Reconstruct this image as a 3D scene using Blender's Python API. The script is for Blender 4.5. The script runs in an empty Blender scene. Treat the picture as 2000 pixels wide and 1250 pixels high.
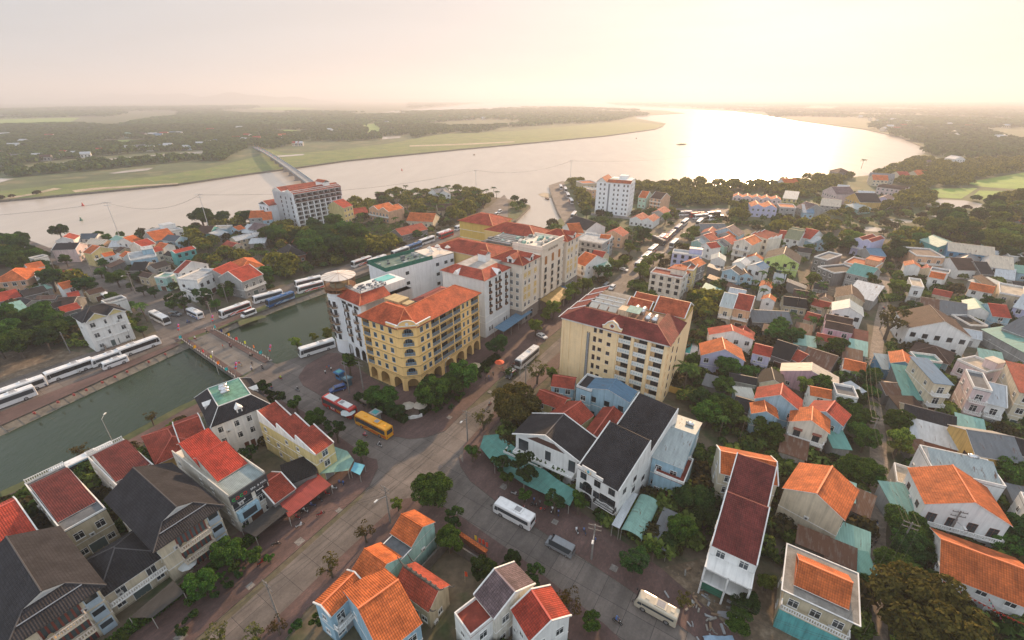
import bpy,math,random
import numpy as np
from mathutils import Vector,Matrix

S=bpy.context.scene
COL=S.collection
R=math.radians
rnd=random.Random(7)
SKY_MIX0,SKY_MIX1,SKY_STR,SUN_STR,EXPOSURE=0.965,0.985,0.15,5.0,0.85
SKY_VEIL,SKY_MID,SKY_GREY,SKY_COOL=(2.85,2.65,2.58),(2.7,2.56,2.5),(2.15,2.28,2.4),(4.0,4.4,4.9)
HAZE_COL,HAZE_DEN,HAZE_ANI=(.69,.71,.79),0.00026,.3

# ---------------------------------------------------------------- camera
cam_d=bpy.data.cameras.new('camera')
cam=bpy.data.objects.new('camera',cam_d)
COL.objects.link(cam)
cam.location=(0,0,78)
cam.rotation_euler=(R(90-25.97),0,0)
cam_d.lens=16.0
cam_d.sensor_width=36
cam_d.clip_start=0.5
cam_d.clip_end=90000
S.camera=cam

# ---------------------------------------------------------------- sky, sun, exposure
SUN_EL,SUN_AZ=R(17),R(27)          # azimuth measured from +Y towards +X
W=bpy.data.worlds.new('World')
S.world=W
W.use_nodes=True
nt=W.node_tree
bg=nt.nodes['Background']
sky=nt.nodes.new('ShaderNodeTexSky')
sky.sky_type='NISHITA'
sky.sun_disc=False
sky.sun_elevation=SUN_EL
sky.sun_rotation=SUN_AZ
sky.air_density=1.0
sky.dust_density=4.0
sky.ozone_density=2.0
# high thin overcast: the clear sky is veiled by an even cream cloud layer with faint streaks
mixn=nt.nodes.new('ShaderNodeMix');mixn.data_type='RGBA'
tc=nt.nodes.new('ShaderNodeTexCoord')
mp=nt.nodes.new('ShaderNodeMapping');mp.inputs['Scale'].default_value=(1.2,1.2,9)
no=nt.nodes.new('ShaderNodeTexNoise');no.inputs['Scale'].default_value=2.2;no.inputs['Detail'].default_value=6
rp=nt.nodes.new('ShaderNodeMapRange')
rp.inputs['From Min'].default_value=0.3;rp.inputs['From Max'].default_value=0.7
rp.inputs['To Min'].default_value=SKY_MIX0;rp.inputs['To Max'].default_value=SKY_MIX1
nt.links.new(tc.outputs['Generated'],mp.inputs[0]);nt.links.new(mp.outputs[0],no.inputs[0])
nt.links.new(no.outputs[0],rp.inputs[0]);nt.links.new(rp.outputs[0],mixn.inputs['Factor'])
# the veil is cream round the sun and cooler behind and above the camera
dt=nt.nodes.new('ShaderNodeVectorMath');dt.operation='DOT_PRODUCT';dt.inputs[1].default_value=(math.sin(SUN_AZ)*.94,math.cos(SUN_AZ)*.94,-.34)
r2=nt.nodes.new('ShaderNodeMapRange');r2.inputs['From Min'].default_value=-1
mv=nt.nodes.new('ShaderNodeValToRGB');el=mv.color_ramp.elements
el[0].position=.40;el[0].color=(*[v/10 for v in SKY_COOL],1);el[1].position=1.0;el[1].color=(*[v/10 for v in SKY_VEIL],1)
e_=el.new(.60);e_.color=(*[v/10 for v in SKY_GREY],1);e_=el.new(.80);e_.color=(*[v/10 for v in SKY_MID],1)
nt.links.new(tc.outputs['Generated'],dt.inputs[0]);nt.links.new(dt.outputs['Value'],r2.inputs[0]);nt.links.new(r2.outputs[0],mv.inputs[0])
nt.links.new(sky.outputs[0],mixn.inputs[6]);
nc=nt.nodes.new('ShaderNodeTexNoise');nc.inputs['Scale'].default_value=1.5;nc.inputs['Detail'].default_value=7;nc.inputs['Distortion'].default_value=.6
mc=nt.nodes.new('ShaderNodeMapping');mc.inputs['Scale'].default_value=(1,1,5);nt.links.new(tc.outputs['Generated'],mc.inputs[0]);nt.links.new(mc.outputs[0],nc.inputs[0])
rc_=nt.nodes.new('ShaderNodeMapRange');rc_.inputs['From Min'].default_value=.3;rc_.inputs['From Max'].default_value=.7;rc_.inputs['To Min'].default_value=9.3;rc_.inputs['To Max'].default_value=10.3
nt.links.new(nc.outputs[0],rc_.inputs[0])
sc_=nt.nodes.new('ShaderNodeVectorMath');sc_.operation='SCALE';nt.links.new(mv.outputs[0],sc_.inputs[0]);nt.links.new(rc_.outputs[0],sc_.inputs['Scale']);nt.links.new(sc_.outputs[0],mixn.inputs[7])
nt.links.new(mixn.outputs[2],bg.inputs[0])
bg.inputs[1].default_value=SKY_STR
sd=bpy.data.lights.new('sun','SUN')
sun=bpy.data.objects.new('sun',sd)
COL.objects.link(sun)
sd.energy=SUN_STR
sd.angle=R(1.0)
sd.color=(1.0,0.66,0.38)
dv=Vector((math.sin(SUN_AZ)*math.cos(SUN_EL),math.cos(SUN_AZ)*math.cos(SUN_EL),math.sin(SUN_EL)))
sun.rotation_euler=dv.to_track_quat('Z','Y').to_euler()
sun.location=(200,400,120)
S.view_settings.view_transform='Standard'
S.view_settings.look='None'
S.view_settings.gamma=1
S.view_settings.exposure=EXPOSURE
S.cycles.use_denoising=True
S.cycles.max_bounces=6
S.cycles.diffuse_bounces=3
S.cycles.glossy_bounces=3
S.cycles.transmission_bounces=3
S.cycles.transparent_max_bounces=8
S.cycles.volume_bounces=1
S.cycles.sample_clamp_indirect=6

# ---------------------------------------------------------------- materials (procedural)
_m={}
def N(nt,t,**k):
 n=nt.nodes.new(t)
 for a,b in k.items():
  if hasattr(n,a):setattr(n,a,b)
  else:n.inputs[a.replace('_',' ')].default_value=b
 return n
def base(key,rough=0.8,metal=0.0):
 m=bpy.data.materials.new(key);m.use_nodes=True
 p=m.node_tree.nodes['Principled BSDF']
 p.inputs['Roughness'].default_value=rough;p.inputs['Metallic'].default_value=metal
 return m,m.node_tree,p
def vary(nt,col,amt=0.12,seed_obj=True):
 """colour * small per-object variation"""
 oi=N(nt,'ShaderNodeObjectInfo')
 mr=N(nt,'ShaderNodeMapRange');mr.inputs['To Min'].default_value=1-amt;mr.inputs['To Max'].default_value=1+amt
 nt.links.new(oi.outputs['Random'],mr.inputs[0])
 h=N(nt,'ShaderNodeHueSaturation');h.inputs['Color'].default_value=(*col,1)
 nt.links.new(mr.outputs[0],h.inputs['Value'])
 return h.outputs[0]
def mul(nt,a,b,fac=1.0,typ='MULTIPLY'):
 x=N(nt,'ShaderNodeMix');x.data_type='RGBA';x.blend_type=typ
 x.inputs['Factor'].default_value=fac
 nt.links.new(a,x.inputs[6]);nt.links.new(b,x.inputs[7])
 return x.outputs[2]
def noise(nt,vec,scale,detail=4,lo=0.0,hi=1.0,f0=0.3,f1=0.7,rough=0.6):
 n=N(nt,'ShaderNodeTexNoise');n.inputs['Scale'].default_value=scale
 n.inputs['Detail'].default_value=detail;n.inputs['Roughness'].default_value=rough
 nt.links.new(vec,n.inputs['Vector'])
 r=N(nt,'ShaderNodeMapRange')
 r.inputs['From Min'].default_value=f0;r.inputs['From Max'].default_value=f1
 r.inputs['To Min'].default_value=lo;r.inputs['To Max'].default_value=hi
 nt.links.new(n.outputs[0],r.inputs[0])
 return r.outputs[0]
def mapping(nt,src,sc=(1,1,1),rot=0,loc=(0,0,0)):
 m=N(nt,'ShaderNodeMapping');m.inputs['Scale'].default_value=sc
 m.inputs['Rotation'].default_value=(0,0,rot);m.inputs['Location'].default_value=loc
 nt.links.new(src,m.inputs[0]);return m.outputs[0]
def uvv(nt):return N(nt,'ShaderNodeTexCoord').outputs['UV']
def objv(nt):return N(nt,'ShaderNodeTexCoord').outputs['Object']
def rampmix(nt,fac,c1,c2):
 x=N(nt,'ShaderNodeMix');x.data_type='RGBA'
 nt.links.new(fac,x.inputs['Factor'])
 for s,c in((6,c1),(7,c2)):
  if isinstance(c,tuple):x.inputs[s].default_value=(*c,1)
  else:nt.links.new(c,x.inputs[s])
 return x.outputs[2]
def bump(nt,p,h,strength=0.3,dist=0.05):
 b=N(nt,'ShaderNodeBump');b.inputs['Strength'].default_value=strength;b.inputs['Distance'].default_value=dist
 nt.links.new(h,b.inputs['Height']);nt.links.new(b.outputs[0],p.inputs['Normal'])

def plain(col,rough=0.6,metal=0.0,name='paint'):
 k=('plain',col,rough,metal)
 if k not in _m:
  m,nt,p=base(name,rough,metal)
  u=objv(nt);n=noise(nt,u,1.5,3,0.88,1.08)
  nt.links.new(mul(nt,vary(nt,col,0.04),n),p.inputs['Base Color'])
  _m[k]=m
 return _m[k]
def plaster(col,dirt=0.35):
 k=('plaster',col,dirt)
 if k not in _m:
  m,nt,p=base('plaster',0.88)
  u=uvv(nt)
  streak=noise(nt,mapping(nt,u,(1.6,0.12,1)),1.0,5,1-dirt,1.0,0.28,0.55)
  blot=noise(nt,mapping(nt,u,(1,1,1)),0.35,5,1-dirt*0.5,1.05,0.3,0.65)
  c=mul(nt,vary(nt,col,0.05),streak);c=mul(nt,c,blot)
  nt.links.new(c,p.inputs['Base Color'])
  _m[k]=m
 return _m[k]
def tile(col,dark=0.5):
 """clay tile roof: courses along the slope (v), rolls across (u)"""
 k=('tile',col,dark)
 if k not in _m:
  m,nt,p=base('roof_tile',0.8);p.inputs['Specular IOR Level'].default_value=.25
  u=uvv(nt)
  sx=N(nt,'ShaderNodeSeparateXYZ');nt.links.new(u,sx.inputs[0])
  def mth(op,a,b=None):
   q=N(nt,'ShaderNodeMath');q.operation=op
   nt.links.new(a,q.inputs[0])
   if b is not None:
    if isinstance(b,float):q.inputs[1].default_value=b
    else:nt.links.new(b,q.inputs[1])
   return q.outputs[0]
  a=mth('MULTIPLY',sx.outputs[0],1/0.33);b=mth('MULTIPLY',sx.outputs[1],1/0.40)
  cx=N(nt,'ShaderNodeCombineXYZ')
  nt.links.new(mth('FLOOR',a),cx.inputs[0]);nt.links.new(mth('FLOOR',b),cx.inputs[1])
  wn=N(nt,'ShaderNodeTexWhiteNoise');nt.links.new(cx.outputs[0],wn.inputs['Vector'])
  mr=N(nt,'ShaderNodeMapRange');mr.inputs['To Min'].default_value=0.8;mr.inputs['To Max'].default_value=1.18
  nt.links.new(wn.outputs['Value'],mr.inputs[0])
  fb=mth('FRACT',b)
  line=N(nt,'ShaderNodeMapRange');line.inputs['From Max'].default_value=0.28;line.inputs['To Min'].default_value=dark
  nt.links.new(fb,line.inputs[0])
  sn=mth('SINE',mth('MULTIPLY',a,6.2832))
  ln2=N(nt,'ShaderNodeMapRange');ln2.inputs['From Min'].default_value=-1;ln2.inputs['From Max'].default_value=-0.2;ln2.inputs['To Min'].default_value=0.72
  nt.links.new(sn,ln2.inputs[0])
  c=mul(nt,vary(nt,col,0.1),mr.outputs[0]);c=mul(nt,c,line.outputs[0]);c=mul(nt,c,ln2.outputs[0])
  c=mul(nt,c,noise(nt,u,0.3,6,0.55,1.15,0.3,0.6));c=rampmix(nt,noise(nt,mapping(nt,u,(.8,.3,1),0,(9,4,0)),0.8,7,0,.55,0.55,0.75),c,tuple(v*.25+.012 for v in col))
  nt.links.new(c,p.inputs['Base Color'])
  bump(nt,p,mth('ADD',sn,mth('MULTIPLY',fb,-1.5)),0.6,0.05)
  _m[k]=m
 return _m[k]
def tin(col,rust=0.0):
 k=('tin',col,rust)
 if k not in _m:
  m,nt,p=base('corrugated_metal',0.62,0.0);p.inputs['Specular IOR Level'].default_value=.3
  u=uvv(nt)
  w=N(nt,'ShaderNodeTexWave');w.inputs['Scale'].default_value=1.3;w.bands_direction='X'
  w.wave_profile='SIN'
  nt.links.new(u,w.inputs[0])
  sheet=noise(nt,mapping(nt,u,(1.1,0.25,1)),1,2,0.78,1.12)
  c=mul(nt,vary(nt,col,0.1),sheet)
  mr=N(nt,'ShaderNodeMapRange');mr.inputs['To Min'].default_value=0.78;mr.inputs['To Max'].default_value=1.05
  nt.links.new(w.outputs['Fac'],mr.inputs[0])
  c=mul(nt,c,mr.outputs[0])
  if rust>0:
   f=noise(nt,mapping(nt,u,(1.3,0.3,1)),0.9,6,0,1,0.62-rust*0.3,0.72-rust*0.25)
   c=rampmix(nt,f,c,(0.11,0.05,0.028))
  else:
   c=mul(nt,c,noise(nt,u,0.4,6,0.75,1.05))
  nt.links.new(c,p.inputs['Base Color'])
  bump(nt,p,w.outputs['Fac'],0.5,0.05)
  _m[k]=m
 return _m[k]
def concrete(col=(0.3,0.28,0.25),scale=0.5):
 k=('conc',col,scale)
 if k not in _m:
  m,nt,p=base('concrete',0.9)
  u=uvv(nt)
  c=rampmix(nt,noise(nt,u,scale,8,0,1,0.3,0.72),tuple(v*0.45 for v in col),col)
  c=mul(nt,c,noise(nt,u,3.0,4,0.8,1.1))
  nt.links.new(c,p.inputs['Base Color'])
  _m[k]=m
 return _m[k]
def glass(col=(0.03,0.038,0.045)):
 k=('glass',col)
 if k not in _m:
  m,nt,p=base('window_glass',0.12)
  nt.links.new(vary(nt,col,0.5),p.inputs['Base Color'])
  p.inputs['Specular IOR Level'].default_value=0.7
  _m[k]=m
 return _m[k]
def foliage(c1,c2,trans=0.35,name='leaves'):
 k=('fol',c1,c2)
 if k not in _m:
  m=bpy.data.materials.new(name);m.use_nodes=True;nt=m.node_tree
  nt.nodes.remove(nt.nodes['Principled BSDF'])
  out=nt.nodes['Material Output']
  g=N(nt,'ShaderNodeNewGeometry')
  c=rampmix(nt,g.outputs['Random Per Island'],c1,c2)
  oi=N(nt,'ShaderNodeObjectInfo')
  hs=N(nt,'ShaderNodeHueSaturation')
  mr=N(nt,'ShaderNodeMapRange');mr.inputs['To Min'].default_value=0.7;mr.inputs['To Max'].default_value=1.3
  mh=N(nt,'ShaderNodeMapRange');mh.inputs['To Min'].default_value=0.475;mh.inputs['To Max'].default_value=0.52
  nt.links.new(oi.outputs['Random'],mr.inputs[0]);nt.links.new(mr.outputs[0],hs.inputs['Value'])
  nt.links.new(oi.outputs['Random'],mh.inputs[0]);nt.links.new(mh.outputs[0],hs.inputs['Hue'])
  nt.links.new(c,hs.inputs['Color'])
  d=N(nt,'ShaderNodeBsdfDiffuse');t=N(nt,'ShaderNodeBsdfTranslucent');x=N(nt,'ShaderNodeMixShader')
  x.inputs[0].default_value=trans
  nt.links.new(hs.outputs[0],d.inputs[0]);nt.links.new(hs.outputs[0],t.inputs[0])
  nt.links.new(d.outputs[0],x.inputs[1]);nt.links.new(t.outputs[0],x.inputs[2]);nt.links.new(x.outputs[0],out.inputs[0])
  _m[k]=m
 return _m[k]
def ground_mat(name,c1,c2,c3=None,s1=0.05,s2=1.2,rough=0.95):
 m,nt,p=base(name,rough)
 u=objv(nt)
 c=rampmix(nt,noise(nt,u,s1,8,0,1,0.38,0.62),c1,c2)
 if c3:c=rampmix(nt,noise(nt,mapping(nt,u,(1,1,1),0,(31,7,0)),s1*2.3,8,0,1,0.52,0.66),c,c3)
 c=mul(nt,c,noise(nt,u,s2,5,0.7,1.25))
 nt.links.new(c,p.inputs['Base Color'])
 return m
def slab_mat(name,c1,rot,sx,sy,joint,c2=None,mort=0.02,fine=None):
 """cast slabs or paving with joints, rotated to the street"""
 m,nt,p=base(name,0.85)
 u=mapping(nt,objv(nt),(1,1,1),-rot)
 b=N(nt,'ShaderNodeTexBrick');b.offset=0.0 if not fine else 0.5;b.squash=1
 b.inputs['Color1'].default_value=(*c1,1);b.inputs['Color2'].default_value=(*(c2 or tuple(v*0.86 for v in c1)),1)
 b.inputs['Mortar'].default_value=(*joint,1);b.inputs['Scale'].default_value=1
 b.inputs['Mortar Size'].default_value=mort;b.inputs['Brick Width'].default_value=sx;b.inputs['Row Height'].default_value=sy
 nt.links.new(u,b.inputs['Vector'])
 c=mul(nt,b.outputs['Color'],noise(nt,u,0.11,8,0.58,1.25,0.32,0.66,0.7))
 c=mul(nt,c,noise(nt,mapping(nt,u,(0.12,1.0,1)),0.5,6,0.78,1.1,0.3,0.6))
 c=mul(nt,c,noise(nt,u,2.5,4,0.85,1.1))
 nt.links.new(c,p.inputs['Base Color'])
 return m

# ---------------------------------------------------------------- mesh builder
class MB:
 def __init__(s):s.v=[];s.f=[];s.m=[];s.T=None
 def add(s,vs,fs,mi=0):
  n=len(s.v)
  if s.T is not None:vs=[tuple(s.T@Vector(p))for p in vs]
  s.v+=[tuple(p)for p in vs];s.f+=[tuple(i+n for i in f)for f in fs];s.m+=[mi]*len(fs)
 def box(s,x0,x1,y0,y1,z0,z1,mi=0):
  s.add([(x0,y0,z0),(x1,y0,z0),(x1,y1,z0),(x0,y1,z0),(x0,y0,z1),(x1,y0,z1),(x1,y1,z1),(x0,y1,z1)],
              [(0,3,2,1),(4,5,6,7),(0,1,5,4),(1,2,6,5),(2,3,7,6),(3,0,4,7)],mi)
 def poly(s,pts,mi=0):s.add(pts,[tuple(range(len(pts)))],mi)
 def prism(s,pts,z0,z1,mi=0,mside=None):
  n=len(pts)
  a=sum(pts[i][0]*pts[(i+1)%n][1]-pts[(i+1)%n][0]*pts[i][1]for i in range(n))
  if a<0:pts=pts[::-1]
  b=[(x,y,z0)for x,y in pts]+[(x,y,z1)for x,y in pts]
  s.add(b,[tuple(range(n,2*n)),tuple(range(n-1,-1,-1))],mi)
  s.add(b,[(i,(i+1)%n,n+(i+1)%n,n+i)for i in range(n)],mi if mside is None else mside)
 def xprism(s,pts,y0,y1,mi=0):
  """polygon in the x-z plane swept along y"""
  n=len(pts)
  b=[(x,y0,z)for x,z in pts]+[(x,y1,z)for x,z in pts]
  s.add(b,[tuple(range(n-1,-1,-1)),tuple(range(n,2*n))]+[(n+i,n+(i+1)%n,(i+1)%n,i)for i in range(n)],mi)
 def slab(s,q,t,mi=0,mside=None):
  """thin plate: polygon q (counter-clockwise from outside) thickened downwards"""
  n=len(q)
  b=[tuple(p)for p in q]+[(p[0],p[1],p[2]-t)for p in q]
  s.add(b,[tuple(range(n))],mi)
  s.add(b,[tuple(range(2*n-1,n-1,-1))]+[(i,n+i,n+(i+1)%n,(i+1)%n)for i in range(n)],mi if mside is None else mside)
 def cyl(s,cx,cy,z0,z1,r0,r1=None,n=10,mi=0):
  r1=r0 if r1 is None else r1
  a=[(cx+r0*math.cos(2*math.pi*i/n),cy+r0*math.sin(2*math.pi*i/n),z0)for i in range(n)]
  b=[(cx+r1*math.cos(2*math.pi*i/n),cy+r1*math.sin(2*math.pi*i/n),z1)for i in range(n)]
  s.add(a+b,[(i,(i+1)%n,n+(i+1)%n,n+i)for i in range(n)]+[tuple(range(n,2*n)),tuple(range(n-1,-1,-1))],mi)
 def tube(s,p0,p1,r0,r1=None,n=6,mi=0):
  r1=r0 if r1 is None else r1
  p0,p1=Vector(p0),Vector(p1);d=(p1-p0).normalized()
  a=d.orthogonal().normalized();b=d.cross(a)
  vs=[]
  for p,r in((p0,r0),(p1,r1)):
   for i in range(n):
    t=2*math.pi*i/n;vs.append(tuple(p+a*(r*math.cos(t))+b*(r*math.sin(t))))
  s.add(vs,[(i,(i+1)%n,n+(i+1)%n,n+i)for i in range(n)]+[tuple(range(n,2*n)),tuple(range(n-1,-1,-1))],mi)
 def mesh(s,name,mats,smooth=False):
  me=bpy.data.meshes.new(name)
  me.from_pydata(s.v,[],s.f)
  for m in(mats if isinstance(mats,(list,tuple))else[mats]):me.materials.append(m)
  me.polygons.foreach_set('material_index',s.m)
  uvs(me)
  if smooth:me.polygons.foreach_set('use_smooth',[True]*len(me.polygons))
  me.update()
  return me
 def build(s,name,mats,parent=None,smooth=False,loc=(0,0,0),rz=0):
  return link(name,s.mesh(name,mats,smooth),parent,loc,rz)
def uvs(me):
 """metric UVs: u along the horizontal of each face, v up its slope"""
 nl=len(me.loops)
 if not nl:return
 uv=me.uv_layers.new(name='metric')
 co=np.empty(len(me.vertices)*3,'f');me.vertices.foreach_get('co',co);co=co.reshape(-1,3)
 li=np.empty(nl,'i');me.loops.foreach_get('vertex_index',li)
 npol=len(me.polygons)
 nr=np.empty(npol*3,'f');me.polygons.foreach_get('normal',nr);nr=nr.reshape(-1,3)
 tot=np.empty(npol,'i');me.polygons.foreach_get('loop_total',tot)
 pn=np.repeat(nr,tot,axis=0)
 flat=np.abs(pn[:,2])>0.995
 ua=np.stack([-pn[:,1],pn[:,0],np.zeros(nl)],1);ua/=(np.linalg.norm(ua,axis=1,keepdims=True)+1e-9)
 ua[flat]=(1,0,0)
 va=np.cross(pn,ua);va[flat]=(0,1,0)
 P=co[li]
 out=np.stack([(P*ua).sum(1),(P*va).sum(1)],1).astype('f')
 uv.data.foreach_set('uv',out.ravel())
def link(name,data,parent=None,loc=(0,0,0),rz=0):
 o=bpy.data.objects.new(name,data);COL.objects.link(o)
 o.location=loc;o.rotation_euler=(0,0,rz)
 if parent is not None:o.parent=parent
 return o
def tag(o,label,cat,group=None):
 o['label']=label;o['category']=cat
 if group:o['group']=group
 return o
def thing(name,label,cat,loc=(0,0,0),rz=0,group=None):
 return tag(link(name,None,None,loc,rz),label,cat,group)
def struct(o,kind='structure'):o['kind']=kind;return o
_used=set()
def copy_tree(o,parent=None):
 c=o.copy();COL.objects.link(c)
 if parent is not None:c.parent=parent
 for ch in PROTO_KIDS.get(o.name,[]):copy_tree(ch,c)
 return c
PROTO_KIDS={}
def register(o):
 def rec(p):
  PROTO_KIDS[p.name]=list(p.children)
  for c in p.children:rec(c)
 bpy.context.view_layer.update();rec(o)
def place(proto,loc,rz,label,cat=None,group=None,scale=None):
 """first call moves the prototype itself, later calls copy it with its parts"""
 if proto.name not in _used:
  if proto.name not in PROTO_KIDS:register(proto)
  _used.add(proto.name);o=proto
 else:o=copy_tree(proto)
 o.location=loc;o.rotation_euler=(0,0,rz)
 o['label']=label
 if cat:o['category']=cat
 if group:o['group']=group
 if scale is not None:o.scale=scale if isinstance(scale,tuple)else(scale,)*3
 return o

# ---------------------------------------------------------------- colours
RC=dict(orange=(0.50,0.125,0.035),red=(0.36,0.05,0.028),brick=(0.30,0.055,0.032),maroon=(0.14,0.030,0.026),dark=(0.028,0.026,0.029),
          brown=(0.075,0.042,0.03),mauve=(0.15,0.105,0.11),teal=(0.13,0.31,0.27),mint=(0.24,0.42,0.36),pale=(0.36,0.41,0.41),grey=(0.15,0.16,0.17),
          blue=(0.10,0.20,0.30),rust=(0.20,0.15,0.12),beige=(0.42,0.34,0.24),black=(0.018,0.016,0.016),olive=(0.19,0.20,0.12),
          navy=(0.05,0.075,0.10),silver=(0.45,0.48,0.50),cream=(0.55,0.47,0.37))
WC=dict(white=(0.72,0.72,0.70),cream=(0.62,0.54,0.40),yellow=(0.58,0.38,0.13),pale=(0.66,0.62,0.54),mint=(0.30,0.50,0.46),teal=(0.10,0.38,0.38),
          blue=(0.10,0.28,0.45),lblue=(0.33,0.50,0.60),pink=(0.58,0.36,0.42),lpink=(0.62,0.50,0.50),lav=(0.46,0.46,0.64),peach=(0.62,0.38,0.24),
          grey=(0.34,0.34,0.33),dgrey=(0.20,0.19,0.18),lime=(0.50,0.62,0.20),orange=(0.55,0.25,0.10),green=(0.24,0.34,0.2),brick=(0.28,0.12,0.08),
          sand=(0.50,0.43,0.30),lyellow=(0.62,0.52,0.24))
TINS={'teal','mint','pale','grey','blue','rust','beige','olive','navy','silver','cream'}
def roofm(c):
 if c in TINS:return tin(RC[c],0.9 if c=='rust' else 0.1)
 return tile(RC[c])
WHITE=(0.74,0.73,0.70)

# ---------------------------------------------------------------- openings
_w={}
def win_mesh(w,h,style='w'):
 k=(round(w,2),round(h,2),style)
 if k in _w:return _w[k]
 b=MB();x=w/2
 fr={'w':plain(WHITE),'b':plain((0.10,0.045,0.025)),'d':plain((0.05,0.05,0.05)),'u':plain((0.22,0.33,0.40)),'s':plain((0.13,0.05,0.03))}.get(style[0],plain((0.05,0.05,0.05)))
 t=0.07
 b.box(-x-t,x+t,-0.07,0,-t,0,0);b.box(-x-t,x+t,-0.07,0,h,h+t,0)
 b.box(-x-t,-x,-0.07,0,0,h,0);b.box(x,x+t,-0.07,0,0,h,0)
 b.box(-x,x,-0.02,0.0,0,h,1)
 n=max(2,round(w/0.7))if 'o' not in style else 1
 for i in range(1,n):b.box(-x+w*i/n-0.03,-x+w*i/n+0.03,-0.05,-0.02,0,h,0)
 if h>1.0 and 'o' not in style:b.box(-x,x,-0.045,-0.02,h*0.7,h*0.7+0.05,0)
 if 'h' in style:   # hood
  b.add([(-x-.3,0,h+.45),(x+.3,0,h+.45),(x+.3,-.6,h+.15),(-x-.3,-.6,h+.15),(-x-.3,0,h+.3),(x+.3,0,h+.3),(x+.3,-.6,h+.08),(-x-.3,-.6,h+.08)],
              [(0,3,2,1),(4,5,6,7),(3,7,6,2),(0,4,7,3),(1,2,6,5)],2)
 if 'l' in style:   # open shutters
  for s in(-1,1):
   b.box(*sorted((s*(x+.08),s*(x+.08+w*.45))),-0.10,-0.05,0,h,2)
 if 'e' not in style:b.box(-x-.12,x+.12,-0.13,0,-t-.08,-t,3)
 m=b.mesh('window',[fr,glass(),plain((0.20,0.06,0.035)),plaster(WHITE,0.15)])
 _w[k]=m;return m
def door_mesh(w,h,col):
 k=('door',w,h,col)
 if k in _w:return _w[k]
 b=MB();x=w/2
 b.box(-x-.1,x+.1,-.06,0,h,h+.12,0);b.box(-x-.1,-x,-.06,0,0,h,0);b.box(x,x+.1,-.06,0,0,h,0)
 b.box(-x,x,-.03,0,0,h,1)
 n=max(2,round(w/.8))
 for i in range(n):
  for q in(0,1):
   b.box(-x+w*i/n+.08,-x+w*(i+1)/n-.08,-.05,-.03,.15+q*h*.5,h*.45+q*h*.5,1)
 _w[k]=b.mesh('door',[plain(WHITE),plain(col,0.4)]);return _w[k]
def baluster_mesh(L,h=0.9,col=WHITE,metal=False):
 k=('bal',round(L,1),h,col,metal)
 if k in _w:return _w[k]
 b=MB()
 b.box(0,L,-.07,.07,h-.1,h,0);b.box(0,L,-.06,.06,0,.12,0)
 n=max(2,int(L/(.16 if metal else .34)))
 r=.02 if metal else .075
 for i in range(n+1):b.box(L*i/n-r,L*i/n+r,-r,r,.12,h-.1,0)
 b.box(-.09,.09,-.09,.09,0,h+.08,0);b.box(L-.09,L+.09,-.09,.09,0,h+.08,0)
 _w[k]=b.mesh('railing',plain(col));return _w[k]
def balcony(root,fp,w,d=1.1,z=3.2,col=WHITE,rail=WHITE,metal=False):
 """slab on a face; fp = (origin x, y, angle, s)"""
 ox,oy,a=fp
 b=MB();b.box(0,w,-d,0,-.18,0,0)
 s=b.build('balcony',plaster(col,.3),root,loc=(ox,oy,z),rz=a)
 link('railing',baluster_mesh(w-.2,.9,rail,metal),s,(.1,-d+.1,0))
 for x,aa in((.1,R(-90)),(w-.1,R(-90))):
  link('railing',baluster_mesh(d-.2,.9,rail,metal),s,(x,-.1,0),aa)
 return s
def face(w,d,k,s):
 """point on face k (0 front,1 right,2 back,3 left) at distance s along it"""
 return[(s,0,0),(w,s,R(90)),(w-s,d,R(180)),(0,d-s,R(270))][k]

def facade(mb,W_,z0,z1,holes,mi=0,mih=None,arch_n=6):
 """wall in the local x-z plane facing -y with real recessed openings.
    holes: (x0,x1,za,zb,depth,arched)"""
 xs=sorted({0,W_}|{h[0]for h in holes}|{h[1]for h in holes})
 zs=sorted({z0,z1}|{h[2]for h in holes}|{h[3]for h in holes})
 mih=mi if mih is None else mih
 def inh(x,z):return any(h[0]<x<h[1]and h[2]<z<h[3]for h in holes)
 for i in range(len(xs)-1):
  j=0
  while j<len(zs)-1:
   xm=(xs[i]+xs[i+1])/2
   if inh(xm,(zs[j]+zs[j+1])/2):j+=1;continue
   k=j
   while k<len(zs)-1 and not inh(xm,(zs[k]+zs[k+1])/2):k+=1
   mb.poly([(xs[i],0,zs[j]),(xs[i+1],0,zs[j]),(xs[i+1],0,zs[k]),(xs[i],0,zs[k])],mi)
   j=k
 for x0,x1,a,b,dp,arch in holes:
  mb.poly([(x0,dp,a),(x1,dp,a),(x1,dp,b),(x0,dp,b)],mih)
  mb.poly([(x0,0,a),(x0,dp,a),(x0,dp,b),(x0,0,b)],mih)
  mb.poly([(x1,0,a),(x1,0,b),(x1,dp,b),(x1,dp,a)],mih)
  mb.poly([(x0,0,b),(x0,dp,b),(x1,dp,b),(x1,0,b)],mih)
  mb.poly([(x0,0,a),(x1,0,a),(x1,dp,a),(x0,dp,a)],mih)
  if arch:
   r=(x1-x0)/2;cx=(x0+x1)/2;rz=min(r,arch if arch>1 else r)
   zc=b-rz
   for s in(-1,1):
    pts=[(cx+s*r*math.cos(t),zc+rz*math.sin(t))for t in[math.pi/2*q/arch_n for q in range(arch_n+1)]]
    for q in range(arch_n):
     (xa,za),(xb,zb)=pts[q],pts[q+1]
     mb.poly([(xa,-.01,za),(xa,-.01,b),(xb,-.01,b),(xb,-.01,zb)][::s],mi)
     mb.poly([(xa,-.01,za),(xb,-.01,zb),(xb,.3,zb),(xa,.3,za)],mi)

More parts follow.
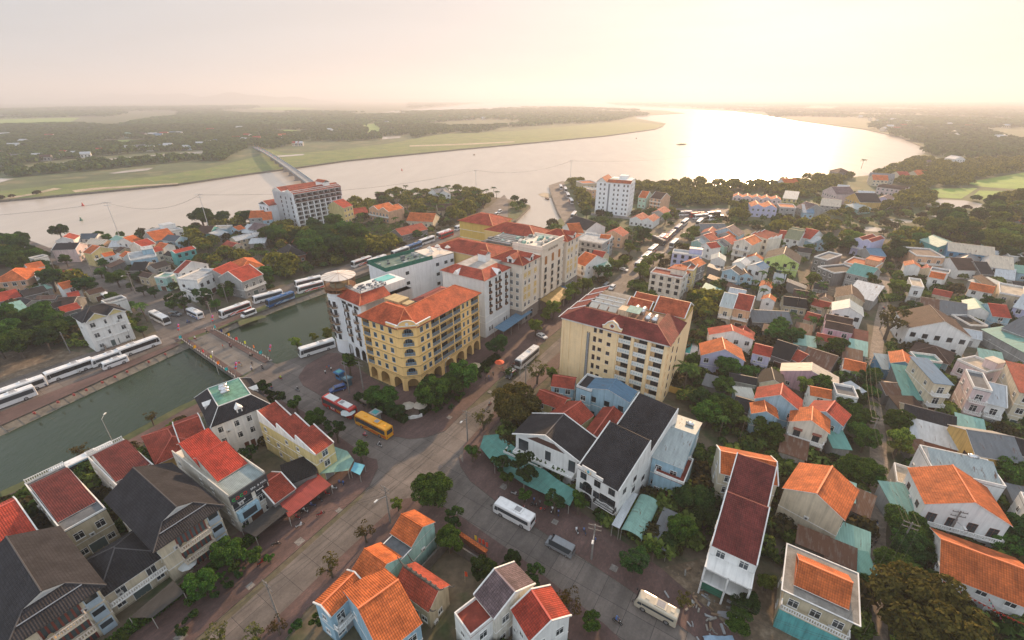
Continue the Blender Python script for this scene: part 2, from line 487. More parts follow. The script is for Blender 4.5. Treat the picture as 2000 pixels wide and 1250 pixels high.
def tank(parent,x,y,z,n=1,rz=0):
 for i in range(n):
  b=MB()
  b.tube((-.8,0,1.0),(.8,0,1.0),.5,n=12);b.tube((-.95,0,1.0),(-.8,0,1.0),.25,.5,n=12);b.tube((.8,0,1.0),(.95,0,1.0),.5,.25,n=12)
  for sx in(-.5,.5):
   for sy in(-.35,.35):b.tube((sx,sy,0),(sx,sy*.8,.7),.04,n=4)
  b.build('water_tank',plain((.55,.56,.57),.25,.8),parent,True,(x+0.3*i,y+1.3*i,z),rz)

# ---------------------------------------------------------------- roofs
def gable_x(mb,w,y0,y1,z,pitch,ov,mi=0,mt=1,trim=True,x0=0):
 """ridge along x between y0..y1"""
 ym=(y0+y1)/2;rh=(y1-y0)/2*pitch;zo=z-ov*pitch
 xa,xb=x0-ov*.6,x0+w+ov*.6
 mb.slab([(xa,y0-ov,zo+.14),(xb,y0-ov,zo+.14),(xb,ym,z+rh+.14),(xa,ym,z+rh+.14)],.13,mi,mt)
 mb.slab([(xa,ym,z+rh+.14),(xb,ym,z+rh+.14),(xb,y1+ov,zo+.14),(xa,y1+ov,zo+.14)],.13,mi,mt)
 mb.box(xa,xb,ym-.13,ym+.13,z+rh+.08,z+rh+.24,2)
 if trim:
  for xx in(xa,xb-.22):
   for s in((y0-ov,ym),(y1+ov,ym)):
    za,zb=zo+.15,z+rh+.15
    mb.add([(xx,s[0],za),(xx+.22,s[0],za),(xx+.22,s[1],zb),(xx,s[1],zb),
      (xx,s[0],za+.16),(xx+.22,s[0],za+.16),(xx+.22,s[1],zb+.16),(xx,s[1],zb+.16)],
                       [(4,5,6,7),(0,4,7,3),(1,2,6,5),(0,1,5,4),(7,6,5,4)][:4],1)
 return rh
def hip(mb,x0,x1,y0,y1,z,pitch,ov,mi=0,me=1):
 w,d=x1-x0,y1-y0
 x0-=ov;x1+=ov;y0-=ov;y1+=ov;z-=ov*pitch*.6
 w,d=x1-x0,y1-y0
 r=min(w,d)/2;rh=r*pitch
 if w>=d:A=(x0+r,(y0+y1)/2,z+rh);B=(x1-r+1e-3,(y0+y1)/2,z+rh)
 else:A=((x0+x1)/2,y0+r,z+rh);B=((x0+x1)/2,y1-r+1e-3,z+rh)
 c=[(x0,y0,z),(x1,y0,z),(x1,y1,z),(x0,y1,z)]
 if w>=d:fs=[[c[0],c[1],B,A],[c[1],c[2],B],[c[2],c[3],A,B],[c[3],c[0],A]]
 else:fs=[[c[0],c[1],A],[c[1],c[2],B,A],[c[2],c[3],B],[c[3],c[0],A,B]]
 for f in fs:mb.poly(f,mi)
 mb.box(x0,x1,y0,y1,z-.14,z-.02,me)
 for p,q in((c[0],A),(c[3],A if w>=d else B),(c[1],B if w>=d else A),(c[2],B),(A,B)):
  mb.tube((p[0],p[1],p[2]+.02),(q[0],q[1],q[2]+.02),.11,n=5,mi=2)
 return rh

def house(x,y,rz,w,d,h,rf,rc,wc,label,op='',name='house',group=None,cat='house',z=0):
 root=thing(name,label,cat,(x,y,z),rz,group)
 far='F' in op
 o={}
 for t in op.split():
  if '=' in t:a,b=t.split('=');o[a]=b
  else:o[t]=True
 pitch=float(o.get('p',.5));fl=int(o.get('f',max(1,round(h/3.3))))
 wm=plaster(WC[wc],.2 if wc in('white','lav','lime')else .35)
 tw=plaster(WHITE,.3)
 rm=roofm(rc)
 cap=plain(tuple(min(1,v*1.5+.03)for v in RC[rc]))if rc not in TINS else plain(RC[rc])
 if 'wcap' in o:cap=plain((.6,.57,.52))
 wall=MB();roof=MB()
 fh=h/fl
 wall.box(0,w,0,d,-.3,h,0)
 if not far:
  for k in range(1,fl):
   wall.box(-.05,w+.05,-.05,d+.05,fh*k-.12,fh*k+.03,1)
  wall.box(-.04,w+.04,-.04,d+.04,-.3,.35,2)
 ov=float(o.get('ov',.35))
 if rf[:2]in('gx','gy'):
  n=int(rf[2:]or 1)
  if rf[1]=='x':
   for i in range(n):
    a,b=d*i/n,d*(i+1)/n
    rh=gable_x(roof,w,a,b,h,pitch,ov if n==1 else .05,0,1,'nt' not in o)
    for xx in(0,w):
     wall.T=Matrix.Translation((xx,0,0));q=[(0,a,h),(0,b,h),(0,(a+b)/2,h+rh)]
     wall.poly(q if xx else q[::-1],0)
    wall.T=None
  else:
   roof.T=Matrix.Rotation(R(90),4,'Z')
   for i in range(n):
    a,b=-w*(i+1)/n,-w*i/n
    rh=gable_x(roof,d,a,b,h,pitch,ov if n==1 else .05,0,1,'nt' not in o)
    for yy in(0,d):
     q=[(-b,yy,h),(-a,yy,h),(-(a+b)/2,yy,h+rh)]
     wall.poly(q if yy==0 else q[::-1],0)
   roof.T=None
 elif rf=='hip':hip(roof,0,w,0,d,h,pitch,ov+.2)
 elif rf=='shed':
  rise=d*pitch*.5
  roof.slab([(-ov,-ov,h+.1),(w+ov,-ov,h+.1),(w+ov,d+ov,h+.1+rise),(-ov,d+ov,h+.1+rise)],.1,0,0)
  wall.xprism([(0,h),(0,h)],0,0)if 0 else None
  wall.poly([(0,d,h),(0,0,h),(0,d,h+rise)],0);wall.poly([(w,0,h),(w,d,h),(w,d,h+rise)],0)
  wall.poly([(w,d,h),(0,d,h),(0,d,h+rise),(w,d,h+rise)],0)
 elif rf.startswith('steps'):
  n=int(rf[5:]or 2)
  for i in range(n):
   a,b=d*i/n,d*(i+1)/n-(.9 if i<n-1 else .3)
   rise=(b-a)*.38;zz=h+.1+i*.25
   roof.slab([(.2,a+(0 if i else-.3),zz),(w-.2,a+(0 if i else-.3),zz),(w-.2,b,zz+rise),(.2,b,zz+rise)],.1,0,1)
   roof.slab([(.2,b,zz+rise),(w-.2,b,zz+rise),(w-.2,b+.8,zz+rise-.5),(.2,b+.8,zz+rise-.5)],.1,0,1)
   wall.box(.22,w-.22,a+.1,b,h-.2,zz-.12,0)
   for xx in(0,w-.2):
    wall.add([(xx,a-.3,h),(xx+.2,a-.3,h),(xx+.2,d*(i+1)/n,h),(xx,d*(i+1)/n,h),
                          (xx,a-.3,zz+.3),(xx+.2,a-.3,zz+.3),(xx+.2,b,zz+rise+.3),(xx,b,zz+rise+.3)],
                         [(0,1,5,4),(4,5,6,7),(1,2,6,5),(3,0,4,7),(2,3,7,6)],1)
 elif rf=='vault':
  n=10;r=w/2
  pts=[(r-r*math.cos(math.pi*i/n),h+r*.5*math.sin(math.pi*i/n))for i in range(n+1)]
  for i in range(n):
   (xa,za),(xb,zb)=pts[i],pts[i+1]
   roof.poly([(xa,-.3,za),(xb,-.3,zb),(xb,d+.3,zb),(xa,d+.3,za)],0)
  wall.poly([(p[0],0,p[1])for p in pts][::-1],0);wall.poly([(p[0],d,p[1])for p in pts],0)
 elif rf in('flat','inset','pshed'):
  ph=float(o.get('ph',.8))if rf!='inset' else .25
  e=0 if rf!='inset' else .7
  roof.box(-e,w+e,-e,d+e,h,h+.15,3)
  for a in((-e-.02,w+e+.02,-e-.02,-e+.18),(-e-.02,w+e+.02,d+e-.18,d+e+.02),(-e-.02,-e+.18,-e+.18,d+e-.18),(w+e-.18,w+e+.02,-e+.18,d+e-.18)):
   roof.box(*a,h+.15,h+ph,1)
  if rf=='inset':gable_roof=gable_x(roof,w*.8,d*.12,d*.88,h+.5,.65,.1,0,1,False,x0=w*.1);roof.box(w*.1,w*.9,d*.14,d*.86,h+.15,h+.6,0)
  if rf=='pshed':
   roof.slab([(.3,d*.06+.2,h+.35),(w-.3,d*.06+.2,h+.35),(w-.3,d*.72,h+.35+d*.2),(.3,d*.72,h+.35+d*.2)],.1,0,1)
   roof.slab([(.3,d*.72,h+.35+d*.2),(w-.3,d*.72,h+.35+d*.2),(w-.3,d*.9,h+.4),(.3,d*.9,h+.4)],.1,0,1)
   for xx in(.3,w-.3):roof.poly([(xx,d*.06+.2,h+.1),(xx,d*.9,h+.1),(xx,d*.72,h+.3+d*.2)],1)
  if 'hut' in o:
   hx,hy=w*.55,d*.5
   b=MB();b.box(hx,w-.3,hy,d-.3,h+.15,h+2.6,0);b.box(hx-.2,w-.1,hy-.2,d-.1,h+2.6,h+2.75,1)
   b.build('stair_hut',[wm,roofm(rc)if rc in RC else tw],root)
 wmats=[wm,tw,plaster(tuple(v*.7 for v in WC[wc]),.5)]
 wall.build('wall',wmats,root)
 roof.build('roof',[rm,tw,cap,concrete(RC[rc]if rf=='flat' else(.3,.28,.25))],root)
 if not far and rf not in('vault',)and h>4.5:
  for k_ in range(1+int(abs(x*3+y))%3):      # air conditioners on the walls
   sd_=(0,1,3)[(k_+int(abs(x)))%3];L_=w if sd_==0 else d;px,py,a_=face(w,d,sd_,L_*(.22+.27*k_));b=MB();b.box(-.42,.42,-.36,-.04,0,.6,0);b.tube((0,-.36,.3),(0,-.38,.3),.22,n=8,mi=1)
   b.build('air_conditioner',[plain((.55,.55,.53)),plain((.1,.1,.1))],root,loc=(px,py,fh*(fl-1)+.3),rz=a_)
 # openings
 st=o.get('s','w')
 if 'nowin' not in o:
  sides=o.get('sides','0123')if not far else '0'
  for k in map(int,sides):
   L=w if k%2==0 else d
   n=max(1,int(L/(3.0 if k%2==0 else 4.2)))
   for f_ in range(fl):
    if k==0 and f_==0 and not far:
     dw=min(2.4,w*.4);px,py,a=face(w,d,0,w*.5)
     link('door',door_mesh(round(dw,1),2.3,[(.12,.05,.03),(.08,.12,.12),(.3,.3,.3)][int(abs(x)*7)%3]),root,(px,py,0.02),a)
     if w>6:
      for s_ in(w*.17,w*.83):
       px,py,a=face(w,d,0,s_);link('window',win_mesh(1.1,1.2,st),root,(px,py,1.0),a)
     continue
    if far and(f_>2):continue
    for i in range(n):
     if k in(1,3)and(i+f_+int(abs(y)))%3==0 and n>1:continue
     s_=L*(i+.5)/n
     px,py,a=face(w,d,k,s_)
     ww=1.3 if k==0 else(.9 if st=='w' else 1.1);hh=1.5 if k==0 else 1.1
     if k==0 and('b' in o or 'B' in o)and f_>0:hh=2.1;zz=fh*f_+.1
     else:zz=fh*f_+.95
     ww=min(ww,L/n*.6)
     link('window',win_mesh(round(ww,1),min(hh,fh-1.1 if hh<2 else 2.1),st),root,(px,py,zz),a)
 if 'b' in o or 'B' in o:
  for f_ in range(1,fl):
   balcony(root,(0.1,0,0),w-.2,1.2,fh*f_,WC[wc]if 'B' in o else WHITE,metal='m' in o)
 if 'aw' in o:
  b=MB();ad=float(o.get('ad',3))
  b.slab([(-.3,-ad,2.6),(w+.3,-ad,2.6),(w+.3,0,3.2),(-.3,0,3.2)],.06,0)
  for xx in(0,w/2,w):b.tube((xx,-ad+.15,-.1),(xx,-ad+.15,2.6),.05,n=5,mi=1)
  b.build('awning',[tin(RC[o['aw']],.9 if o['aw']=='rust' else 0),plain((.3,.3,.3))],root)
 if 'tank' in o:tank(root,w*.7,d*.75,h+(1.0 if rf!='flat' else .15),1 if o['tank']is True else int(o['tank']))
 return root

def canopy(x,y,rz,w,d,h,rc,label,name='canopy',cat='canopy',kind='shed',group=None,slope=.5):
 root=thing(name,label,cat,(x,y,0),rz,group)
 b=MB()
 if kind=='vault':
  n=10;r=w/2
  pts=[(r-r*math.cos(math.pi*i/n),h+r*.45*math.sin(math.pi*i/n))for i in range(n+1)]
  for i in range(n):
   (xa,za),(xb,zb)=pts[i],pts[i+1]
   b.slab([(xa,0,za),(xb,0,zb),(xb,d,zb),(xa,d,za)],.05)
 elif kind=='gable':
  gable_x(b,w,0,d,h,.35,.3,0,0,False)
 else:
  b.slab([(0,0,h),(w,0,h),(w,d,h+slope),(0,d,h+slope)],.07)
 m=roofm(rc)
 b.build('roof',[m,m,m],root)
 nx=max(1,round(w/4.5))
 for i in range(nx+1):
  for yy in(.15,d-.15):
   c=MB();xx=.12+(w-.24)*i/nx;c.tube((0,0,-.1),(0,0,h-.05),.06,n=5)
   c.build('post',plain((.3,.28,.26)),root,loc=(xx,yy,0))
 return root

# ---------------------------------------------------------------- vehicles (length along +x = front)
def loft(mb,secs,mi=0,cap=True):
 """secs: list of rings (same length)"""
 n=len(secs[0]);vs=[p for s in secs for p in s]
 fs=[(i*n+j,i*n+(j+1)%n,(i+1)*n+(j+1)%n,(i+1)*n+j)for i in range(len(secs)-1)for j in range(n)]
 if cap:fs+=[tuple(range(n-1,-1,-1)),tuple(range((len(secs)-1)*n,len(secs)*n))]
 mb.add(vs,fs,mi)
def carpaint(col,rough=.25):
 k=('car',col)
 if k not in _m:
  m,nt,p=base('car_paint',rough);p.inputs['Coat Weight'].default_value=.4
  nt.links.new(mul(nt,vary(nt,col,.03),noise(nt,objv(nt),1.2,4,.86,1.04)),p.inputs['Base Color'])
  _m[k]=m
 return _m[k]
def wheel(parent,x,y,r=.5,wd=.28):
 b=MB();b.tube((0,-wd/2,0),(0,wd/2,0),r,n=16,mi=0)
 s=1 if y>0 else-1
 b.tube((0,s*wd/2,0),(0,s*(wd/2+.02),0),r*.6,r*.5,n=12,mi=1)
 b.build('wheel',[plain((.02,.02,.02),.8),plain((.4,.4,.42),.3,.7)],parent,loc=(x,y,r))
def make_coach(L,col,stripe=None,name='coach',H=3.45,Wd=2.5,roofc=(.7,.7,.7)):
 root=thing(name,'coach','bus')
 h=Wd/2
 def ring(x,zb,zt,hw,rad=.28):
  return[(x,-hw,zb),(x,-hw,zt-rad),(x,-hw+rad*.35,zt-rad*.3),(x,-hw+rad*1.2,zt),(x,hw-rad*1.2,zt),(x,hw-rad*.35,zt-rad*.3),(x,hw,zt-rad),(x,hw,zb)][::-1]
 b=MB()
 loft(b,[ring(0,.45,H-.25,h-.12),ring(.12,.35,H-.05,h),ring(L-1.0,.35,H,h),ring(L-.45,.33,H-.12,h-.02),ring(L-.12,.35,H-.75,h-.06),ring(L,.45,1.35,h-.12)],0)
 if stripe:
  for s in(-1,1):
   y=s*(h+.004)
   q=[(L*.02,y,.5),(L*.62,y,.5),(L*.42,y,1.35),(L*.2,y,1.05),(L*.02,y,1.35)]
   b.poly(q if s<0 else q[::-1],1)
   q=[(L*.5,y,1.3),(L*.75,y,.45),(L*.83,y,.45),(L*.62,y,1.35)]
   b.poly(q if s<0 else q[::-1],1)
   q=[(L*.06,y,H-.55),(L*.9,y,H-.55),(L*.9,y,H-.35),(L*.06,y,H-.35)]
   b.poly(q if s<0 else q[::-1],1)
 b.build('body',[carpaint(col),carpaint(stripe or col)],root)
 for s in(-1,1):
  g=MB();y0,y1=sorted((s*h,s*(h+.012)))
  zb,zt=1.55,H-.62
  g.box(.5,L-1.25,y0,y1,zb,zt,0)
  n=int(L/1.6)
  for i in range(1,n):g.box(.5+(L-1.75)*i/n-.03,.5+(L-1.75)*i/n+.03,*sorted((s*h,s*(h+.02))),zb,zt,1)
  g.add([(L-1.2,s*(h+.01),1.35),(L-.42,s*(h-.02+.02),1.35),(L-.62,s*(h+.008),zt-.05),(L-1.2,s*(h+.01),zt)],[(0,1,2,3)if s<0 else(3,2,1,0)],0)
  g.build('side_window',[glass(),plain((.02,.02,.02))],root)
 g=MB();hw=h-.14
 g.poly([(L+.012,-hw,1.3),(L+.012,hw,1.3),(L-.095,h-.1,H-.72),(L-.095,-h+.1,H-.72)],0)
 g.poly([(L-.095,-h+.1,H-.72),(L-.095,h-.1,H-.72),(L-.35,h-.3,H-.24),(L-.35,-h+.3,H-.24)],0)
 g.build('windscreen',glass((.02,.025,.03)),root)
 g=MB();g.poly([(-.012,h-.3,1.6),(-.012,-h+.3,1.6),(-.005,-h+.35,H-.6),(-.005,h-.35,H-.6)],0);g.build('rear_window',glass(),root)
 a=MB();a.box(L*.28,L*.28+1.9,-.75,.75,H-.03,H+.2,0);a.box(L*.28+.3,L*.28+1.6,-.55,.55,H+.2,H+.24,1)
 a.build('air_conditioner',[plain(roofc),plain((.25,.25,.26))],root)
 a=MB();a.box(L*.68,L*.68+.7,-.35,.35,H-.02,H+.09,0);a.box(L*.1,L*.1+.6,-.3,.3,H-.08,H+.06,0);a.build('roof_hatch',plain(roofc),root)
 for s in(-1,1):
  q=MB();q.box(L-.06,L+.03,s*(h-.42)-.2,s*(h-.42)+.2,.72,.95,0);q.build('headlight',plain((.7,.7,.65),.1),root)
  q=MB();q.box(-.02,.1,s*(h-.25)-.1,s*(h-.25)+.1,.8,1.3,0);q.build('tail_light',plain((.4,.02,.02),.3),root)
  q=MB();q.tube((L-.3,s*(h-.05),H-.7),(L+.25,s*(h+.15),H-.8),.03,n=5);q.box(L+.15,L+.3,s*(h+.15)-.1,s*(h+.15)+.1,H-1.25,H-.78,0);q.build('mirror',plain((.03,.03,.03)),root)
 for xx in(L*.22,L*.78):
  for s in(-1,1):wheel(root,xx,s*(h-.12),.5)
 return root
def make_car(kind,col,name):
 root=thing(name,'car','car');
 L,Wd,H={'sedan':(4.5,1.75,1.45),'suv':(4.7,1.85,1.78),'van':(5.6,2.0,2.35)}[kind]
 h=Wd/2
 prof={'sedan':[(0,.45),(0,.9),(.5,.98),(1.15,H),(2.7,H),(3.45,.98),(4.35,.82),(4.5,.45)],
   'suv':[(0,.5),(0,1.05),(.25,H),(3.0,H),(3.7,1.1),(4.6,.95),(4.7,.5)],
   'van':[(0,.4),(0,H-.15),(.2,H),(4.2,H),(4.95,1.25),(5.5,1.05),(5.6,.4)]}[kind]
 b=MB();n=len(prof)
 zm=.98 if kind=='sedan' else 1.1
 def hw(z):return h if z<=zm+.02 else h-(z-zm)*.22
 vs=[(x,-hw(z),z)for x,z in prof]+[(x,hw(z),z)for x,z in prof]
 b.add(vs,[(i+1,i,n+i,n+i+1)for i in range(n-1)]+[tuple(range(n)),tuple(range(2*n-1,n-1,-1)),(0,n-1,2*n-1,n)],0)
 b.build('body',carpaint(col),root)
 top=[p for p in prof if p[1]>zm+.1]
 xr,xf=top[0][0],top[-1][0]
 bx0=.45 if kind=='sedan' else .05 if kind=='suv' else .3
 bx1={'sedan':3.35,'suv':3.6,'van':4.9}[kind]
 for s in(-1,1):
  g=MB();y0=s*(hw(zm+.05)+.01);y1=s*(hw(H-.12)+.01)
  q=[(bx0+.25,y0,zm+.05),(bx1-.1,y0,zm+.05),(xf-.08,y1,H-.12),(xr+.12,y1,H-.12)]
  g.poly(q if s<0 else q[::-1],0);g.build('side_window',glass(),root)
  q=MB();q.box(L-.12,L-.0,s*(h-.3)-.15,s*(h-.3)+.15,.6,.75);q.build('headlight',plain((.7,.7,.68),.1),root)
 def fb(xa,za,xb,zb,off,nm):
  g=MB();ya,yb=hw(za)-.08,hw(zb)-.1
  q=[(xa+off,-ya,za),(xa+off,ya,za),(xb+off,yb,zb),(xb+off,-yb,zb)]
  g.poly(q if off>0 else q[::-1],0);g.build(nm,glass(),root)
 if kind=='sedan':fb(3.4,1.0,2.78,H-.05,.02,'windscreen');fb(.56,1.02,1.1,H-.06,-.02,'rear_window')
 elif kind=='suv':fb(3.66,1.15,3.08,H-.06,.02,'windscreen');fb(.02,1.1,.22,H-.1,-.02,'rear_window')
 else:fb(4.9,1.32,4.28,H-.06,.02,'windscreen');fb(0,1.25,0.03,H-.4,-.02,'rear_window')
 for xx in(L*.19,L*.8):
  for s in(-1,1):wheel(root,xx,s*(h-.08),.33,.2)
 return root
def make_motorbike(col):
 root=thing('motorbike','motorbike','motorbike')
 b=MB()
 b.add([(-.75,-.12,.75),(-.1,-.14,.72),(-.1,.14,.72),(-.75,.12,.75),(-.8,-.08,.55),(0,-.12,.4),(0,.12,.4),(-.8,.08,.55)],[(0,1,2,3),(0,4,5,1),(3,2,6,7),(4,7,6,5),(0,3,7,4),(1,5,6,2)],0)
 b.add([(-.1,-.1,.35),(.35,-.16,.3),(.35,.16,.3),(-.1,.1,.35),(.3,-.2,.95),(.45,-.2,1.0),(.45,.2,1.0),(.3,.2,.95)],[(0,3,2,1),(0,1,5,4),(3,7,6,2),(1,2,6,5),(4,5,6,7),(0,4,7,3)],0)
 b.build('body',carpaint(col),root)
 s=MB();s.box(-.7,-.05,-.13,.13,.75,.83);s.build('seat',plain((.02,.02,.02),.6),root)
 s=MB();s.tube((.38,-.33,1.04),(.38,.33,1.04),.025,n=5);s.tube((.38,0,1.0),(.62,0,.3),.035,n=5);s.build('handlebar',plain((.08,.08,.08),.4),root)
 for xx in(-.62,.62):
  w=MB();n=12
  for i in range(n):
   t0,t1=2*math.pi*i/n,2*math.pi*(i+1)/n
   w.tube((.25*math.cos(t0),0,.25*math.sin(t0)),(.25*math.cos(t1),0,.25*math.sin(t1)),.055,n=5)
  for i in range(4):
   t0=math.pi*i/4;w.tube((.24*math.cos(t0),0,.24*math.sin(t0)),(-.24*math.cos(t0),0,-.24*math.sin(t0)),.012,n=3,mi=1)
  w.build('wheel',[plain((.02,.02,.02),.8),plain((.5,.5,.5),.3,.7)],root,loc=(xx,0,.3))
 s=MB();s.box(.44,.5,-.08,.08,.78,.9);s.build('headlight',plain((.7,.7,.68),.1),root)
 return root
def make_person(shirt,trousers,seated,hat=None):
 """one continuous skinned body; clothing colours by height, hair cap as child"""
 me=bpy.data.meshes.new('person')
 if seated:
  J=[(-.35,0,.9),(-.3,0,1.15),(-.27,0,1.36),(-.24,0,1.48),(-.22,0,1.62),
             (-.27,.17,1.36),(-.05,.24,1.16),(.3,.26,1.08),(-.27,-.17,1.36),(-.05,-.24,1.16),(.3,-.26,1.08),
             (-.3,.1,.88),(.12,.17,.82),(.05,.15,.36),(.2,.15,.3),(-.3,-.1,.88),(.12,-.17,.82),(.05,-.15,.36),(.2,-.15,.3)]
 else:
  J=[(0,0,.92),(.01,0,1.15),(0,0,1.38),(.01,0,1.5),(.02,0,1.63),
             (0,.18,1.38),(.02,.24,1.1),(.1,.24,.85),(0,-.18,1.38),(-.02,-.24,1.1),(.06,-.25,.85),
             (0,.09,.88),(.06,.1,.5),(.0,.1,.09),(.14,.11,.04),(0,-.09,.88),(-.03,-.1,.5),(-.12,-.1,.09),(.02,-.11,.04)]
 E=[(0,1),(1,2),(2,3),(3,4),(2,5),(5,6),(6,7),(2,8),(8,9),(9,10),(0,11),(11,12),(12,13),(13,14),(0,15),(15,16),(16,17),(17,18)]
 Rr=[.15,.14,.16,.055,.105,.07,.05,.035,.07,.05,.035,.1,.075,.05,.04,.1,.075,.05,.04]
 me.from_pydata(J,E,[]);o=bpy.data.objects.new('person',me);COL.objects.link(o)
 sk=o.modifiers.new('s','SKIN');ss=o.modifiers.new('u','SUBSURF');ss.levels=1;ss.render_levels=1
 sv=me.skin_vertices[0].data
 for i,r in enumerate(Rr):sv[i].radius=(r,r)
 sv[0].use_root=True
 bpy.context.view_layer.update()
 nm=bpy.data.meshes.new_from_object(o.evaluated_get(bpy.context.evaluated_depsgraph_get()))
 o.modifiers.clear();o.data=nm
 nm.materials.clear()
 for m in(plain(shirt,.9),plain(trousers,.9),plain((.42,.25,.17),.6)):nm.materials.append(m)
 for p in nm.polygons:
  c=p.center;z=c.z
  arm=abs(c.y)>.2 and(c.x>.1 if seated else z<1.05)
  p.material_index=2 if(z>1.46 or(arm and(z>.95 if seated else z>.78 and z<1.05)))else(1 if z<.93 and not(seated and z>.95)else 0)
  p.use_smooth=True
 hc=J[4]
 b=MB()
 n=8
 if hat=='cone':
  b.cyl(hc[0],hc[1],hc[2]+.02,hc[2]+.2,.24,.02,12)
  b.build('conical_hat',plain((.5,.4,.22),.8),o)
 elif hat:
  b.cyl(hc[0],hc[1],hc[2]-.02,hc[2]+.07,.125,.115,10);b.cyl(hc[0],hc[1],hc[2]+.07,hc[2]+.13,.115,.06,10)
  b.build('helmet',plain(hat,.3),o)
 else:
  b.cyl(hc[0]-.02,hc[1],hc[2]-.04,hc[2]+.07,.112,.105,10);b.cyl(hc[0]-.02,hc[1],hc[2]+.07,hc[2]+.115,.105,.05,10)
  b.build('hair',plain((.02,.015,.012),.7),o)
 return o

# ---------------------------------------------------------------- trees
LEAF={
 'green':foliage((.018,.046,.012),(.10,.19,.032)),
 'dark':foliage((.012,.032,.012),(.060,.115,.030)),
 'light':foliage((.055,.090,.018),(.21,.26,.045)),
 'brown':foliage((.042,.042,.014),(.14,.11,.03)),
 'olive':foliage((.040,.050,.016),(.15,.15,.040)),
 'palm':foliage((.026,.055,.016),(.12,.18,.04)),
}
def crown_mesh(R_,H_,nleaf,leaf,seed,clumps,mat_,flat=.75,gap=.0):
 """leaf quads on clump shells through the crown volume"""
 g=np.random.default_rng(seed)
 th=g.uniform(0,2*np.pi,clumps);rr=np.sqrt(g.uniform(0,1,clumps))*(R_*.78)
 zz=g.uniform(-1,1,clumps)*H_*.38*np.sqrt(np.clip(1-(rr/R_)**2,.1,1))
 cc=np.stack([rr*np.cos(th),rr*np.sin(th),zz+H_*.5],1)
 cr=g.uniform(.24,.46,clumps)*R_*.8
 k=g.integers(0,clumps,nleaf)
 d=g.normal(size=(nleaf,3));d/=np.linalg.norm(d,axis=1,keepdims=True)
 d[:,2]=np.where(g.uniform(size=nleaf)<.7,np.abs(d[:,2]),d[:,2])
 P=cc[k]+d*(cr[k]*g.uniform(.72,1.08,nleaf))[:,None]*np.array([1,1,flat])
 nrm=d+g.normal(size=(nleaf,3))*.55;nrm/=np.linalg.norm(nrm,axis=1,keepdims=True)
 a=np.cross(nrm,g.normal(size=(nleaf,3)));a/=np.linalg.norm(a,axis=1,keepdims=True);b=np.cross(nrm,a)
 s=(leaf*g.uniform(.6,1.35,nleaf))[:,None]
 V=np.stack([P-a*s-b*s*.55,P+a*s*.9-b*s*.5,P+a*s+b*s*.6,P-a*s*.8+b*s*.55],1).reshape(-1,3)
 me=bpy.data.meshes.new('crown')
 me.vertices.add(len(V));me.vertices.foreach_set('co',V.astype('f').ravel())
 nq=nleaf;me.loops.add(nq*4);me.loops.foreach_set('vertex_index',np.arange(nq*4,dtype='i'))
 me.polygons.add(nq);me.polygons.foreach_set('loop_start',np.arange(0,nq*4,4,dtype='i'))
 me.update(calc_edges=True)
 me.materials.append(mat_)
 return me,cc,cr
BARK=plain((.10,.075,.055),.95,0,'bark')
def make_tree(R_,H_,trunk,kind,seed,nleaf,leaf,clumps,name='leafy_tree'):
 root=thing(name,'tree','tree')
 me,cc,cr=crown_mesh(R_,H_,nleaf,leaf,seed,clumps,LEAF[kind])
 link('crown',me,root,(0,0,trunk))
 b=MB();r=R_*.055+.06
 b.tube((0,0,-.2),(.05,.03,trunk+H_*.1),r*1.3,r,8)
 for i in range(min(7,len(cc))):
  c=cc[i];mid=(c[0]*.4,c[1]*.4,trunk+c[2]*.5+.1)
  b.tube((.05,.03,trunk*.85),mid,r*.6,r*.4,5);b.tube(mid,(c[0],c[1],trunk+c[2]),r*.4,r*.12,5)
 b.build('trunk',BARK,root)
 return root
def frond(mb,base_,ang,L,droop,w,mi=0,n=7):
 """arching frond of paired drooping leaflets"""
 bx,by,bz=base_;ca,sa=math.cos(ang),math.sin(ang)
 P=[]
 for i in range(n+1):
  t=i/n;r=L*(t-.12*t*t);z=L*(.45*t-droop*t*t)
  P.append((bx+ca*r,by+sa*r,bz+z))
 for i in range(n):
  (x0,y0,z0),(x1,y1,z1)=P[i],P[i+1]
  t=(i+.5)/n;ww=w*math.sin(math.pi*min(.96,t*.85+.12));g=.72
  for s in(-1,1):
   ox,oy=-sa*s*ww,ca*s*ww
   xm,ym,zm=x0+(x1-x0)*g,y0+(y1-y0)*g,z0+(z1-z0)*g
   mb.poly([(x0,y0,z0),(xm,ym,zm),(xm+ox+ca*.15*L/n,ym+oy+sa*.15*L/n,zm-ww*.5),(x0+ox*.9,y0+oy*.9,z0-ww*.45)][::s],mi)
  mb.tube(P[i],P[i+1],.03,n=3,mi=mi)
def make_palm(trunk,L,nf,seed,name='palm_tree',w=.55,r=.16):
 root=thing(name,'palm','palm tree');q=random.Random(seed)
 b=MB()
 for i in range(nf):
  frond(b,(0,0,0),2*math.pi*i/nf+q.uniform(-.2,.2),L*q.uniform(.8,1.1),q.uniform(.35,1.0),w)
 lx,ly=q.uniform(-.4,.4),q.uniform(-.4,.4)
 b.build('crown',LEAF['palm'],root,loc=(lx,ly,trunk))
 t=MB();n=5
 for i in range(n):t.tube((lx*(i/n)**2,ly*(i/n)**2,trunk*i/n-.1),(lx*((i+1)/n)**2,ly*((i+1)/n)**2,trunk*(i+1)/n),r*(1.2-.5*i/n),r*(1.2-.5*(i+1)/n),7)
 t.build('trunk',BARK,root)
 return root
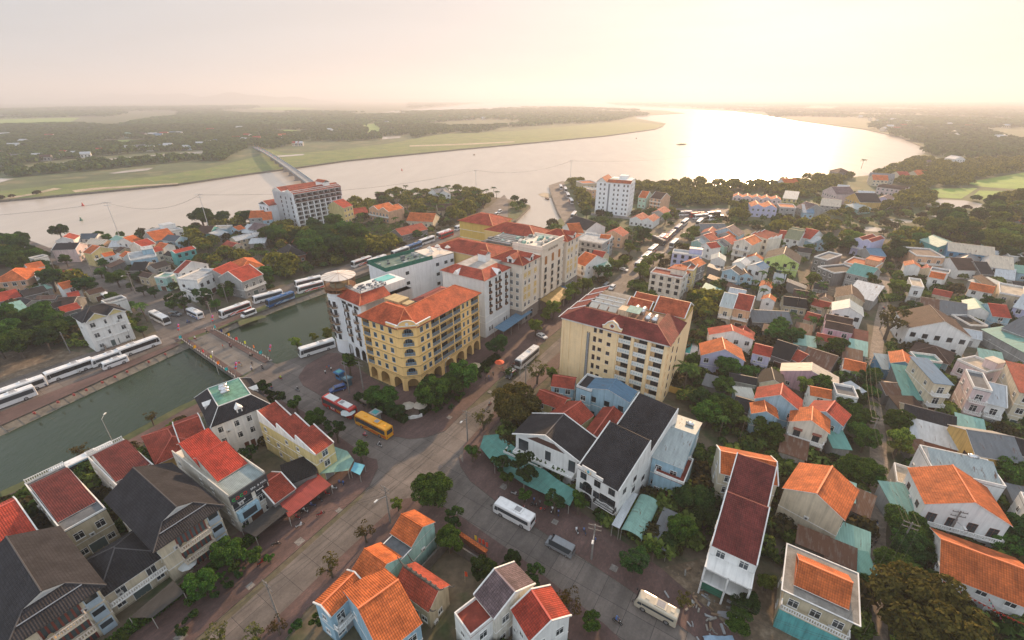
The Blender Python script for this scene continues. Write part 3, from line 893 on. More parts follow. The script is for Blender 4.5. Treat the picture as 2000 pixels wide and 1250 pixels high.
TREES={
 'round':[make_tree(3.2,5.0,2.2,'green',1,9500,.145,26),make_tree(3.0,4.6,2.4,'dark',2,9000,.145,22),make_tree(3.4,4.8,2.0,'green',3,9500,.15,30)],
 'big':[make_tree(5.2,6.2,3.2,'green',4,17000,.19,44,'broad_tree'),make_tree(5.0,5.6,3.0,'dark',5,16000,.19,38,'broad_tree')],
 'light':[make_tree(2.4,4.0,1.8,'light',6,4200,.145,16,'young_tree'),make_tree(2.8,4.4,2.0,'light',7,4600,.155,20,'young_tree')],
 'small':[make_tree(1.5,2.6,1.6,'green',8,1700,.14,12,'street_tree'),make_tree(1.6,3.0,1.5,'dark',9,1700,.15,12,'street_tree')],
 'sparse':[make_tree(1.9,3.2,1.7,'brown',10,420,.13,16,'sparse_tree'),make_tree(2.2,3.4,1.8,'olive',11,620,.14,18,'sparse_tree')],
 'brown':[make_tree(4.6,5.4,2.6,'brown',12,16000,.18,40,'brown_tree')],
 'palm':[make_palm(8.0,3.4,15,21,'coconut_palm'),make_palm(6.0,3.0,14,22,'coconut_palm')],
 'areca':[make_palm(6.5,1.9,9,23,'areca_palm',.35,.09),make_palm(5.0,2.0,9,24,'areca_palm',.38,.09)],
 'banana':[make_palm(1.6,2.4,8,25,'banana_plant',.6,.14)],
 'bush':[make_tree(1.2,1.7,.25,'green',13,900,.12,9,'shrub'),make_tree(1.1,1.5,.2,'dark',14,800,.12,8,'shrub')],
}
_tr={}
NATR=dict(round=3.2,big=5.2,light=2.5,small=1.5,sparse=2.0,brown=4.6,palm=3.2,areca=1.9,banana=2.3,bush=1.2)
def tree(kind,x,y,r,label,group=None,z=0):
 lst=TREES[kind];i=_tr.get(kind,0);_tr[kind]=i+1
 p=lst[i%len(lst)];s=r/NATR[kind]
 cat='palm tree' if kind in('palm','areca')else 'shrub' if kind=='bush' else 'banana plant' if kind=='banana' else 'tree'
 sx=s*rnd.uniform(.93,1.07)
 return place(p,(x,y,z),rnd.uniform(0,6.28),label,cat,group,(sx,s,s*rnd.uniform(.9,1.1)))
def blob_wood(name,pts,label,mat_,seed=1,quads=26,size=(3.5,6.0)):
 """a wood too large to count: every crown a loose pile of leaf-clump faces. pts: (x, y, scale)"""
 g=np.random.default_rng(seed);n=len(pts)
 P=np.array(pts);k=np.repeat(np.arange(n),quads);m=len(k)
 d=g.normal(size=(m,3));d/=np.linalg.norm(d,axis=1,keepdims=True);d[:,2]=np.abs(d[:,2])*1.0-.15
 r=g.uniform(size[0],size[1],n)*P[:,2]
 hgt=r*g.uniform(.8,1.25,n)
 C=np.stack([P[:,0],P[:,1],hgt*.75],1)
 rad=g.uniform(.7,1.05,m)[:,None]
 Q=C[k]+d*rad*np.stack([r[k],r[k],hgt[k]*.8],1)
 nrm=d+g.normal(size=(m,3))*.4;nrm/=np.linalg.norm(nrm,axis=1,keepdims=True)
 a=np.cross(nrm,g.normal(size=(m,3)));a/=np.linalg.norm(a,axis=1,keepdims=True);b=np.cross(nrm,a)
 s=(r[k]*g.uniform(.22,.5,m)*(26/quads)**.5)[:,None]
 V=np.stack([Q-a*s-b*s*.8,Q+a*s*.9-b*s*.7,Q+a*s*.8+b*s,Q-a*s+b*s*.8],1).reshape(-1,3)
 V[:,2]=np.maximum(V[:,2],.1)
 me=bpy.data.meshes.new(name)
 me.vertices.add(len(V));me.vertices.foreach_set('co',V.astype('f').ravel())
 me.loops.add(m*4);me.loops.foreach_set('vertex_index',np.arange(m*4,dtype='i'))
 me.polygons.add(m);me.polygons.foreach_set('loop_start',np.arange(0,m*4,4,dtype='i'))
 me.update(calc_edges=True);me.materials.append(mat_)
 return struct(tag(link(name,me),label,'woodland'),'stuff')
def in_poly(x,y,P):
 c=False;n=len(P);j=n-1
 for i in range(n):
  if(P[i][1]>y)!=(P[j][1]>y)and x<(P[j][0]-P[i][0])*(y-P[i][1])/(P[j][1]-P[i][1])+P[i][0]:c=not c
  j=i
 return c

# ---------------- measured layout of the place, in metres
# ground polygons in metres: (name, points)
GROUND=[
('landA',[(-155.6,52.5),(-136,96.5),(-128.3,115.7),(-117.5,140.7),(-111.1,153.1),(-100.4,173.3),(-85.4,194.5),(-58.4,237),(-38.4,270.6),(-21.1,298.4),(-5.2,307.9),(2.9,322.4),(14.9,370.5),(2.2,393.1),(-6.6,399.7),(-47.7,433.4),(-111.8,404.2),(-132.9,348.4),(-180.8,319.4),(-225.3,294.5),(-246.5,278.6),(-263.3,257.8),(-289.2,248),(-374,208.5)]),
('landBnear',[(-129.5,53.5),(-112.7,73.4),(-99.5,91.4),(-93.5,104),(-90.1,110.4),(-85.5,118.8),(-80.5,128.6),(-76.7,127.3),(-72.2,131.5),(-63.9,140.4),(-56.8,149.3),(-42.5,172.3),(-23.3,205),(-4.3,248),(20.4,298.4),(37.9,333.4),(38.2,423.2),(42.4,466.6),(57.7,494.8),(100.9,460.8),(199.5,455),(255.2,466.6),(325.4,498.2),(439.8,549.6),(580.9,689),(707.1,819.9),(867.6,1090.8),(997.8,1391.8),(1104.2,1911.7),(1275.9,2485.1),(1492.3,3393.4),(1475,4251.3),(1429,5008.2),(1334.8,6560.9),(2469.4,13159.8),(2082.3,17119.1),(-385.6,9493.7),(-788.7,3861.3),(-836.6,3025.8),(-654.8,3199.2),(-253.1,3536.4),(0,5008.2),(671.7,5496.6),(822,4477),(1084.5,3536.4),(1005.2,2920.1),(617.5,2485.1),(538.4,2161.6),(531.2,1712.7),(463.8,1521.7),(404.9,1391.8),(218.7,1137.1),(68.2,983.3),(-77.9,837.4),(-230.9,671),(-270.6,597.5),(-299.2,553.6),(-338.2,475.7),(-389.2,430.8),(-419.9,404.2),(-436,393.1),(-489.8,307.9)]),
('grass',[(-438.2,395.3),(-422.1,406.5),(-391.4,433.4),(-340.3,478.8),(-301.3,557.7),(-272.6,602.2),(-232.8,676.9),(-78.7,846.4),(69,995.6),(221.7,1153.5),(411.8,1416),(493.9,1611.7),(452.7,1826.9),(325.4,1749.2),(0,1302.4),(-173.5,1187.5),(-236.6,936.8),(-303.2,794.9),(-353.5,756.3),(-425,837.4),(-380.1,721.2),(-377.2,583.6),(-397,522.7),(-447,481.9),(-479.3,436),(-494.7,338.3),(-470,319.4)]),
('sand',[(-435.6,392.7),(-441.4,406.9),(-437.2,422.2),(-442.9,451.6),(-431.1,447.2),(-431.9,434.4),(-429.8,412.9),(-432.8,398.3)]),
('sand',[(-414.1,438.6),(-406.5,451.6),(-378.8,465.4),(-341.2,480),(-337.5,473.1),(-368.4,458),(-393,442.9),(-402.5,428.6)]),
('sand',[(-188.6,894.5),(-101.6,928.1),(5,983.3),(4.8,960.4),(-90,904.3),(-183.5,869.2)]),
('fieldgreen',[(-2177.2,1985.2),(-1945.7,2243.5),(-1658.1,1870),(-1487,1611.7),(-1625.3,1472.3)]),
('fieldgreen',[(-841.2,983.3),(-798.9,1023.7),(-725.5,983.3),(-682,917.7),(-701.6,894.5),(-756,894.5)]),
('fieldgreen',[(-855.1,928.1),(-835.5,953.1),(-786.1,894.5),(-813.9,884.8)]),
('fieldgreen',[(-634.8,1319.4),(-626.2,1369.2),(-529.1,1285.9),(-503.6,1211.8),(-523.7,1156.1),(-590,1223.6)]),
('fieldgreen',[(-483.2,1611.7),(-475.1,1719.9),(-347,1319.4),(-311.1,1156.1),(-370,1254)]),
('fieldgreen',[(-2269.7,4251.3),(-2305.4,5068.3),(-1631.1,4251.3),(-1624.6,3560.4)]),
('fieldgreen',[(402.4,447.2),(450.5,451.6),(388.5,399.7),(372.1,405.5)]),
('fieldgreen',[(440,438.6),(459,434.4),(414.3,392.7),(396.9,401.1)]),
('fieldgreen',[(465.9,483.1),(599.1,554.4),(694.6,581.8),(534.1,438.6),(486.3,442.9),(461.1,458)]),
('fieldgreen',[(1161.2,1430.9),(1185.7,1391.8),(1089.3,1285.9),(1072,1312.5)]),
('fieldgreen',[(1175,1285.9),(1276.9,1340.3),(1175.7,1235.5)]),
('marsh',[(250.1,333),(277.5,340.9),(312,338.3),(347.3,333),(326.9,313.6),(290.8,318.3),(274,300.3),(245.9,291.9),(232.4,300.3),(226.7,313.6)]),
('marsh',[(133.6,318.3),(159.6,333),(174,328),(198,333),(201.6,318.3),(169.7,291.9),(158.4,304.6),(139.3,296.1)]),
('marsh',[(59.9,333),(83.9,328),(87.4,300.3),(76.9,287.9),(61.5,296.1),(56,309)]),
('marsh',[(-40.5,271),(-21.3,300.3),(-19.2,291.9),(-32.5,271)]),
('marsh',[(2.1,389.2),(14.6,372.9),(9.4,349.1),(2.9,325.5),(-3,329)]),
('marsh',[(-107.1,159.5),(-99.9,164.4),(-97.2,162.9),(-104.1,155.2)]),
('pond',[(336.1,372.9),(365.7,396.1),(383.8,391.3),(386.7,366.7),(368.2,359.5),(346.1,363.6)]),
('pond',[(307.4,334.1),(326.4,343.6),(342.6,330.5),(329,315.9),(318.9,313.6),(317.7,328)]),
('pond',[(270.9,325.5),(280.3,324),(287.4,318.3),(273.4,313.6),(264.3,313.6)]),
('pond',[(234.4,302.4),(241.4,303.7),(248.3,298.2),(240.1,289.9),(230.9,291.9)]),
('pond',[(-611.1,628),(-589.5,672.1),(-550.8,726.9),(-507.1,793.3),(-488.9,763.4),(-529.6,697.5),(-569.9,648.5),(-587.1,608.8)]),
('pond',[(-467.5,548),(-461.1,574.8),(-446.6,593.5),(-438.2,570.6),(-456.9,544.2)]),
('pond',[(-574,511.9),(-536.8,508.5),(-527,483.1),(-535.5,475.1)]),
('pond',[(-1172.1,1985.2),(-1119.4,2064.6),(-1018.9,1870),(-1086.8,1843.3)]),
('pond',[(-355.2,726.9),(-324.9,749.3),(-316.8,735.7),(-343,705.6)]),
('pond',[(-299.7,1105.2),(-256.3,1135.2),(-245.1,1067.5),(-276.6,1023.7)]),
('road',[(-50.1,41.2),(-32.6,72),(-32,75.9),(-13.5,95.2),(-3.2,111.7),(18.3,146.9),(41.5,190.2),(63,229.2),(84.3,262),(118.4,318),(123.6,341.6),(118.3,351.9),(99.2,346.7),(102.9,361),(122.8,366.7),(138.6,359.2),(170.3,362.9),(167.4,338.3),(151.8,319.4),(142.9,339.9),(126.4,312.1),(86.2,243.3),(53.6,192.6),(17.4,137.1),(4.7,117.7),(-5.6,101.5),(-12.2,88.5),(-11.6,82.3),(-23.3,71.6),(-25,69.5),(-35.1,53.5),(-42.5,41.2)]),
('road',[(-83.7,119.4),(-80.8,129.2),(-76.7,127.3),(-72.2,131.5),(-63.9,140.4),(-56.8,149.3),(-51.2,130.9),(-66.8,126.3),(-66.5,119.4),(-63.1,114.9),(-56.2,109.9),(-43.4,100.4),(-30.5,92),(-26.1,90.8),(-22,91.4),(-17.4,94),(-12.2,88.5),(-12.9,84.6),(-12.2,81.3),(-9.5,76.7),(-2.3,69.8),(8.8,61.1),(20.9,51.2),(33.3,40.5),(19.2,41.2),(15.2,45.5),(2.9,56.5),(-10,66.5),(-19,72.3),(-23.3,71.6),(-28.3,69.5),(-31.4,80.8),(-32.4,83.5),(-34.6,84.2),(-57.8,102.2),(-78,114.1)]),
('road',[(-149.2,84.9),(-141.5,101.9),(-119.4,142.2),(-111.1,153.1),(-85.4,194.5),(-58.4,237),(-38.7,272.8),(-3,328.6),(-3.5,393.1),(-6.9,418.3),(-16.7,374.4),(-40,291.9),(-59.2,254.8),(-95.3,216.6),(-107,192),(-118.5,171.2),(-125.7,169.2),(-148.4,186),(-187.5,205),(-235.6,236.1),(-293.4,270.6),(-292.2,259.9),(-193.6,195.1),(-144.6,163.4),(-130.7,148.5),(-143.6,135),(-156,116.3),(-163.2,96.5)]),
('road',[(36.7,466.6),(53.9,494.8),(51.3,384.6),(47.2,307.9),(53.1,270.6),(40.6,270.6),(36.7,307.9),(35,346.7),(35.1,406.5)]),
('lane',[(55.7,40.1),(77,71.1),(87.8,86.3),(121.1,133.6),(140.9,158.8),(162.5,184.8),(176.8,209.9),(182.9,207.1),(151.6,166.3),(125.6,133.6),(107.4,109.9),(96,92),(89.9,83.2),(81.4,71.1),(74.7,63.2),(58.1,40.1)]),
('pave',[(-66.5,119.4),(-63.1,114.9),(-56.2,109.9),(-43.4,100.4),(-30.5,92),(-26.1,90.8),(-22,91.4),(-17.4,94),(-13.4,101.7),(-3.3,119.4),(19.1,154.3),(32.7,177.5),(31.7,186),(8.5,172.3),(-17.4,134.3),(-36.7,113),(-49.3,124.5),(-59.2,134.3),(-62.7,134.3),(-66.8,126.3)]),
('pave',[(-83.7,119.4),(-78,114.1),(-57.8,102.2),(-34.6,84.2),(-32.4,83.5),(-31.4,80.8),(-32,74.9),(-38.9,63.2),(-50.4,43.6),(-51.3,41.2),(-64.1,41.2),(-56,60.8),(-44.1,83.2),(-58.9,94.4),(-75.4,105.5),(-85.5,113)]),
('pavedge',[(-112.7,73.4),(-99.5,91.4),(-93.5,104),(-90.1,110.4),(-85.5,118.8),(-83.7,119.4),(-81,113),(-84.2,105.5),(-88.5,96.5),(-95.2,85.8),(-107.9,70.9)]),
('pave',[(-42.5,41.2),(-35.1,53.5),(-25,69.5),(-23.3,71.6),(-19,72.3),(-10,66.5),(2.9,56.5),(15.2,45.5),(19.2,41.2),(13.4,40.1),(0,49.7),(-12,60.8),(-20,66.2),(-24,60.8),(-34.8,48),(-36.9,41.2)]),
('pave',[(-11.6,82.3),(-12.9,84.6),(-12.2,81.3),(-9.5,76.7),(-2.3,69.8),(8.8,61.1),(20.9,51.2),(32,41.2),(38.5,41.2),(27.4,55.5),(13,69.5),(-5,86.7),(-6.6,92.4),(1.5,105.5),(16.4,127),(17.3,136.4),(4.7,117.1),(-5.6,101),(-12.1,88.2)]),
('pave',[(-119.2,142.2),(-111.1,153.1),(-105.9,163.4),(-107.8,166.3),(-113.1,156.1),(-122.4,145.3)]),
('pavedge',[(-141.3,101.7),(-119.1,141.8),(-117,140),(-135.6,96)]),
('plot',[(27.4,55.5),(38.9,58.1),(44.4,53.5),(50.7,51.6),(43.3,41.2),(33.3,40.5),(26.6,49.7)]),
('plot',[(-174.2,134.3),(-163.6,137.8),(-142.9,134.3),(-143.5,130.9),(-156.9,117.1)]),
('plot',[(166.2,240.5),(186.3,249.9),(174.5,208.5),(143.1,183.1),(132,195.1)]),
('gardengreen',[(25.8,68.2),(34.3,75.2),(46.6,83.2),(64.9,90.4),(56.4,78.2),(33,60.8)]),
('roadbase',[(-57.8,102.2),(-43.4,100.4),(-13.4,101.7),(-3,111.7),(1.5,105.5),(-6.6,92.4),(-11.6,82.3),(-9.5,76.7),(-1.1,66.9),(-10,66.5),(-22.5,68.2),(-32,74.9),(-31.4,80.8)]),
('noveg',[(5.8,153.5),(23.4,172.3),(19,118.5),(5.7,103.1),(0,105.5)]),
('canal',[(-159.1,53.5),(-137.7,98.2),(-119.5,143.8),(-102.5,177.5),(-87.2,199.6),(-59.9,244.2),(-32.6,284.5),(24.7,288.2),(-4.2,240.5),(-41.3,166.3),(-62.3,136),(-75.4,124.5),(-83.8,115.7),(-97.8,89.3),(-128.6,51.6)]),
('verge',[(-112.8,73.6),(-99.6,91.6),(-93.7,104.3),(-88,112),(-86.3,110.2),(-91.6,102.2),(-97.5,89.7),(-110.7,72)]),
('verge',[(-118.6,143.8),(-112.9,156.1),(-102.2,177),(-86.8,198.3),(-85.1,193.9),(-99.8,172.8),(-110,152.2),(-116.9,140.4)]),
]
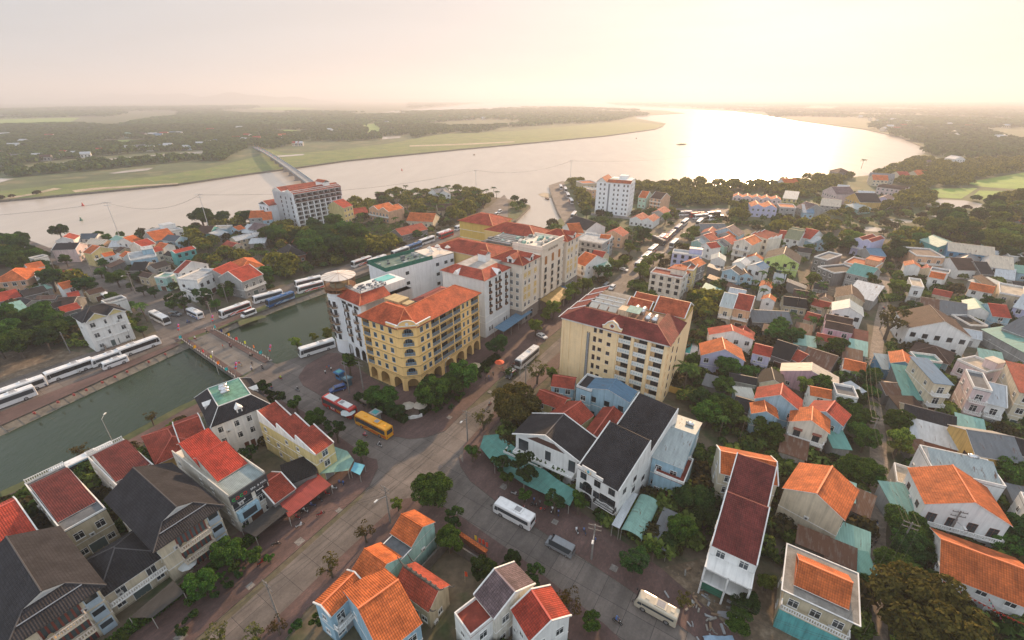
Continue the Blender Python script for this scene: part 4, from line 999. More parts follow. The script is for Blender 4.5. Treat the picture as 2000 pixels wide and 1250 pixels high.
# x, y, angle, width, depth, height, roof, roof colour, wall colour, options, label
HOUSES="""
-60.5|52.8|57.2|10|19|9.5|hipg|dark|cream|p=.62 f=3 b|dark hipped villa with three cream balconies left of the spa building
-66.6|46.8|57.2|8.8|9.2|6|hip|dark|cream|p=.6 f=2 b ov=.7|small dark pyramid-roofed villa between the two big dark villas
-70.2|37.5|57.2|9.8|18.5|9.5|hipg|dark|cream|p=.62 f=3 b|big dark-roofed villa with cream balconies in the bottom left corner
-80.8|56.8|57.2|6.4|21.2|7.5|terr|maroon|sand|f=2|narrow parapet house with maroon tiles and a trellised green-cream back wall
-78.4|67|57.2|6.7|16.9|7.5|terr|maroon|white|f=2|narrow white parapet house with maroon tiles right beside the blue and white coach
-91.1|53.3|57.2|6.2|14.6|6|gx|red|grey||long red-tiled house cut off by the left edge, above the corner villa
-79.6|77.8|46.6|8.9|12.8|4.6|hip|brick|yellow|p=.45 f=1|low house with yellow side wall and hipped red roof by the canal path
-76.9|82.3|41.6|5.2|11.9|5|gx|brick|dgrey|p=.45|dark red roofed house with a small cross gable below the white mansion
-54.1|63.2|57.2|7.4|22.5|9.2|spa|red|pale|f=3|white shophouse with two stepped red roofs and a spa sign on its front
-69.1|83.5|43.2|12.3|15.2|10|mans|dark|white|f=3 p=.75|white mansion with a dark mansard roof and green flat top by the bridge
-42.8|75.8|57.2|4.9|21|8.5|steps3|brick|lyellow|f=3|long narrow yellow house with three stepped dark red roofs
-48.1|66.5|57.2|4.6|8.1|4.5|gx|brick|dgrey|nowin|low house with a brick red roof squeezed behind the red market awning
-47.5|71.4|34.4|5.8|5|4.5|shed|black|dgrey|nowin|low dark corrugated shed roof above the red market awning
-22.5|47.4|57.2|14.7|5.1|7.5|two|orange|mint|f=2 nt sides=13|long mint-walled house with two orange roofs and a concrete gap between
-27.8|42.7|57.2|6.3|3.6|7|gx|orange|lblue|f=2 b|orange-roofed house with a white balustrade on the street side
-18.3|36.9|42.3|6.3|12|8|gx|orange|lblue|f=2 nt|broad orange gabled house at the bottom beside the temple
-19.5|48.9|-32.8|7.5|4.7|5|gx|brick|sand|p=.8 nt f=1 dragon|small temple with red tiles and weathered dark ridge ornaments
-2.5|41.8|41.1|7.9|4.9|8|gy|mauve|pale|f=2|white house with mauve and dark slate roof at the bottom centre
-6.1|39.7|39.5|4.5|4.3|6.5|flat|brick|white|f=2|flat block with red-tiled terrace below the mauve house
2.8|38.6|30.8|6.8|5.3|8|gy|red|white|f=2|white house with a bright red gable roof at the bottom beside the crossroad
0.9|82.9|-32.8|15.6|8.3|8.5|gy|dark|white|f=2 p=.4 s=d ov=.8 sides=13|modern white house with a dark gable roof and planted balconies on the corner
13.6|71.7|-41.4|9.9|26|9|steps2|dark|white|f=3 s=d arch|white shophouse with arched doorways, round emblem and two dark roofs
30.4|75.5|-32.8|6.3|17.2|8.5|gx|pale|lblue|f=2 tank nt p=.3|narrow pale blue house with a steel water tank on its roof
30.5|73.5|-32.8|6.2|8.3|5.5|flat|brick|lblue|f=1|lower front block with a red tiled terrace before the water tank house
34.2|53.5|-32.8|7.3|21.3|9|steps2|maroon|white|f=3 noend frame|tall narrow white house with plum roofs and an open unfinished front
42.7|70.3|-18.2|10.6|8.2|9|gx|orange|cream|f=3|cream house with orange roof and rooftop terrace behind the unfinished house
53.6|66|-46.4|10|9.9|9|gy|orange|cream|f=2 s=o nt sides=13 p=.5|large cream house with a blank gable wall and orange roof left of the lane
43.5|46.2|-32.8|9|8.6|8|inset|orange|sand|f=2 bal|house with orange tiles set in a stained concrete slab above a teal wall
79.6|63.1|-23.3|12.3|10.1|8|gy|orange|white|f=2 b s=s nt|white house with orange roof, brown shutters and balustrades right of the lane
86.8|70.9|-23.5|11.6|8.1|8.5|pshed|pale|white|f=2 tank|white house with a pale blue metal roof behind the orange gable
73.2|50.8|-32.8|10.6|9.4|6|gx|orange|white|f=2 nt ov=.9|long low hall with orange and dark red roof at the right edge
63.2|97.3|-32.8|10.1|5.8|8|gy|red|lblue|f=2 nt p=.6|blue-walled house with a broad red gable roof and skylight strip
60.3|92.3|-20.5|5.6|4.6|7|gy|orange|lblue|f=2 nt|small orange gable on the blue house left of the pink balconied house
67.5|88.5|-32.8|7.9|6.2|7.5|gy|orange|pale|f=2 b s=h nt|house with an orange roof, cream gable and pink-framed balconies
74.3|93.1|-48.2|7.7|6.3|7.2|gy|red|lblue|f=2 nt|red gable roof with blue wall just behind the pink balcony house
80.2|115.3|-32.8|14.2|5|5|gy|cream|pink|f=1 p=.35 nt|long pink wall under a beige corrugated roof
71.4|109.8|-20.9|6.5|6.9|4.5|gy|black|cream|nt|small cream house with a black gable roof beside the pink wall
58.8|121.9|-16.4|12.1|7.8|6.5|gy|orange|lav|f=2 nt|lilac house with an orange roof and turquoise corner behind the coconut palm
75.3|123.5|-32.8|4.8|6.6|6.5|gx|red|lav|f=2 nt|short lilac house with a flat red roof right of the lilac house
66.6|135.5|-16.1|13.4|4.8|6.5|gy|red|white|f=2 nt p=.35|white house with red roof between two pale metal strips
78|155.8|-32.8|4.5|12.7|8|gx|pale|cream|f=2 b|pale-roofed narrow half of the salmon pair
82.3|154.1|-32.8|5.7|13.6|8|gx|brick|peach|f=2 b|salmon-orange house with a red roof and balconies
89.2|151.4|-6.8|13.8|9.9|3.6|gx|grey|dgrey|nt|long low grey tin-roofed shed behind the salmon house
108.7|166.3|-23.3|8|8.5|3.6|gx|black|sand|nt|low house with a dark roof among the areca palms
58.8|182.7|-32.8|13.3|7.6|11|flat|brick|pale|f=4 s=o hut sides=01|plain cream four-storey block with tiny windows behind the red-roofed hotel
68.6|191.7|-42.3|8.7|9.2|9.5|hip|orange|white|f=3|orange hipped roof behind the cream block
78|199.2|-46|7.5|7.8|10|gy|orange|dgrey|f=3 nt|house with a dark open attic under an orange roof left of the lavender house
76.6|189.5|-32.8|3|9|10|flat|brick|lyellow|f=3|narrow ochre yellow tower house beside the cream block
77.4|211.8|-24.5|13.4|6.4|10.5|flat|silver|lav|f=4 s=o hut|tall lavender house with a rooftop terrace
100.4|219.4|-23.1|6.5|8.3|5|gy|pale|white|nt f=1|white bungalow with a pale metal gable roof right of the lavender house
104.3|205.1|-41|5.7|7.8|8|gy|silver|white|f=2 s=o nt|white house with blue roof panels, left one of the pair
109.5|201.3|-53.2|6.7|6.8|8|gy|blue|white|f=2 s=o nt|white house with blue roof panels, right one of the pair
96.2|196.9|-42.2|7.1|6.3|7|gy|dark|lblue|f=2 b|sky blue house with white laundry balcony
102.3|193.2|-12|6|5.9|6|gy|brown|lblue|f=2 nt|sky blue gabled house with brown roof left of the areca grove
124.5|214.8|-32.8|14.8|14.2|7|gy|dark|lime|f=2 nt s=o|lime green house with a dark gable roof
112.3|265.6|-32.8|7.8|10.6|6|gy|brick|grey|nt|grey row house with a brick roof at the far left of the terrace rows
121|262.4|-50.2|9.1|10.1|6|gy|orange|grey|nt|grey row house with an orange roof at the back of the terrace rows
105.3|256.1|-51.7|9.4|8.6|6|gy|red|grey|nt|grey row house with a red roof nearest the street
101.5|250.8|-45.5|6.3|7.6|5|gy|pale|mint|nt f=1|mint-walled row house nearest the street
113.2|249.4|-44.7|10|9.1|6|gy|red|grey|nt|wide row house with red roof in the middle of the terrace rows
102.6|240|-67.4|7.1|6.8|6.5|gy|red|white|nt|white row house with a red roof between two mint ones
111.4|247.6|-52|7.9|6.8|5|gy|grey|mint|nt f=1|mint-walled row house with grey roof right of the white one
120.1|267.1|-44.1|14.4|9.9|6.5|gy|mauve|lblue|nt|long blue-walled row house with a mauve roof at the back
116.9|276.5|0|15.8|10.4|5|gx|grey|grey|nt|long grey shed roof behind the terrace rows
117.2|233.7|-48|8.8|13.3|10|gy|orange|pale|f=3 b|big white house with rows of dark tall windows and orange stepped gable
133.2|248.5|-68.2|11.3|9.8|10|steps3|red|pale|f=3 s=o|house with red roofs divided by white fins behind the big white one
159.6|260.4|-50.8|6.7|15|6|gx|olive|grey|f=2 nt|grey house with an olive metal roof by the far grove
165.8|258.6|-57.4|6.9|15|6|gx|red|white|f=2 nt|white house with a red metal roof next to the olive roof
169.2|248.7|9.4|9.9|11.1|5|gy|silver|lblue|nt|small light blue house right of the red strip roof
179.3|375.6|-24.7|34.7|12|6|gy5|orange|lpink|f=2|terrace of five orange gables at the foot of the sunlit grove
217.1|370.6|-32.8|9.7|15|6|shed|pale|lyellow|nt|pale yellow box house at the right end of the gable terrace
173.9|333.7|-18.7|17.1|15|7|gy2|orange|lav|f=2 nt|lilac twin-gabled house below the five gable terrace
196|335.7|-21.4|10.6|15|6|flat|orange|grey|f=2|grey box house right of the twin gables
211.7|343.1|-82.2|11.2|15|5|gx|mauve|grey|nt|grey hut with a mauve roof beyond the grey box
209.8|328.6|-23|6.7|13.3|4|shed|blue|lblue|nt|tiny blue hut at the edge of the meadow
262.7|393.6|-89.7|18.2|15|8|gy|mauve|lpink|f=2 nt|pink house with a mauve gable in the far cluster
278.5|399.5|-32.8|8.2|15|7|gx|silver|white|f=2|white house right of the pink one in the far cluster
234.6|349.5|-32.8|12.6|15|5|gx|cream|grey|f=2 nt|long house with a pale roof under the far cluster
267.1|370.4|-96.5|20|15|7|gy|dark|yellow|f=2 nt|yellow house with a dark gable in the far cluster
282.1|375.6|-17.3|11.4|15|6|gx|silver|white|nt|white house with silver roof behind the yellow one
286.6|363.8|-49.1|8.5|15|7|gy|mauve|lav|f=2 nt|blue-grey gabled house at the right of the far cluster
255.9|338.9|21.3|15.3|9.2|3.5|shed|pale|mint|nt|mint shed at the right below the far cluster
328.8|421.1|-54|20|15|6|gx2|brown|lpink|nt|broad brown-roofed house near the river bend
362.6|478.4|-32.8|20|15|6|gx|grey|grey|nt|grey-roofed house near the river bend
354.6|462.3|-23.1|12.6|15|6|gx|orange|cream|nt|orange-roofed house before the grey one near the bend
397.9|483.2|0|10.9|15|6|gx|red|cream|nt|red-roofed house at the right of the river bend
425.8|495.4|0|7.7|15|5|gx|orange|cream|nt|small orange house right of the red one near the bend
573|620.5|0|13.8|15|7|gy|silver|white|nt|lone white house in the far right wood
352.7|511.8|0|13.3|15|6|hip|brown|dgrey|nt|dark stepped-roof house among the riverside palms
253.7|452.5|-82.2|14.1|15|6|gy|orange|white|nt|white house alone inside the sunlit grove
186.8|242.9|-59.4|8.4|15|9|gy2|brick|lav|f=2 B|pink and blue mansion with steep red gables by the pond
156.2|255.2|-41.8|7.5|15|6|gx|olive|white|f=2 nt|left part of the long house with an olive roof
156.7|262.3|-32.8|3.4|12.8|4|gx|red|cream|nt|small red-roofed hut at the left of the olive roof
187.5|228.2|0|7.7|10|4|gx|blue|grey|nt|low blue-roofed shed below the pink mansion
226.5|234.3|-7.7|11|14.3|7|gy|mint|teal|f=2 nt|mint house with a broad gable behind the blue house
226.1|227.9|-32.8|17.8|12.1|7|gx|cream|blue|f=2 nt s=o|long deep blue house with a pale roof at the right
202|218.4|-16.4|11.9|15|7|flat|rust|peach|f=2 b|peach house with rust-stained roof and two storeys of balconies
212.5|205.4|-7.2|9.2|14.6|4.5|gx|brown|white|nt|low white house with a brown roof before the blue house
222.9|219.8|-49.8|8.3|14.4|5|gy|grey|lblue|nt|low light blue gable in front of the deep blue house
227.3|205.7|-32.8|8.2|15|6|gx|cream|white|nt|white house with a patchy cream roof at the right
223.6|198.1|-42.8|6.2|10.5|3.5|shed|silver|white|nowin|low shed with a bright silver roof below the cream roof house
219.7|201.1|-12.2|5.2|14.8|4|gx|dark|dgrey|nt|dark shack between the brown and cream roofs
207.6|193.9|-93.5|9|7.4|3.5|shed|pale|grey|nowin|pale sheet roof before the thatched dark one
204.5|182.1|-24.1|4.6|14.3|5|gy|brown|sand|nt|brown gabled hut beside the yellow wall at the right
149.6|216.3|-56.5|6.1|15|7|flat|grey|dgrey|f=2|bare grey concrete house, left of the ruined pair
144.5|204.6|-76.9|9.2|15|6|flat|dark|dgrey|f=2|blackened concrete house in front of the bare grey one
160.8|210.5|-50.9|12.1|13.5|6|flat|orange|peach|f=1 hut|salmon house with a pierced parapet and an orange attic
151.8|195.1|-54.5|9|12.6|7|gx|teal|grey|f=2 nt|raw grey house with a teal sheet roof by the lane
132.4|170.9|-32.8|9.1|12.4|5|gy|brown|cream|f=1 nt|cream house with a brown gable and veranda
139.4|175.1|-48.4|9.1|12.5|4.5|shed|silver|grey|nowin|white tin roof behind the cream veranda house
119.4|153.9|-32.8|9.3|9|7|gy|pale|white|f=2 nt s=o|white house with a pale metal gable left of the lane
108.9|141.4|-32.8|8.1|12.7|6|gx2|brown|pink|f=2 nt|pink house with brown striped roofs left of the lane
114.1|134.2|-32.8|4.3|8.8|3.5|shed|maroon|dgrey|nowin|maroon sheet roof by the lane below the pink house
110.2|129.1|-32.8|4.6|7.4|3.2|shed|mint|grey|nowin|mint sheet roof by the lane below the maroon one
82.8|126.7|-44.8|5.8|11.8|4|gx|black|dgrey|nt|old house with a black weathered roof among the trees
88|124.7|-64.5|3.3|7.1|4|gx|brick|dgrey|nt|low dark house with a small red roof among the trees
90.5|122.7|-45.4|8|10.8|4|gx|rust|dgrey|nt|wide rusty brown roof beside the grove
94|109.8|-80.9|4.9|3.8|3.5|shed|silver|grey|nowin|long silver sheet roof at the end of the pink wall
76.3|83.8|-9.1|3.6|5.1|3.5|shed|teal|grey|nowin|teal sheet roof right of the pink balcony house
63.1|82.9|-32.8|5.2|5.2|3.2|shed|rust|grey|nowin|rust-streaked sheet roof before the pink balcony house
61.7|102.7|-9.8|4.4|4.1|4|shed|pale|lblue|nowin|pale sheet roof left of the blue-walled house
58.8|98.5|-32.8|5.1|6.7|4|gx|dark|dgrey|nt|dark tiled annex left of the small orange gable
167.1|177.3|-32.8|4.1|11.6|7|flat|cream|white|f=2 b|small white two-storey house with a flat roof right of the lane
158.7|160.7|-32.8|5.4|12.7|4|gx|rust|dgrey|nt|long rust-red striped shed right of the lane
164|158|-32.8|7.7|12.7|4|gx|grey|dgrey|nt|mottled grey shed continuing the rusty one
175.3|158.9|-32.8|6.2|10.8|5|gy|mint|white|nt f=1|small white house with a pale mint gable roof
179.4|153.4|-20.4|5.3|11|5|gx|red|lblue|nt|pale blue house with a bright red roof at the right
165.1|146.6|-6.3|5.9|9|4|flat|black|dgrey|f=1|low block with a blackened flat roof at the right
196.9|170|-42.4|7.5|15|7|flat|cream|sand|f=2|sand-coloured house at the right edge with a flat roof
192.7|159.4|-56.7|3.6|14.1|6|gx|silver|lav|f=2 nt|lilac-grey house at the right edge
168.5|139.4|-77.4|9.6|14.6|7|gx|grey|grey|f=2 nt|grey gabled house behind the teal warehouse
165.1|142.1|-95.5|19.2|6.9|5|shed|teal|grey|nowin|long teal warehouse roof at the right edge
135.5|138.4|-24.2|16.5|14.5|7.5|gy|brown|white|f=2 s=o nt|large white house with a brown gable roof and plain side wall
129.4|128.3|-49.4|9.4|9.6|4|hip|brown|lblue|nt|low house with a brown hipped roof before the white gable house
114.9|118.2|-32.8|5.6|7.9|6|gy|orange|blue|f=2 nt|bright blue house with an orange roof right of the lane
113.5|118.7|-13.8|3.9|6.6|3.5|shed|pale|blue|nowin|pale lean-to left of the bright blue house
125.9|121.8|-17.2|6.6|4.9|4.5|flat|teal|teal|f=1|flat teal-edged roof right of the bright blue house
112.3|101.4|-13.2|4|12.2|10|shed|blue|cream|f=3 b p=.15|tall narrow cream house with a blue metal roof and two loggias
119.9|98.6|-32.8|3.6|10.3|10|flat|grey|lpink|f=3 B|tall pale pink house with a grey flat roof
131.8|116|-73.9|7.4|7.3|8|flat|cream|lpink|f=2 hut tank|lower back block with roof clutter behind the tall pink house
123.4|96.8|-32.8|3.6|11.9|7|gx|silver|white|f=2 b|white balconied house with a grey tin roof beside the tall pink one
130|96.5|-32.8|3.3|14.9|10.5|shed|brick|cream|f=3 p=.2|tall pale yellow house cut by the right edge
108.5|103.9|-20.9|4.3|13|3.6|shed|teal|dgrey|nowin|teal sheet roof left of the tall cream house
104.5|105.2|-5.2|4.3|6.9|3.6|gx|rust|dgrey|nt|rusty hut left of the teal sheet roof
103.9|99.4|-3.4|6.1|4.2|3.2|shed|brown|dgrey|nowin|brown sheet roof below the teal one
99.8|93|-32.8|10|9.1|4.2|gx|dark|sand|nt|wide dark brown barn roof right of the lane
96.9|86.8|-32.8|10.2|6.2|4.2|shed|silver|brick|nowin|long house with a shiny silver roof and ventilators
102.7|77.5|-16.2|8.5|10.7|7|gx|grey|yellow|f=2 nt s=b|mustard yellow house with a worn grey tin roof
113.5|79.3|-32.8|3.5|7.3|6|gx|dark|dgrey|nt|dark roofed house right of the mustard house
94.1|82.9|-17.6|3|3.5|3.5|shed|rust|dgrey|nowin|rusty shed roof below the silver roof house
76.7|64.5|-7.9|4.3|6.9|3.5|shed|mint|grey|nowin|mint sheet roof over the yard left of the white orange house
81.9|72|-32.8|3|6.7|4|flat|cream|grey|f=1|low concrete frame block in the yard beside the lane
60.1|58.8|-32.8|5.6|4.5|3.2|shed|mint|dgrey|nowin|mint sheet roof left of the lane, below the blank gable house
60.4|52.6|-12.6|3|3.6|3.2|shed|teal|dgrey|nowin|teal sheet roof left of the lane beside the slab roof house
53.1|58|-32.8|4.6|3.5|3.6|shed|rust|dgrey|nowin|grey and rusty sheet roof behind the slab roof house
56.8|55.2|-32.8|4.2|3.8|3.4|shed|rust|dgrey|nowin|rust-streaked sheet roof right of the grey one
67.7|66.6|-42.7|3.9|5.6|3.2|shed|rust|dgrey|nowin|rusty sheet roof at the lane right of the blank gable
69.1|68.2|-32.8|3.7|3.5|3.4|shed|mint|grey|nowin|mint sheet roof at the lane above the rusty one
67.1|68.8|-32.8|3|4.4|4|shed|mint|white|nowin|narrow mint roof against the right side of the blank gable house
-252|245|23.7|7.6|9.4|7|gy|brick|white|f=2|white house with a brick roof at the left end of the riverside row
-228.5|230.5|97.5|8.5|11.2|7|gy|dark|lpink|f=2 b|pink house with a black roof left of the yellow one
-213.6|222.6|67.2|9.4|7|7|gy|orange|lyellow|f=2 b|lemon yellow house with an orange roof and shaded veranda
-250.4|256.1|2.9|9.5|8.2|5|gx|navy|white|nt|white house with a navy blue roof by the river
-241.9|250.9|-14|12.5|7.6|4|gx|cream|peach|nt|worn peach house behind the lemon house
-233.6|257.4|-32.8|9.9|7.9|4|gx|mint|grey|nt|mint roofed shed by the river pylon
-219.6|246.4|-12.6|11.7|5.6|6|gy|orange|white|f=2 nt|white house with a bright orange roof by the river
-223.3|244.2|10.5|8.1|8.3|4|gx|silver|grey|nt|grey house with a silver tin roof below the orange riverside one
-196.3|234|74.9|7.5|9|7|gx|red|pale|f=2|cream house with a red roof above the light blue block
-188.8|228.1|57.2|6.4|5.8|5.5|gx|red|pale|f=2 nt|low cream house with a red roof right of the light blue block
-200.4|249.2|57.2|10.4|15|6|gx|orange|grey|nt|long grey house with an orange roof near the river
-205.5|258|57.2|14.1|15|7|flat|silver|white|f=2 hut|white flat-roofed house on the river bank with a roof garden
-184.8|210.5|40.7|10.7|15|7|flat|silver|lblue|f=2 hut|light blue block with white sheds on its roof terrace
-182.6|205.6|4.7|6.7|9.9|4|gx|black|dgrey|nt|old house with broken black tiles below the light blue block
-188.3|247.9|72.2|7.9|9.7|6|gy|navy|lblue|f=2 nt|light blue house with a navy gable roof
-171.6|223.3|57.2|9.7|5.3|7|gx|red|teal|f=2 p=.3 s=d|turquoise house with red roof panels
-169.4|204.9|66.1|6.8|6.7|5|gx|dark|grey|nt|dark roofed house left of the maroon gable
-148|191.1|66.4|13.4|3.9|8|gy|brick|white|f=3 b|white three-storey house with a maroon gable roof
-133.8|181.1|79.3|13.7|10|8|flat|silver|white|f=2 s=d|white restaurant building with a covered roof terrace and one dark window
-142|182.1|-32.8|9.5|4.7|4|flat|grey|white|f=1|low white block with outside stairs left of the restaurant
-159.1|190.2|-7.3|5.9|6|6|flat|mint|mint|f=2|seafoam house with a teal awning at the street corner
-114.6|180.6|66.2|10.3|14.1|8|gx|red|grey|f=2 b|unpainted grey house with a bright red roof by the bus road
-125.9|188.4|80|10.9|11.3|7.4|gx|red|grey|f=2 nt|grey house with a faded red roof left of the raw grey one
-124.6|198.4|44.5|9.4|15|7|hip|orange|white|f=2 b|white villa with an orange hipped roof behind the raw grey house
-152.1|238.1|57.2|7.4|9.6|5|gy|brick|cream|nt|cream gabled house with a dark red roof among the trees
-157|252.4|57.2|15|6.8|5|gx|silver|sand|nt|long shed with a pale metal roof and blue doors
-174.5|277.9|-18.3|6.5|5.3|5|gy|orange|lblue|nt|small blue-walled house with an orange gable near the grey tower
-163.9|278.9|-23.2|10.4|10.9|5|gx|mauve|grey|nt|grey hut with a mauve roof right of the orange hut
-167.7|275.4|0|10.6|10.7|3.5|shed|silver|grey|nowin|low silver sheet roof before the slate hut
-187.4|278.8|6.2|9.6|8.5|4.5|flat|cream|lblue|f=1|pale blue house with a cluttered flat roof
-176.5|268.6|80.4|7.9|6.1|3.5|shed|silver|grey|nowin|striped tin shed below the cluttered roof
-191.9|272|0|7.9|12.2|4|gx|brown|teal|nt|teal hut with a brown roof left of the cluttered roof
-150.7|253.5|12.1|8.2|6|3|shed|silver|grey|nowin|white sheet roof below the pale curved shed
-168.5|290.7|12|7.9|12.5|9|gx|orange|grey|f=3 nt|grey three-storey house with an orange roof left of the river hotel
-156.8|285|24.9|5.4|13.8|9|gx|orange|lblue|f=3 nt|pale blue three-storey house with an orange roof touching the river hotel
-116.8|224.8|37.7|9.9|14.8|4.5|hip|dark|brick|p=.7 dragon|dark tiled pavilion with raised red ridge ends among trees
-114.7|311.3|68.5|9.6|15|11|gx|red|lyellow|f=3 nt|cream yellow building with a red roof right of the river hotel
-100.9|322.7|-32.8|19.3|15|8|gy2|orange|peach|f=2 b|peach villa with orange roofs in the banana grove
-62|386.1|11.5|10.9|15|6|gy|grey|white|nt f=2|white villa with grey gables deep in the riverside grove
-71.1|395.7|-46.4|13.2|13.2|6|gy|grey|white|nt f=2|smaller gabled half left of the white grove villa
-53.9|333.9|14.5|10.8|13.4|4|gx|brown|sand|nt|brown-roofed house under the riverside grove
-71|304.2|-9.9|18.4|15|4|gx|orange|cream|nt|low orange-roofed shed by the bus road
-66.3|267.6|48.7|20|11.3|4|gx|brick|dgrey|nt|low brick red shed by the bus road
-112.4|321.9|36.2|11.3|11.2|4|gx|red|peach|nt|low red roof behind the yellow annex
64.6|424.6|17.9|14.4|15|8|flat|orange|sand|f=2 B|sand-coloured house with balconies left of the white tower hotel
68.4|399.2|33|7.1|15|7|flat|cream|peach|f=2|narrow peach house tight against the white tower hotel
99.4|363.9|-32.8|6.1|15|8|gx|orange|mint|f=2|mint and orange house right of the white tower hotel
108.1|361.9|-43.8|9.3|15|8|gx|brown|peach|f=3 B|peach house with a brown roof and balconies right of the mint one
79.9|307.6|-32.8|16|15|4.5|gy2|brick|white|nt|low white double-gabled house before the white tower hotel
100|326.2|-32.8|8.9|15|4.5|gy|brick|grey|nt|grey gabled house right of the twin white gables
54|260.2|-32.8|10.7|10.5|7|gy|red|peach|f=2 nt|peach house with a red gable roof by the wide street
33.9|238.9|-32.8|15.7|15|9.5|flat|silver|grey|f=3 s=o|tall grey house with a crenellated parapet
46.4|239.1|-21.4|5.9|11.9|8|gx|orange|lblue|f=2 b|house with a bright blue front and orange roof beside the grey one
34|257.7|13.3|7.7|15|8|gx|orange|white|f=2 nt|white house with an orange roof behind the crenellated one
33.2|281.4|-58.6|20|15|8|gx|dark|white|f=2 tank nt|white house with dark roof and tanks nearest the inlet
39.7|248.1|-15|6.3|10.1|8|flat|silver|white|f=2|white cube with a small red door on its roof
35|210.5|-63.4|8.7|9.3|6|gy|mint|pale|f=2 nt|mint-roofed gabled house by the street
38.3|215.5|-32.8|6|10.6|7|gx|red|cream|f=2 nt|small red roof just behind the mint gabled house
29.5|207.1|-53.6|7.9|14.1|8|gx|orange|white|f=3 b|white house with three balconies beside the grand hotel
-224.7|183.1|22.1|12.1|15|6.5|hip|orange|peach|f=2|peach villa with an orange hipped roof at the left edge
-207.8|168.2|57.2|7.2|8.9|4|gx|red|dgrey|nt|low grey house with a red roof at the left edge
-202.2|174.1|57.2|7.1|6.8|4|gx|dark|dgrey|nt|dark-roofed hut right of the red shack
-193.2|154.9|57.2|7.9|7.9|3.8|shed|mint|grey|nowin|long mint metal roof at the left edge
-196.3|172.1|6.6|7.4|3.5|3.5|gx|rust|dgrey|nt|hut with a patched rusty roof behind the areca palms
-179.7|162.7|57.2|6|5.1|4|gx|black|dgrey|nt|long black roof behind the small red one
-172.9|158.8|57.2|5.3|5.7|3.8|gx|red|dgrey|nt|small red roof behind the yellow-white villa
-142.1|135.3|57.2|11.4|7.9|11.5|villa|dark|white|f=3|three-storey yellow and white villa with a dark gable by the canal road
-202.8|179.9|70.7|5.2|4.1|3.6|shed|mint|grey|nowin|narrow mint roof behind the roadside trees
-183.7|173.6|45.2|3.5|5.1|3.6|gx|red|dgrey|nt|red backyard hut behind the roadside trees
-181|164.1|10.5|6.2|8|4|gx|brown|dgrey|nt|broad brown roof behind the villa
9.6|93.6|-45.1|8.1|7.2|6|gy|brick|lyellow|f=1 nt|pale yellow gabled house with red tiles behind the planter house
6.1|100.1|-32.8|7.9|5.5|5.6|gx|brick|lyellow|nt|red tiled wing with a skylight beside the brown tree
17|85.5|-32.8|5.2|12.4|6|gy|brick|grey|f=2 nt|narrow grey house with a red gable behind the planter house
11|106.1|-14.9|6.2|5.8|6|gx|brick|lblue|nt|small dark red roof below the yellow hotel front
20|100.4|-32.8|11.3|5.6|9|gy|blue|lblue|f=2 nt s=o p=.3|pale blue house with a broad blue metal gable roof
17.2|101.5|-32.8|4.3|7|8.5|flat|dark|lblue|f=2|dark flat terrace left of the blue metal gable
108.4|177|57.2|7.3|4.3|6.6|gx|orange|white|nt|orange-roofed house left of the dark low house
90|145.2|-32.8|6.1|4|3|shed|rust|dgrey|nowin|rusty sheet-roofed shed right of the long grey shed
103|67.1|-22.8|6.9|4.8|3.3|shed|grey|dgrey|nowin|grey sheet-roofed shed below the dark edge house
80.8|101.8|-22.8|4.7|4.7|5.9|gx|orange|white|nt|orange-roofed house behind the right red gable
265.8|235.5|-32.8|5.5|7.9|3.6|shed|mint|grey|nowin|mint sheet-roofed shed right of the cream roof house
-209.2|197.1|57.2|6.4|5.9|3.8|gx|brick|cream|nt|brick-roofed shed behind the red backyard hut
123.7|207.7|57.2|5.3|4.1|3.1|shed|mint|grey|nowin|mint sheet-roofed shed below the lime house
130.8|183.3|-32.8|4.8|6.7|3.9|gx|dark|grey|nt|black tiled shed below the dark ruin
176.9|177|-44.8|5.7|5.8|4|gx|brick|cream|nt|brick-roofed shed behind the mottled long shed
117.6|175.9|-32.8|5.2|7|3.6|gx|brown|sand|nt|brown tiled shed right of the dark low house
87.2|177.9|57.2|6.7|6.4|3.4|shed|teal|lblue|nt|teal sheet-roofed shed below the sky blue house
-215.7|238.7|-32.8|5|6.2|3.4|gx|brown|sand|nt|brown tiled shed right of the orange riverside house
185.2|190|-44.8|4.8|6.3|6.8|gx|orange|white|nt|orange-roofed house right of the small white tower house
-193.4|238.8|-22.8|6.9|6.2|5.7|gx|orange|white|nt|orange-roofed house left of the small navy gable house
135.7|229.2|-32.8|4.3|6.5|4.2|gx|brick|cream|nt|brick-roofed shed right of the lime house
190.9|201.8|57.2|6.5|5.7|6.8|gx|orange|white|nt|orange-roofed house below the peach house
120.4|197|-32.8|4.6|6.2|3.6|gx|silver|white|nt|silver-roofed shed right of the lime house
90.4|176.2|-32.8|6.2|7.8|3.9|gx|silver|white|nt|silver-roofed shed below the sky blue annex
221.5|187.1|-22.8|7.2|5.2|3.5|gx|dark|grey|nt|black tiled shed behind the lilac edge house
245.9|210.4|-44.8|5.3|4|3.6|gx|dark|grey|nt|black tiled shed right of the silver awning house
137.3|98.4|-32.8|4.8|4.6|3|shed|grey|dgrey|nowin|grey sheet-roofed shed right of the tall yellow edge house
256|232.3|-32.8|5.6|5.6|3.4|gx|silver|white|nt|silver-roofed shed behind the cream roof house
201.2|203.7|57.2|5.6|7.1|3.8|gx|brick|cream|nt|brick-roofed shed right of the peach house
-203.6|218.3|57.2|4.3|4.6|6.8|gx|orange|white|nt|orange-roofed house below the silver roofs house
-200.5|223.5|-32.8|4.7|5.7|5.8|gx|orange|white|nt|orange-roofed house behind the light blue block
148.4|124|-32.8|5.3|5.8|3.5|shed|mint|grey|nowin|mint sheet-roofed shed below the grey edge house
